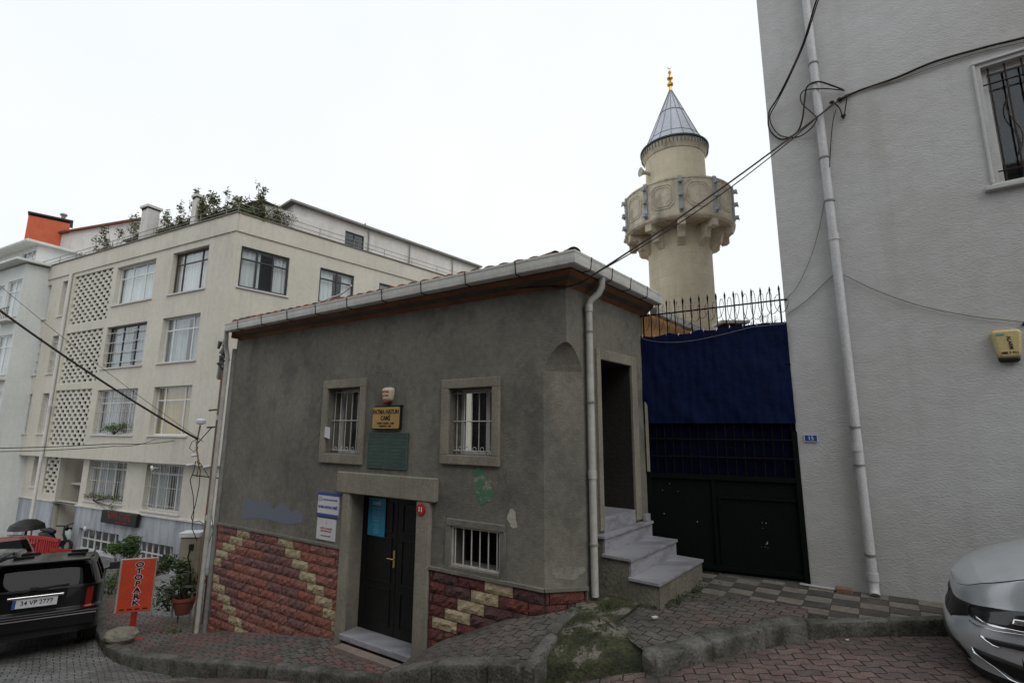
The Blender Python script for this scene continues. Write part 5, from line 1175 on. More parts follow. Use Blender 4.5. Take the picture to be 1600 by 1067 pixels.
# rooftop planting, one shrub after another
rgx = random.Random(77); n_ = 0
for (pxx, pyb, hpx, wpx, dens) in ((150,408,38,30,.8),(178,397,45,34,.9),(205,388,50,30,1),(232,380,42,30,.7),(262,370,60,36,1),(288,360,50,30,1.2),(318,350,60,30,1.3),(345,345,52,28,.9),(370,345,48,24,.7),(402,345,46,24,.5)):
    p = A.shift(-.75).hit(pxx, pyb); s_ = abs(p[1])/F; h_ = hpx*s_*1.25; w_ = wpx*s_*.62; b_ = np.array([p[0], p[1], 7.46])
    cl = []
    for _ in range(8): cl.append(((p[0]+rgx.uniform(-w_,w_)*1.3, p[1]+rgx.uniform(-.2,.2), 7.72+rgx.uniform(0,.2)), (w_*.55, .2, .17), int(110*dens)))
    for _ in range(8):
        q = rgx.random(); cl.append(((p[0]+rgx.uniform(-w_,w_), p[1]+rgx.uniform(-.25,.25), 7.6+h_*q*1.05), (w_*.45*(1.1-q*.75), .22, h_*.16), int(115*dens*(1.2-q))))
    plant('roof_shrub', ['thin airy rooftop shrub','dense rooftop shrub'][dens > .95]+' on the cream block\'s parapet, number %d from its far end' % (n_+1) if False else
          ('rooftop shrub on the parapet of the cream block ' + ['at its far end','second from its far end','left of the squat chimney','in front of the squat chimney','right of the squat chimney','left of the slim chimney','in front of the slim chimney','just right of the slim chimney','near the block corner','straggling at the block corner'][n_]),
          'shrub', b_, cl, .15, 100+n_, 2, 'shrubs along the roof of the cream block', (M['leafy'], M['leaf'] if n_ % 2 else M['leafy'])); n_ += 1
R5 = Rf.shift(-.8)
for k, (pxx, pyb, hpx, wpx, lb) in enumerate(((392,362,34,22,'bushy'),(420,372,40,24,'rounded'),(440,380,44,20,'ivy-like'))):
    p = R5.hit(pxx, pyb); s_ = p[1]/F; cl = []
    for _ in range(8): cl.append(((p[0]+rgx.uniform(-1,1)*wpx*s_*.5, p[1]+rgx.uniform(-.3,.3), p[2]+.1+rgx.random()*hpx*s_), (.30,.30,.26), 110))
    plant('roof_shrub', lb+' olive rooftop shrub behind the end wall railing '+['nearest the block corner','between two others','against the penthouse'][k], 'shrub', (p[0], p[1], 7.46), cl, .10, 200+k, 3, 'olive shrubs behind the end wall railing', (M['leafy'], M['leaf']))
# window boxes
b_ = A.pt(-6.2,.02,-.26); cl = [((A.pt(-6.9+.25*k,.0,-.05+.05*(k % 3)))[0:3], (.2,.14,.16), 55) for k in range(6)]
plant('window_plant', 'bright green potted plant on the sill of the barred third storey window', 'plant', b_, cl, .09, 5, 2, None, (M['leafb'], M['leafb']))
b_ = A2.pt(-7.4,.1,-2.86); cl = [((A2.pt(-8.1+.33*k,.05,-2.72+.04*(k % 2)))[0:3], (.2,.12,.13), 45) for k in range(8)]+[((A2.pt(-5.95,.15,-3.0-.15*k))[0:3], (.13,.1,.14), 35) for k in range(3)]
plant('window_plant', 'row of small plants trailing from the sill above the cafe sign', 'plant', b_, cl, .08, 6, 1, None, (M['leafy'], M['leaf']))
p = R3.pt((pw[0]+pw2[0])/2, .12, pw2[1]-.22)
plant('window_plant', 'leafy box plant under the penthouse window', 'plant', p, [((R3.pt(pw[0]+.12*k,.12,pw2[1]-.1))[0:3], (.12,.1,.09), 40) for k in range(7)], .07, 8, 1, None, (M['leafb'], M['leaf']))
m = MB(); m.fbox(R3, pw2[0]+.25, pw2[0]+.95, .06, .32, 7.75, 8.25); tag(m.build('air_conditioner', [M['signw']], bevel=.02), 'white air conditioner on the roof terrace beside the penthouse window', 'air conditioner')
# small leafy tree in front of the cafe
tb = gp(182, 905); tz_ = tb[2]
cl = [((tb[0]+.15+rgx.uniform(-.45,.55), tb[1]+rgx.uniform(-.3,.3), tz_+rgx.uniform(.75,1.25)), (.26,.24,.17), 130) for _ in range(9)]
plant('small_tree', 'small dark leafy tree standing in front of the gridded cafe windows', 'tree', tb, cl, .13, 9, 2, None, (M['leaf'], M['leafb']))
tb2 = gp(172, 930); plant('bush', 'low round green bush left of the orange parking sign', 'bush', tb2, [((tb2[0], tb2[1], tb2[2]+.25), (.28,.25,.25), 400)], .07, 10, 4, None, (M['leaf'], M['leafb']))
# potted oleander at the mosque corner
pp = aty(286, 958, 10.4)
pot = thing('potted_shrub', 'tall grey leaved shrub in a terracotta pot left of the mosque corner', 'potted plant', pp)
m = MB(); m.lathe(pp, [(.13,0),(.19,.24),(.21,.25),(.21,.30),(.17,.30),(.16,.24)], 24); m.build('pot', M['terracotta'], pot)
m = MB(); rg = random.Random(12)
for _ in range(16): leaves(m, (pp[0]+rg.uniform(-.42,.25), pp[1]+rg.uniform(-.3,.3), pp[2]+rg.uniform(.35,1.0)), (.16,.16,.16), 60, .10, rg, rg.choice((0,0,1)))
m.build('crown', [M['leaf'], mat('grey green leaf', (.10,.115,.075), (.06,.07,.045))], pot)
m = MB()
for _ in range(12): e = (pp[0]+rg.uniform(-.4,.25), pp[1]+rg.uniform(-.2,.2), pp[2]+rg.uniform(.6,1.1)); m.tube([(pp[0],pp[1],pp[2]+.25), ((pp[0]+e[0])/2, (pp[1]+e[1])/2, pp[2]+.6), e], [.015,.01,.004], 4)
m.build('stems', M['twig'], pot)
pb2 = aty(262, 955, 10.6); plant('bush', 'low bush with bright leaves beside the terracotta pot', 'bush', pb2, [((pb2[0]-.05, pb2[1], pb2[2]+.28), (.30,.22,.28), 380)], .08, 13, 4, None, (M['leaf'], M['leafb']))
wz = B.pt(-4.9,.25,-3.72); plant('weed', 'weeds growing at the foot of the downhill downpipe', 'weeds', wz, [((wz[0]-.15, wz[1]+.0, wz[2]+.07), (.2,.12,.07), 110)], .06, 14, 2, None, (M['leaf'], M['leafb']))
# moss tufts along kerbs and joints: ground cover
m = MB(); rg = random.Random(15)
def along(path, n, dv, dz, w_=.05):
    for _ in range(n):
        k = rg.randrange(len(path)-1); t = rg.random(); p = np.array(path[k])*(1-t)+np.array(path[k+1])*t; p = p+np.array([rg.gauss(0,w_)+dv[0], rg.gauss(0,w_)+dv[1], dz]); leaves(m, p, (.03,.03,.012), 9, .022, rg, rg.choice((0,1,1)))
along(K1[2:9], 70, (0,-.08), -.17, .03); along(K3[:4], 40, (0,.14), -.005); along([C.pt(.1,.1,-1.9), C.pt(.7,.75,-1.88), C.pt(1.1,.85,-1.87), C.pt(2.0,.85,-1.86)], 120, (0,0), -.005, .06)
along([pz(905,955,-1.9), pz(960,1000,-1.98), pz(930,1060,-2.14)], 130, (0,0), .01, .16); along(K2b, 30, (.05,0), -.01)
struct(m.build('moss', [M['moss'], M['leaf']], loc=(0,0,0)), 'stuff')

# ================================================================== SIGNS ON THE MOSQUE
def bc(x, y): return B.uz(x, y)
u, z = bc(609, 617)
t = thing('alarm_box', 'small rounded cream alarm siren with red lamp above the ochre name sign', 'alarm box', B.pt(u,0,z-.15))
rounded(B, u-.10, u+.10, z-.10, z+.11, 0, .09, r=.055, taper=.02, dome=.045).build('cover', M['ivoryp'], t); rounded(B, u-.055, u+.055, z-.135, z-.075, 0, .085, r=.025, dome=.02).build('lens', mat('red lamp', (.14,.012,.012), None, 4, .3), t)
text('GÜVEN', .042, M['letterr'], B, u, .0915, z+.04, t, bold=.001); text('ALARM', .038, M['letterr'], B, u, .0915, z-.015, t, bold=.001)
u, z = bc(607, 653)
t = thing('name_sign', 'ochre light box sign with black mosque name lettering above the street door', 'sign', B.pt(u,0,z-.17))
m = MB(); m.fbox(B, u-.285, u+.285, 0, .05, z-.165, z+.165); m.fbox(B, u-.25, u+.30, 0, .05, z+.167, z+.185); m.build('case', M['black'], t, bevel=.01)
rounded(B, u-.275, u+.275, z-.155, z+.155, .045, .060, r=.03, dome=.005).build('face', M['signyellow'], t)
text('FATMA HATUN', .088, M['letter'], B, u,   .0615, z+.085, t, xsc=.88, bold=.0025); text('CAMİ', .088, M['letter'], B, u,   .0615, z-.005, t, xsc=.88, bold=.0025); text('YAPIM TARİHİ : 1480', .038, M['letter'], B, u,   .0615, z-.078, t, bold=.001); text('TAMİRATI : 1985', .034, M['letter'], B, u,   .0615, z-.118, t, bold=.001)
u, z = bc(606, 704)
t = thing('inscription_board', 'dull green inscription board with ruled panels directly above the door lintel', 'board', B.pt(u,0,z-.28))
m = MB(); m.fbox(B, u-.41, u+.41, 0, .022, z-.255, z+.26); m.build('board', M['signgreen'], t, bevel=.004)
m = MB(); lg = mat('faded green line', (.10,.15,.13), None, 5, .7)
m.frame(B, u-.405, u+.405, z-.25, z+.255, .007, .022, .026)
for k in range(1, 5): m.fbox(B, u-.395, u+.395, .022, .0255, z-.25+.101*k, z-.25+.101*k+.006)
for k in range(5): m.fbox(B, u-.003, u+.003, .022, .0253, z-.243+.101*k, z-.25+.101*(k+1)-.002)
m.build('ruled_lines', lg, t)
words = ['FATMA HATUN CAMİİ','VE TEKKESİ','BU CAMİ FATMA HATUN','TARAFINDAN','YAPTIRILMIŞTIR','ONARIM 1985','MAHALLE HALKI','TARAFINDAN','ONARILMIŞTIR','İSTANBUL']
for k in range(10): text(words[k], .045, lg, B, u-.20+.40*(k % 2), .0235, z+.205-.101*(k//2), t, xsc=.75)
ua, za = bc(499, 769); ub, zb = bc(530, 808); uc_, zc_ = (ua+ub)/2, (za+zb)/2
t = thing('information_sign', 'white plaque with blue bands and blue lettering left of the street door', 'sign', B.pt(uc_,0,zc_-.2))
m = MB(); m.fbox(B, uc_-.25, uc_+.25, 0, .02, zc_-.175, zc_+.175); m.build('plate', M['signw'], t)
m = MB(); m.fbox(B, uc_-.25, uc_+.25, .0, .0225, zc_+.135, zc_+.177); m.fbox(B, uc_-.25, uc_+.25, 0, .0225, zc_-.177, zc_-.135); m.build('bands', M['signblue'], t)
text('T.C. BEYOĞLU MÜFTÜLÜĞÜ', .035, M['letterb'], B, uc_+.03, .0215, zc_+.07, t, xsc=.85); text('FATMA HATUN CAMİİ', .052, M['letterb'], B, uc_, .0215, zc_-.04, t, xsc=.85, bold=.002)
m = MB(); q = [B.pt(uc_-.20+.03*math.cos(a), .0225, zc_+.08+.03*math.sin(a)) for a in [2*math.pi*k/16 for k in range(17)]]; m.tube(q, .003, 4); m.build('emblem', M['letterb'], t)
ua, za = bc(497, 810); ub, zb = bc(524, 841); u2, z2 = (ua+ub)/2-.0, (za+zb)/2+.0
t = thing('paper_notice', 'white notice with small red lines hanging under the blue banded plaque', 'notice', B.pt(u2,0,z2-.2))
m = MB(); m.fbox(B, u2-.225, u2+.225, .0, .012, z2-.17, z2+.145); m.build('sheet', M['signw'], t)
text('i', .07, M['letter'], B, u2, .0135, z2+.08, t); text('CAMİİ VE ÇEVRESİNE', .030, M['letterr'], B, u2, .0135, z2+.0, t); text('ÇÖP DÖKMEYİNİZ', .030, M['letterr'], B, u2, .0135, z2-.04, t); text('FATMA HATUN CAMİİ', .022, M['letter'], B, u2, .0135, z2-.11, t)
u, z = .71, -1.055
t = thing('house_number', 'small red plate reading 11 on the right door jamb', 'house number', B.pt(u,.06,z-.07))
m = MB(); c_ = B.pt(u,.06,z); ring = []
for vv, r_ in ((.06,.078),(.075,.078),(.079,.070)): ring.append([m.V(B.pt(u+r_*math.cos(2*math.pi*k/24), vv, z+r_*math.sin(2*math.pi*k/24))) for k in range(24)])
for a_, b_ in zip(ring, ring[1:]):
    for k in range(24): m.face((a_[k], a_[(k+1) % 24], b_[(k+1) % 24], b_[k]))
m.face(ring[-1]); m.build('plate', M['red'], t); text('11', .085, M['letterw'], B, u, .0805, z, t, bold=.002)
t = thing('poster', 'light blue printed poster fixed high on the left leaf of the black door', 'poster', B.pt(-.42,dv+.02,-1.5))
m = MB(); m.fbox(B, -.60, -.24, dv+.014, dv+.020, -1.56, -1.02); m.build('sheet', M['poster'], t)
pl_ = mat('pale blue print', (.20,.48,.62), None, 5, .5)
text('CAMİİ', .06, M['letterw'], B, -.42, dv+.0215, -1.10, t); 
for k in range(11): text(['NAMAZ VAKİTLERİ','İMSAK   GÜNEŞ','ÖĞLE   İKİNDİ','AKŞAM   YATSI','CUMA NAMAZI','CUMARTESİ','PAZAR','PAZARTESİ','SALI','ÇARŞAMBA','PERŞEMBE'][k], .026, pl_, B, -.42, dv+.0215, -1.17-.034*k, t)
m = MB(); m.fbox(B, w1[0]+.012, w1[0]+.016, -.15, -.03, -.12, .03); m.fbox(B, w1[0]-.02, w1[0]+.09, .05, .055, -.02, .14); m = MB(); m.box8([B.pt(-1.44,.05,-.13),B.pt(-1.33,.03,-.16),B.pt(-1.33,.025,-.16),B.pt(-1.44,.045,-.13),B.pt(-1.43,.05,.03),B.pt(-1.34,.03,.02),B.pt(-1.34,.025,.02),B.pt(-1.43,.045,.03)])
tag(m.build('paper_slip', M['signw']), 'small white paper slip tucked into the left window of the mosque', 'paper')

# ================================================================== CLUTTER AT THE DOWNHILL CORNER
cpole = thing('rusty_pipe_mast', 'rusty conduit rising beside the grey downpipe at the downhill corner of the mosque', 'pipe', B.pt(-5.0,.0,-3.8))
m = MB(); m.tube([B.pt(-4.80,.05,-3.75), B.pt(-4.76,.04,.9), B.pt(-4.77,.04,1.10), B.pt(-4.88,.04,1.18), B.pt(-4.92,.04,1.30)], .035, 8); m.build('pipe', M['rust'], cpole)
m = MB(); m.tube([B.pt(-4.52,.0,-3.75), B.pt(-4.47,.0,1.55)], .05, 8); tag(m.build('conduit', M['grey']), 'thick grey conduit squeezed between the rusty pipe and the mosque wall', 'pipe')
m = MB()
for z in (.36, .02): m.tube([B.pt(-4.80,.05,z), B.pt(-5.12,.05,z-.01)], .018, 6)
m.build('bracket_arm', M['iron'], cpole)
m = MB(); rr = random.Random(31)
for k in range(9): c_ = B.pt(-4.80+rr.uniform(-.06,.06), .05+rr.uniform(-.05,.1), 1.78-k*.06); m.tube([c_, c_+np.array([rr.uniform(-.08,.08), rr.uniform(-.08,.08), -.14])], [rr.uniform(.03,.06), rr.uniform(.02,.05)], 6)
tag(m.build('rag_bundle', mat('grey rag', (.09,.095,.09), (.16,.16,.15), 9, .95)), 'torn grey sheet bundled under the downhill end of the gutter', 'rag')
m = MB(); m.box8([B.pt(-4.97,.06,1.00),B.pt(-4.80,.12,.95),B.pt(-4.80,.04,.95),B.pt(-4.97,0,1.00),B.pt(-4.86,.10,1.26),B.pt(-4.76,.13,1.28),B.pt(-4.76,.07,1.28),B.pt(-4.86,.03,1.26)]); tag(m.build('flood_lamp', M['grey']), 'small tilted grey floodlight below the gutter end', 'lamp')
# wifi mast with white dome
ml = aty(312, 655, 10.1); md = np.array([ml[0], ml[1], 0])
mt = thing('antenna_mast', 'thin rusty mast with white dome antenna and tangled black cables left of the mosque', 'mast', (ml[0]+.02, ml[1], -1.0))
def mp_(x, y, dy=0): return aty(x, y, 10.1+dy)
m = MB(); m.tube([mp_(311,725), mp_(307,700), mp_(309,683), mp_(313,664)], .016, 8); m.tube([mp_(307,745), mp_(311,725)], .012, 6); m.build('pole', M['rust'], mt)
m = MB(); m.lathe(mp_(313.5,663), [(.03,0),(.085,.02),(.09,.05),(.085,.085),(.05,.11),(.01,.118)], 20); m.build('dome', M['signw'], mt)
m = MB(); 
m.tube([mp_(x,y) for x, y in ((310,685),(300,690),(296,700),(303,706),(309,700),(306,690))], .007, 5)
m.tube([mp_(x,y) for x, y in ((306,720),(303,735),(297,750),(302,775),(303,800),(300,825),(308,845))], .008, 5); m.tube([mp_(x,y) for x, y in ((308,720),(313,735),(311,760),(305,790),(299,808),(301,815),(312,814),(318,818))], .008, 5)
m.tube([mp_(x,y) for x, y in ((312,722),(322,738),(331,752),(330,790),(333,830),(318,870))], .006, 5); m.build('cables', M['iron'], mt)
for (x, y) in ((300,712),(292,727),(318,730)):
    m = MB(); c_ = mp_(x, y); m.tube([c_, c_+np.array([.13,.02,.02])], [.03,.02], 8); m.build('small_antenna', M['signw'], mt)
m = MB(); m.tube([mp_(300,742), mp_(352,748)], .012, 6); m.tube([mp_(309,692), B.pt(-5.0,.02,.02)], .01, 5); m.build('arm', M['iron'], mt)
# meter box on legs
eb = aty(299, 875, 10.5)
bx = thing('meter_cabinet', 'dirty beige electricity cabinet with pale lid beside the rusty pipe', 'cabinet', (eb[0], eb[1], -3.9))
m = MB(); m.box((eb[0], eb[1], eb[2]+.02), (.19,.12,.42), 0, .1); m.build('box', M['beige'], bx, bevel=.01)
m = MB(); m.box((eb[0]-.02, eb[1], eb[2]+.50), (.20,.15,.045), 0, .1); m.build('lid', M['signw'], bx, bevel=.008)
m = MB(); m.box((eb[0]-.04, eb[1]+.0, eb[2]-.44), (.30,.17,.02), 0, .1)
for dx, dy in ((-.2,-.1),(.15,-.1),(-.2,.1),(.15,.1)): m.tube([(eb[0]+dx, eb[1]+dy, eb[2]-.46), (eb[0]+dx, eb[1]+dy, -4.1)], .018, 6)
m.build('stand', M['grey'], bx); m = MB(); m.tube([(eb[0]+.05,eb[1]-.135,eb[2]+.3),(eb[0]+.02,eb[1]-.16,eb[2]+.1),(eb[0]+.09,eb[1]-.15,eb[2]-.1),(eb[0]+.1,eb[1]-.13,eb[2]-.4)], .012, 5); m.box((eb[0]+.05,eb[1]-.13,eb[2]+.28),(.04,.02,.05),0,.1); m.build('cable', M['iron'], bx)
tw = aty(318, 920, 9.9); m = MB(); rr = random.Random(41)
for k in range(4): m.box((tw[0]-.02+.06*k, tw[1]+.02*k, tw[2]-.18), (.022,.012,.42), 0, .2)
tag(m.build('wooden_boards', mat('red brown boards', (.16,.06,.04), (.10,.05,.035), 5, .8)), 'row of old red brown boards leaning between cabinet and downpipe', 'boards')

# OTOPARK sign
sb_ = aty(208, 1001, 9.35); S_ = Fr((sb_[0], sb_[1], 0), 74)
zt1 = S_.hit(180, 880)
cn = S_.hit(212, 914)
sg = thing('parking_sign', 'orange upright board lettered OTOPARK on a red post at the kerb corner', 'sign', S_.pt(0,0,sb_[2]))
uc0 = S_.uvz(cn)[0]; zc0 = cn[2]; W2 = abs(S_.uz(239,914)[0]-S_.uz(182,914)[0])/2; H2 = abs(S_.uz(212,868)[1]-S_.uz(212,958)[1])/2-.035
m = MB(); m.fbox(S_, uc0-W2, uc0+W2, -.05, .0, zc0-H2, zc0+H2); m.build('frame', mat('pale edge', (.36,.34,.30)), sg, bevel=.006)
m = MB(); m.fbox(S_, uc0-W2+.035, uc0+W2-.008, .0, .006, zc0-H2+.012, zc0+H2-.012); m.build('face', M['orangesign'], sg)
for k, ch in enumerate('OTOPARK'):
    zz_ = zc0+H2-.10-k*(2*H2-.25)/6
    text(ch, .112, M['signw'], S_, uc0+.03, .0068, zz_, sg, xsc=1.35, bold=.010, thick=.0004); text(ch, .112, M['letter'], S_, uc0+.03, .0085, zz_, sg, xsc=1.35, bold=.0045, thick=.0006)
m = MB()
for k in range(4): m.fbox(S_, uc0-.20+.115*k, uc0-.20+.115*k+.075, .006, .008, zc0-H2+.045, zc0-H2+.065)
m.build('dashes', M['letter'], sg)
m = MB(); m.fbox(S_, uc0-.02, uc0+.055, -.06, -.015, sb_[2]-.05, zc0-H2+.02); m.fbox(S_, uc0-.06, uc0+.20, -.1, .03, sb_[2]+.0, sb_[2]+.02); m.build('post', M['red'], sg)
rk = aty(190, 995, 9.2); m = MB(); rr = random.Random(51); import mathutils
bmsh = bpy.data.meshes.new('rk'); 
for i in range(9):
    for j in range(14):
        pass
ids = []
for i in range(10):
    ph_ = math.pi*i/9; row = []
    for j in range(16):
        th_ = 2*math.pi*j/16; d = np.array([math.sin(ph_)*math.cos(th_), math.sin(ph_)*math.sin(th_), math.cos(ph_)]); k = 1+.22*mathutils.noise.noise(Vector(d*1.8)); row.append(m.V(np.array([rk[0], rk[1], rk[2]+.03])+d*k*np.array([.26,.20,.14])))
    ids.append(row)
for i in range(9):
    for j in range(16): m.face((ids[i][j], ids[i][(j+1) % 16], ids[i+1][(j+1) % 16], ids[i+1][j]))
tag(m.build('stone_block', M['stone']), 'rough pale stone propping the foot of the parking sign', 'stone')

# ================================================================== CABLES
def cable(name, pts, r, label, m_=None, sag=0, n=24, cat='cable'):
    m = MB(); P = []
    for a, b in zip(pts, pts[1:]):
        a, b = np.array(a), np.array(b)
        for k in range(n): t = k/n; P.append(a*(1-t)+b*t-np.array([0, 0, sag*4*t*(1-t)]))
    P.append(np.array(pts[-1])); m.tube(P, r, 6)
    return tag(m.build(name, m_ or M['iron']), label, cat)
def smooth(pts, n=6):
    P = [np.array(p, float) for p in pts]; P = [2*P[0]-P[1]]+P+[2*P[-1]-P[-2]]; o = []
    for i in range(1, len(P)-2):
        for k in range(n):
            t = k/n; a, b, c, d = P[i-1:i+3]; o.append(.5*((2*b)+(-a+c)*t+(2*a-5*b+4*c-d)*t*t+(-a+3*b-3*c+d)*t**3))
    return o+[P[-2]]
cable('street_cable', [aty(-120, 395, 7.5), mp_(309,686)], .020, 'thick black cable crossing in front of the cream block to the antenna mast', sag=.12)
cable('street_cable', [aty(-150, 700, 11.5), aty(178, 693, 14), A.pt(-2.2,.02,-.45)], .012, 'upper of two thin wires crossing the cream block below its third storey', sag=.05)
cable('street_cable', [aty(-150, 703, 11.5), aty(178, 697, 14), A.pt(-3.4,.02,-.42)], .010, 'lower of two thin wires crossing the cream block below its third storey', sag=.08)
cable('street_cable', [aty(-60, 395, 9), mp_(318,690,-.1)], .0045, 'faint thin wire slanting across the cream block windows', sag=.1)
def dw(x, y, v=.03): h = D.shift(v).hit(x, y); return h
hook = dw(1309, 158, .06)
e1 = cornerpt(OV+.02, 1.80); e1 = B.shift(.05).hit(862, 447)
cable('street_cable', [hook, C.shift(OV+.15).hit(926, 430), e1], .012, 'main black cable from the white wall down to the mosque eaves', sag=.06)
cable('street_cable', [dw(1300,163,.06), C.shift(OV+.12).hit(936, 424)], .008, 'thinner cable hanging just under the main one to the mosque eaves', sag=.14)
tag((lambda m: (m.tube(smooth([B.shift(.06).hit(x, y) for x, y in ((862,447),(790,452),(700,462),(620,480),(560,492))]), .010, 6), m.build('eaves_cable', M['iron']))[1])(MB()), 'black cable tucked along the underside of the street eaves', 'cable')
def wallcable(pts, r, label, m_=None, v=.025):
    m = MB(); m.tube(smooth([dw(x, y, v) for x, y in pts]), r, 6); return tag(m.build('wall_cable', m_ or M['iron']), label, 'cable')
top = aty(1290, -60, 5.6)
m = MB(); m.tube(smooth([aty(1300,-60,5.2), aty(1276,0,5.6), aty(1256,65,6.1), dw(1232,120,.25), dw(1214,155,.15), dw(1202,175,.06), dw(1201,198,.03), dw(1210,212,.03), dw(1224,218,.03), dw(1245,207,.05), dw(1254,185,.1), dw(1258,150,.1), dw(1262,135,.1), dw(1278,128,.14), dw(1300,134,.10), dw(1318,141,.03)]), .011, 6)
tag(m.build('wall_cable', M['iron']), 'thick black cable dropping from above and looping round the white downpipe', 'cable')
m = MB(); m.tube(smooth([aty(1303,-60,5.2), aty(1279,0,5.6), aty(1257,68,6.1), dw(1234,120,.25), dw(1214,160,.15), dw(1203,182,.08), dw(1208,200,.03), dw(1222,213,.03), dw(1248,214,.03), dw(1268,200,.13), dw(1276,186,.13), dw(1270,178,.13), dw(1252,160,.1), dw(1256,142,.1), dw(1290,139,.13), dw(1320,142,.03)]), .008, 6)
tag(m.build('wall_cable', M['iron']), 'second black cable in the loop beside the white downpipe', 'cable')
wallcable([(1310,158),(1340,143),(1400,122),(1460,97),(1540,74),(1605,58),(1700,30)], .014, 'black cable bundle climbing along the white wall above the barred window')
wallcable([(1309,160),(1326,147),(1400,126),(1470,101),(1540,80),(1605,65),(1700,40)], .008, 'grey cable just below the black bundle on the white wall', M['grey'])
m = MB()
for x, y in ((1300,163),(1312,158),(1318,184)): c_ = dw(x, y, 0); m.tube([c_, c_+D.n*.07], .016, 7); m.tube([c_+D.n*.05-D.d*.03, c_+D.n*.05+D.d*.03], .012, 6)
m.tube(smooth([dw(1302,160,.05), dw(1312,170,.03), dw(1318,184,.05), dw(1324,150,.03)]), .008, 5)
tag(m.build('cable_hook', M['iron']), 'rusty hook clamps holding the cables on the white wall', 'hook')
wallcable([(1306,172),(1300,200),(1296,262)], .005, 'short wire end dangling from the hook clamps', v=.15)
wallcable([(1303,175),(1290,300),(1274,380),(1250,440),(1228,468)], .005, 'thin slack wire curving from the hooks to the wall corner', M['grey'], v=.03)
wallcable([(1229,492),(1262,468),(1300,432),(1318,430),(1370,454),(1440,478),(1520,494),(1600,503)], .0065, 'thin grey wire tied to the downpipe and running to the alarm box', M['grey'], v=.03)
m = MB(); c_ = dw(1600,507,0); m.tube([c_, c_+D.n*.04], .02, 6); tag(m.build('cable_clip', M['iron']), 'dark cable clip above the yellowed alarm box', 'clip')

# litter on the paving
rr = random.Random(61); m = None
spots = [(1195,1000,-1.99,'blue bottle cap at the kerb below the checkered tiles',(.02,.04,.30))]
for x, y, z, lb, c_ in spots:
    p = pz(1300*0+x+6, y-1, z+.03); m = MB(); m.lathe((p[0], p[1], p[2]-.01), [(.016,0),(.018,.018),(.014,.02)], 14); tag(m.build('bottle_cap', mat('cap blue', c_)), lb, 'bottle cap')

# ================================================================== CARS
def sgp(v, p): return math.copysign(abs(v)**p, v)
class Car:
    """x forward, y left, z up; car-local geometry transformed by pose"""
    def __init__(s, name, label, pos, az, pitch, roll, L, W, H, belt, paint, group=None, n=4.0, nose=.6):
        s.t = thing(name, label, 'car', pos, group); s.pos = np.array(pos, float); s.L, s.W, s.H, s.belt, s.n = L, W, H, belt, n; s.paint = paint
        a = R_(az); f = np.array([math.sin(a), math.cos(a), math.tan(R_(pitch))]); f /= np.linalg.norm(f)
        l = np.cross([0, 0, 1.], f); l /= np.linalg.norm(l); l = l+np.array([0, 0, math.tan(R_(roll))]); l /= np.linalg.norm(l); u = np.cross(f, l); s.M = np.array([f, l, u])
    def P(s, p): return s.pos+np.array(p)@s.M
    def add(s, mb, name, m, parent=None, **k):
        mb.v = [tuple(s.P(q)) for q in mb.v]; return mb.build(name, m, parent or s.t, **k)
    def outline(s, h, N=240):
        """closed plan outline at height h"""
        x0, x1, w = s.plan(h); q = np.linspace(0, 2*math.pi, 4001)[:-1]; c, sn = np.cos(q), np.sin(q)
        X = (x0+x1)/2+(x1-x0)/2*np.sign(c)*np.abs(c)**(2/s.nx); Y = w*np.sign(sn)*np.abs(sn)**(2/s.ny)
        d = np.r_[0, np.cumsum(np.hypot(np.diff(np.r_[X, X[0]]), np.diff(np.r_[Y, Y[0]])))]
        t = d[-1]*np.arange(N)/N; return list(zip(np.interp(t, d, np.r_[X, X[0]]).tolist(), np.interp(t, d, np.r_[Y, Y[0]]).tolist()))
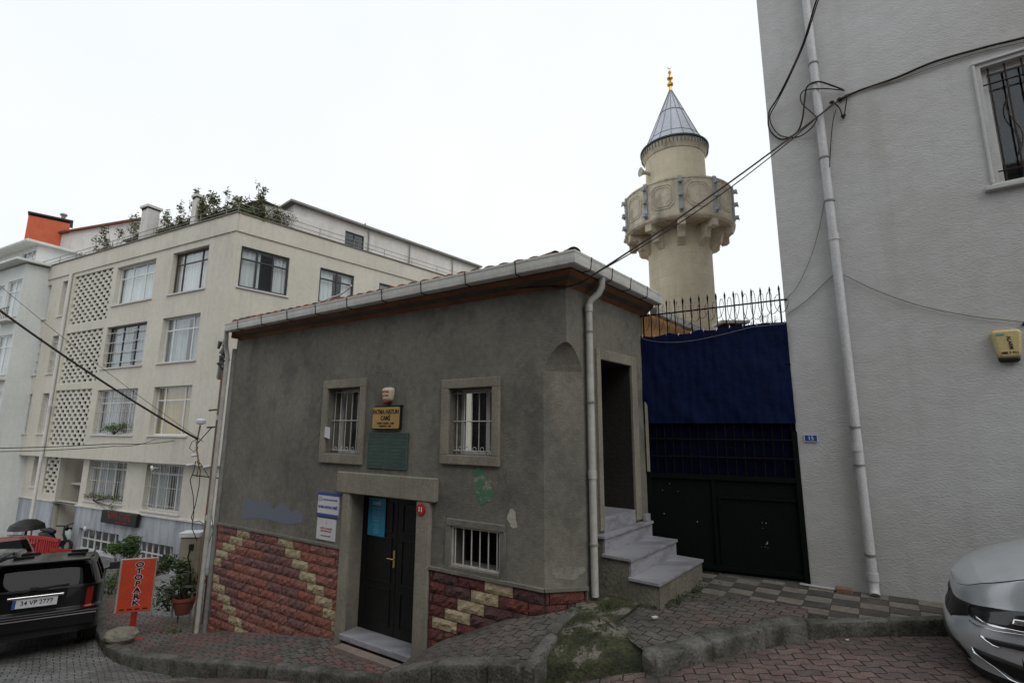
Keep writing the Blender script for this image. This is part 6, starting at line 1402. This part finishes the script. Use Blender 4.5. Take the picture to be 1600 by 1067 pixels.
def car_build(c, plan, deck, glass, wheels, wr=.33, nx=9, ny=3.2, zb=.2, detail=None, N=260, K=22, M2=14):
    c.plan = plan; c.nx = nx; c.ny = ny
    # shell
    m = MB(); rings = []; hs = []
    edge = [deck(x) for x, y in c.outline(c.belt, N)]
    for k in range(K+1):
        row = []
        for i in range(N):
            h = zb+(edge[i]-zb)*k/K
            row.append((h, i))
        hs.append(row)
    outs = [c.outline(zb+(c.belt-zb)*k/K, N) for k in range(K+1)]
    V = [[(outs[k][i][0], outs[k][i][1], hs[k][i][0]) for i in range(N)] for k in range(K+1)]
    groups = {}
    def addface(q, grp):
        mb = groups.setdefault(grp, (MB(), {})); b, idx = mb; f = []
        for key, p in q:
            if key not in idx: idx[key] = b.V(p)
            f.append(idx[key])
        b.face(f, 0, True)
    for k in range(K):
        for i in range(N):
            j = (i+1) % N; q = [((k,i),V[k][i]), ((k,j),V[k][j]), ((k+1,j),V[k+1][j]), ((k+1,i),V[k+1][i])]
            cx = sum(p[1][0] for p in q)/4; cy = sum(p[1][1] for p in q)/4; cz = sum(p[1][2] for p in q)/4
            if abs(cy) > c.W/2*.8 and any(math.hypot(cx-wx, cz-wr) < wr+.055 for wx in wheels): continue
            g_ = detail(cx, cy, cz) if detail else None
            addface(q, (g_+('_L' if cy > 0 else '_R') if g_ in ('tail', 'lampglass') else g_) if g_ else 'body')
    # deck: rings shrinking to the centre line
    x0, x1, w = c.plan(c.belt)
    prev = [(K, i) for i in range(N)]; PV = {(K, i): V[K][i] for i in range(N)}
    for r in range(1, M2+1):
        cur = []
        s_ = 1-r/M2
        for i in range(N):
            x, y, z = V[K][i]; yy = y*s_; zz = deck(x)+.055*(1-s_**2)*(1 if True else 0); xx = x
            PV[(K+r, i)] = (xx, yy, zz-.02*(s_ > .99))
        for i in range(N):
            j = (i+1) % N; addface([((K+r-1,i),PV[(K+r-1,i)]), ((K+r-1,j),PV[(K+r-1,j)]), ((K+r,j),PV[(K+r,j)]), ((K+r,i),PV[(K+r,i)])], 'body')
    parts = {}
    MT = dict(lampglass=M['lampglass'], body=c.paint, glasslamp=M['glassd'], black=M['plastic'], tail=M['taillight'], chrome=M['chrome'])
    for gk, (mb, _) in groups.items():
        g_ = gk.split('_')[0]
        nm = dict(body='body', black='lower_trim', tail='tail_lamp', glasslamp='headlight', grille='grille', lampglass='headlight', chrome='chrome_strip', slot='bumper_slot', fogrecess='fog_lamp_recess').get(g_, g_)
        parts[g_] = c.add(mb, nm, MT.get(g_, M['plastic']))
    # greenhouse
    gb, gt = glass['bottom'], glass['top']; zb_, zt = glass['z']; m = MB(); gl = MB(); n2 = 160; K2 = 12
    def rr_(x0, x1, w, q, p=7): return ((x0+x1)/2+(x1-x0)/2*sgp(math.cos(q), 2/p), w*sgp(math.sin(q), 2/p))
    rg_ = []
    for k in range(K2+1):
        t = k/K2; x0_ = gb[0]+(gt[0]-gb[0])*t**1.15; x1_ = gb[1]+(gt[1]-gb[1])*t**1.15; w_ = gb[2]+(gt[2]-gb[2])*t**1.2; z_ = zb_+(zt-zb_)*t
        rg_.append([(*rr_(x0_, x1_, w_, 2*math.pi*(i+.5)/n2), z_) for i in range(n2)])
    def isglass(k, p):
        if not .6 <= k <= K2-1.6: return False
        x, y, z = p; t = (z-zb_)/(zt-zb_); w_ = gb[2]+(gt[2]-gb[2])*t**1.2; x0_ = gb[0]+(gt[0]-gb[0])*t**1.15; x1_ = gb[1]+(gt[1]-gb[1])*t**1.15
        if abs(y) > w_*.985:
            if x > x1_-.14 or x < x0_+.16: return False
            return not any(abs(x-px_) < .045 for px_ in glass['pillars'])
        if abs(y) > w_*.90: return False
        return True
    bi = {}; gi = {}
    for k in range(K2):
        for i in range(n2):
            j = (i+1) % n2; q = [(k,i),(k,j),(k+1,j),(k+1,i)]; ps = [rg_[a][b] for a, b in q]; cp__ = np.mean(ps, 0)
            tgt, ix = (gl, gi) if isglass(k+.5, cp__) else (m, bi); f = []
            for kk, p in zip(q, ps):
                if kk not in ix: ix[kk] = tgt.V(p)
                f.append(ix[kk])
            tgt.face(f, 0, True)
    last = [bi.get((K2, i)) for i in range(n2)]
    for r in range(1, 7):
        s_ = 1-r/6; cur = [m.V((rg_[K2][i][0]*(s_)+(gt[0]+gt[1])/2*(1-s_) if False else rg_[K2][i][0], rg_[K2][i][1]*s_, zt+.045*(1-s_**2))) for i in range(n2)]
        for i in range(n2): j = (i+1) % n2; m.face((last[i], last[j], cur[j], cur[i]), 0, True)
        last = cur
    c.add(m, 'cabin', c.paint); c.add(gl, 'windows', M['glassd'])
    inn = MB(); inn.box(((gb[0]+gb[1])/2, 0, zb_-.1), ((gb[1]-gb[0])/2*.8, gb[2]*.85, .05)); 
    for sx in (.15, -.85):
        for sy in (-.36, .36): inn.box((sx, sy, zb_+.1), (.10, .24, .22)); inn.box((sx, sy, zb_+.38), (.07, .13, .09))
    c.add(inn, 'seats', M['dark'])
    ub = MB(); ub.box(((wheels[0]+wheels[-1])/2, 0, zb+.2), (abs(wheels[0]-wheels[-1])/2+.5, c.W/2-.12, .18)); c.add(ub, 'underbody', M['dark'])
    for wx in wheels:
        for sy in (-1, 1):
            y0 = sy*(c.W/2-.20); y1 = sy*(c.W/2-.015); m = MB()
            m.tube([(wx, y0, wr), (wx, y0+sy*.02, wr), (wx, y1-sy*.02, wr), (wx, y1, wr)], [wr-.03, wr, wr, wr-.035], 36); wo = c.add(m, 'wheel', M['rubber'])
            m = MB(); m.tube([(wx, y1-sy*.03, wr), (wx, y1+sy*.004, wr)], [wr*.62, wr*.60], 28)
            c.add(m, 'rim', M['grey'], wo)
            m = MB(); m.tube([(wx, y1-sy*.25, wr), (wx, y1-sy*.2, wr)], wr+.05, 30); c.add(m, 'wheel_arch', M['dark'])
    for sy in (-1, 1):
        m = MB(); mxx = glass['mirror']; m.tube([(mxx, sy*(c.W/2-.05), zb_+.02), (mxx, sy*(c.W/2+.06), zb_+.06)], .02, 6)
        P_ = [(mxx-.02, sy*(c.W/2+.05), zb_+.0), (mxx-.02, sy*(c.W/2+.10), zb_-.0)]
        m.box((mxx, sy*(c.W/2+.12), zb_+.08), (.055, .10, .07)); c.add(m, 'mirror', glass.get('mirmat', c.paint), bevel=.03)
    return c
def interp(pts):
    xs = [p[0] for p in pts]; ys = [p[1] for p in pts]
    return lambda x: float(np.interp(x, xs, ys))

# --- silver car, nose at the right edge
def silver():
    L, W = 4.5, 1.79; nose = np.array(atz(1500, 960, -1.36)); zg_ = -1.98
    az = 126-180+1.5   # heading: towards the left, along the white wall
    a = R_(az); f = np.array([math.sin(a), math.cos(a), 0])
    l = np.array([-f[1], f[0], 0])
    # near front corner sits at px 1500; centre of car behind it
    near = np.array(atz(1541, 962, -1.38)); ctr = near-f*(L/2-.22)-l*(.62); 
    c = Car('silver_car', 'silver saloon car nosing in from the right beside the kerb', (ctr[0], ctr[1], zg_+.03), az, -2.0, 0, L, W, 1.45, .80, M['silver'])
    def plan(h):
        t = (h-.2)/.6
        fx = L/2-.02-.10*max(0, (h-.55))/.25-.05*max(0, .35-h)/.15+.02*math.sin(h*18)
        return (-L/2+.03, fx, W/2-.02-.05*max(0, h-.6)/.2-.02*max(0, .35-h)/.15)
    dk = interp([(-2.25,.92),(-2.1,1.0),(-1.5,1.02),(-1.0,.98),(.9,1.09),(1.15,1.09),(1.5,1.035),(1.8,.945),(2.0,.865),(2.12,.79),(2.25,.715)])
    deck = lambda x: dk(x)
    def detail(x, y, z):
        if x < -2.0 and .62 < z < .82 and abs(y) > .4: return 'tail'
        if z < .235: return 'black'
        return None
    car_build(c, plan, deck, dict(bottom=(-1.95,1.05,.80), top=(-1.15,.25,.58), z=(1.04,1.45), pillars=(-.25,), mirror=.62), (1.37,-1.28), wr=.31, nx=6.5, ny=3.0, zb=.19, detail=detail, N=760, K=60)
    def spt(sy, a, h, off):       # point on the nose skin: a metres from the centre line, h high
        hp = h
        if h > .235 and 'b' in cache:
            xb = 2.25
            for _ in range(3):
                hp = .19+(.80-.19)*min(1.0, (h-.19)/(deck(xb)-.19)); hq = round(round(hp/.004)*.004, 3); o = cache.setdefault(hq, c.outline(hq, 1500)[:700]); xb = o[min(699, int(a/cache['b']))][0]
        hq = round(round(hp/.004)*.004, 3); o = cache.setdefault(hq, c.outline(hq, 1500)[:700]); d = 0; p = o[0]; tx, ty = 0, 1
        for q0, q1 in zip(o, o[1:]):
            l_ = math.hypot(q1[0]-q0[0], q1[1]-q0[1])
            if l_ < 1e-7: continue
            if d+l_ >= a: p = q0; tx, ty = (q1[0]-q0[0])/l_, (q1[1]-q0[1])/l_; break
            d += l_
        return (p[0]+ty*off, sy*(p[1]-tx*off), h)
    cache = {}; _p = c.outline(.6, 1500); cache['b'] = sum(math.hypot(q[0]-p[0], q[1]-p[1]) for p, q in zip(_p[:100], _p[1:101]))/100
    def patch(name, m_, sy, pts_lo, pts_hi, off, n=34, k=7, parent=None):
        mb = MB(); lo = interp(pts_lo); hi = interp(pts_hi); a0 = max(pts_lo[0][0], pts_hi[0][0]); a1 = min(pts_lo[-1][0], pts_hi[-1][0]); ids = []
        for i in range(n+1):
            a_ = a0+(a1-a0)*i/n; row = []
            for j in range(k+1):
                h = lo(a_)+(hi(a_)-lo(a_))*j/k; e = (off+.010) if 0 < i < n and 0 < j < k else -.004; row.append(mb.V(spt(sy, a_, h, e)))
            ids.append(row)
        for i in range(n):
            for j in range(k): mb.face((ids[i][j], ids[i+1][j], ids[i+1][j+1], ids[i][j+1]), 0, True)
        return c.add(mb, name, m_, parent)
    for sy in (1, -1):
        lo_ = [(.50,.610),(.56,.600),(.64,.580),(.80,.585),(1.0,.610),(1.35,.66)]; hi_ = [(.50,.690),(.70,.722),(.95,.755),(1.35,.80)]
        hl = patch('headlight', M['lampglass'], sy, lo_, hi_, .006)
        patch('light_strip', M['chrome'], sy, [(.60,.608),(.70,.590),(.95,.604),(1.30,.652)], [(.60,.640),(.70,.612),(.95,.617),(1.30,.662)], .011, parent=hl)
        patch('lamp_reflector', M['chrome'], sy, [(.86,.640),(.98,.648)], [(.86,.690),(.98,.698)], .009, n=8, parent=hl)
        patch('chrome_strip', M['chrome'], sy, [(.56,.583),(.64,.566),(.80,.570),(1.0,.596),(1.38,.648)], [(.56,.595),(.64,.575),(.80,.579),(1.0,.604),(1.38,.655)], .010, k=4)
        patch('bumper_slot', M['plastic'], sy, [(.72,.497),(.80,.470),(1.35,.500)], [(.72,.503),(.86,.515),(1.35,.545)], .006)
        patch('chrome_strip', M['chrome'], sy, [(.69,.505),(.72,.492),(.79,.462),(.84,.462)], [(.69,.515),(.73,.508),(.79,.478),(.84,.468)], .010, k=3, n=12)
        patch('fog_lamp_recess', M['plastic'], sy, [(.62,.385),(.78,.25),(1.05,.235),(1.3,.25)], [(.62,.395),(.80,.392),(1.1,.35),(1.3,.30)], .006)
        patch('chrome_strip', M['chrome'], sy, [(.60,.378),(.76,.242),(1.0,.222)], [(.60,.392),(.765,.256),(1.0,.233)], .012, k=3, n=24)
        patch('grille', M['plastic'], sy, [(.0,.50),(.30,.505),(.56,.60)], [(.0,.675),(.30,.685),(.56,.70)], .008)
        patch('lower_intake', M['plastic'], sy, [(.0,.25),(.45,.25)], [(.0,.40),(.45,.37)], .006)
    m = MB()
    P_ = [(x-.004, y*1.003, deck(x)+.004) for x, y in c.outline(.80, 800) if x > 1.5 and y > -.3]
    P_.sort(key=lambda q: q[1]); m.tube(P_, .003, 4); c.add(m, 'bonnet_gap', M['dark'])
    return c
M['lampglass'] = mat('headlight glass', (.02,.022,.025), (.010,.011,.012), 9, .15, 0, spec=.5, coat=.3)
_mt_extra = dict(lampglass=M['lampglass'])
silver()

# --- black off-roader seen from behind
def suv():
    L, W = 4.1, 1.72; rc = aty(146, 950, 9.1)       # rear right corner
    az = -37; a = R_(az); f = np.array([math.sin(a), math.cos(a), 0]); l = np.array([-f[1], f[0], 0])
    zg_ = gz(rc[0]-.3, rc[1]+.5)
    ctr = np.array([rc[0], rc[1], 0])+f*(L/2-.1)+l*(W/2-.08)
    zc = gz(ctr[0], ctr[1])
    c = Car('black_suv', 'black boxy off-road car parked at the left edge seen from behind', (ctr[0], ctr[1], zc-.02), az, -7.0, 2, L, W, 1.60, .96, M['blackcar'])
    plan = lambda h: (-L/2+.02+(.08 if h > .62 else 0)+.04*max(0, h-.62), L/2-.10*max(0, h-.5), W/2-(.02 if h > .62 else 0))
    dk = interp([(-2.3,.97),(.55,.98),(.9,.97),(2.1,.90),(2.3,.80)])
    def detail(x, y, z):
        if x < -1.85 and abs(y) > .62 and .62 < z < .93: return 'tail'
        if z < .36: return 'black'
        return None
    car_build(c, plan, lambda x: dk(x), dict(bottom=(-2.0,.95,.81), top=(-1.86,.25,.66), z=(.96,1.36), pillars=(-1.15,-.2), mirror=.55, mirmat=M['plastic']), (1.30,-1.22), wr=.36, nx=12, ny=5, zb=.28, detail=detail, N=420, K=36)
    for sy in (-1, 1):
        m = MB(); m.tube([(-1.85,sy*.62,1.42),(-1.8,sy*.62,1.455),(.1,sy*.62,1.465),(.2,sy*.62,1.43)], .018, 8); c.add(m, 'roof_rail', M['plastic'])
    m = MB(); m.box((-2.11,0,.50), (.05,.80,.10)); m.box((-2.13,0,.60), (.07,.82,.012)); c.add(m, 'rear_bumper', M['blackcar'], bevel=.03)
    m = MB(); m.box((-2.165,0,.565), (.01,.80,.008)); c.add(m, 'chrome_strip', M['chrome'])
    m = MB(); m.box((-2.06,.0,.80), (.012,.27,.065)); po = c.add(m, 'number_plate', M['signw'])
    m = MB(); m.box((-2.074,.25,.80), (.002,.022,.060)); c.add(m, 'plate_band', M['signblue'], po)
    m = MB(); m.box((-2.07,0,.885), (.02,.34,.016)); c.add(m, 'tailgate_handle', M['chrome'], bevel=.006)
    m = MB(); m.tube([(-2.05,.05,1.00),(-2.04,-.38,1.03)], .010, 6); m.box((-2.04,.05,1.00),(.03,.05,.02)); c.add(m, 'wiper', M['plastic'])
    m = MB(); m.box((-1.93,0,1.385), (.10,.60,.018)); c.add(m, 'spoiler', M['blackcar'], bevel=.012)
    # plate lettering: a frame standing at the plate
    fr = Fr(c.P((-2.074,-.02,.80)), 0); fr.P = c.P((-2.074,-.02,.80)); fr.d = -c.M[1]; fr.n = -c.M[0]
    text('34 VP 2777', .098, M['letter'], fr, 0, 0, 0, po, xsc=.86, bold=.001)
    return c
suv()
def hatch(name, label, px_, py_, Y, az, paint, pitch, h=1.5, dx=0):
    p = aty(px_, py_, Y); z = gz(p[0], p[1]); L, W = 4.0, 1.7
    c = Car(name, label, (p[0], p[1], z+.03), az, pitch, 0, L, W, h, .95, paint)
    plan = lambda q: (-L/2+.03+.05*max(0, q-.6), L/2-.12*max(0, q-.5), W/2-.04*max(0, q-.6))
    dk = interp([(-2,.93),(-1.7,.98),(.8,.98),(1.2,.96),(1.8,.84),(2,.70)])
    def detail(x, y, z):
        if x < -1.8 and abs(y) > .5 and .70 < z < .9: return 'tail'
        if x > 1.75 and .45 < abs(y) and .6 < z < .74: return 'lampglass'
        if z < .28: return 'black'
    car_build(c, plan, lambda x: dk(x), dict(bottom=(-1.85,1.05,.78), top=(-1.4,.2,.58), z=(.97,h-.04), pillars=(-.9,-.15), mirror=.7), (1.25,-1.25), wr=.30, nx=7, ny=3.2, zb=.2, detail=detail, N=240, K=24)
hatch('red_car', 'dark red hatchback parked behind the black off-road car', -14, 880, 16.4, -50, M['redcar'], -6)
hatch('grey_car', 'dark grey car parked between the black off-road car and the left edge', -25, 930, 12.6, -38, M['greycar'], -7, 1.48)

# --- scooter
def scooter():
    p = gp(83, 862); z = gz(p[0], p[1]); t = thing('scooter', 'parked scooter with pale bodywork and black seat near the block entrance', 'scooter', (p[0], p[1], z))
    fr = Fr((p[0], p[1], 0), 100)
    for u in (-.62, .62):
        m = MB(); c_ = fr.pt(u, 0, z+.24); pts = [c_+fr.d*.20*math.cos(q)+np.array([0,0,.20*math.sin(q)]) for q in [2*math.pi*k/24 for k in range(25)]]; m.tube(pts, .05, 8); wo = m.build('wheel', M['rubber'], t)
        m = MB(); m.tube([fr.pt(u,-.03,z+.24), fr.pt(u,.03,z+.24)], .11, 16); m.build('rim', M['grey'], wo)
    m = MB(); m.tube([fr.pt(.58,0,z+.42), fr.pt(.50,0,z+.7), fr.pt(.42,0,z+1.0)], [.09,.13,.07], 10); m.tube([fr.pt(.40,0,z+.34), fr.pt(0,0,z+.30), fr.pt(-.15,0,z+.42), fr.pt(-.35,0,z+.62), fr.pt(-.78,0,z+.66)], [.12,.12,.15,.16,.07], 10); m.build('body', M['plastic'], t)
    m = MB(); m.tube([fr.pt(.66,0,z+.50), fr.pt(.60,0,z+.72), fr.pt(.52,0,z+.90)], [.05,.12,.08], 10); m.build('fairing', mat('pale grey green paint', (.42,.50,.50)), t)
    m = MB(); m.tube([fr.pt(-.08,0,z+.74), fr.pt(-.35,0,z+.80), fr.pt(-.72,0,z+.82)], [.08,.11,.06], 10); m.build('seat', M['plastic'], t)
    m = MB(); m.tube([fr.pt(.36,-.32,z+1.05), fr.pt(.42,0,z+1.0), fr.pt(.36,.32,z+1.05)], .022, 8); m.build('handlebar', M['plastic'], t)
    m = MB(); m.box(fr.pt(.56,0,z+.88), (.06,.09,.05), 0, fr.rotz()); m.build('headlight', M['glassd'], t)
scooter()
# red plastic barriers
def barrier():
    root = thing('road_barrier', 'x', 'barrier', (0,0,0), 'red plastic barriers by the scooter'); m = MB()
    m.box((0,0,.82), (.62,.035,.05)); m.box((0,0,.24), (.62,.035,.04))
    for k in range(9): m.box((-.56+.14*k,0,.53), (.032,.022,.25))
    m.build('panel', M['red'], root)
    for s in (-.5,.5): q = MB(); q.box((s,0,.10), (.05,.24,.04)); q.box((s,0,.16), (.04,.04,.06)); q.build('foot', M['red'], root)
    return root
b0_ = barrier()
for k, (x, y, Y, ra, lb) in enumerate(((50,876,14.6,-.25,'red plastic barrier nearest the black off-road car'),(72,879,15.0,-.4,'red plastic barrier in the middle, in front of the scooter'),(99,885,15.4,-.1,'lowest red plastic barrier at the right of the scooter'))):
    if k == 0: o = b0_
    else:
        o = b0_.copy(); COL.objects.link(o)
        for ch in list(b0_.children): cc = ch.copy(); COL.objects.link(cc); cc.parent = o
    p = gp(x, y); o.location = (p[0], p[1], gz(p[0], p[1])-(.28 if k == 2 else 0)); o.rotation_euler = (0, 0, ra); o['label'] = lb
m = MB(); p = gp(34, 872); z = gz(p[0], p[1]); m.lathe((p[0], p[1], z), [(.04,0),(.04,1.25),(.55,1.05),(.50,1.22),(.25,1.38),(.02,1.42)], 20); tag(m.build('folded_parasol', M['plastic']), 'dark covered parasol behind the red car', 'parasol')

# ================================================================== UNSEEN HOUSE OPPOSITE, added behind the camera to darken the lower street
op = thing('unseen_shading_house', 'unseen plain dark rendered house added across the street to shade the scene', 'building', B.pt(2,9.5,-3))
O = Fr(B.pt(0,9.2,0), 123-180)
m = MB(); hs = []
for k in range(9):
    for z0 in (-1.0, 1.9, 4.8, 7.7): hs.append((-17+k*2.9, -15.6+k*2.9, z0-.2, z0+1.3))
m.wall(O, -18, 9, -6, 7.6, [h for h in hs if h[3] < 7.5], .15)
m.build('wall', mat('opposite render', (.22,.20,.18), (.17,.155,.14), 1, .9, .3, 30), op)
for h in hs:
    if h[3] < 7.5:
        q = MB(); q.frame(O, h[0], h[1], h[2], h[3], .07, -.15, -.1); wo = q.build('window', M['whiteframe'], op); q = MB(); q.fbox(O, h[0]+.07, h[1]-.07, -.14, -.12, h[2]+.07, h[3]-.07); q.build('pane', M['lampglass'], wo)

hh_ = B.shift(-.1); m = MB(); m.tube(smooth([hh_.hit(x, y) for x, y in ((498,474),(515,466),(530,461),(541,454),(549,446))]), .014, 7); tag(m.build('hose', M['signw']), 'short white plastic hose curving up from the roof edge before the dark windows', 'hose')

rr = random.Random(71)
for k, (x, y, lb) in enumerate(((1195,1006,''),(1150,1014,''),(1137,1019,''),(1128,1022,''),(1232,1000,''),(1318,992,''),(1324,998,''))):
    p = gp(x, y+3); m = MB(); a_ = rr.random()*3; m.box((p[0], p[1], p[2]+.012), (rr.uniform(.008,.020), rr.uniform(.006,.012), .004), 0, a_)
    tag(m.build('litter', M['signw']), 'tiny white scrap of litter lying at the foot of the right hand kerb', 'litter', 'white litter scraps below the right kerb')
p = atz(940+83, 966, -1.885); m = MB(); m.box((p[0], p[1], p[2]+.015), (.028,.016,.006), 0, .4); tag(m.build('litter', M['signw']), 'single white scrap on the mossy pavers in front of the marble steps', 'litter')
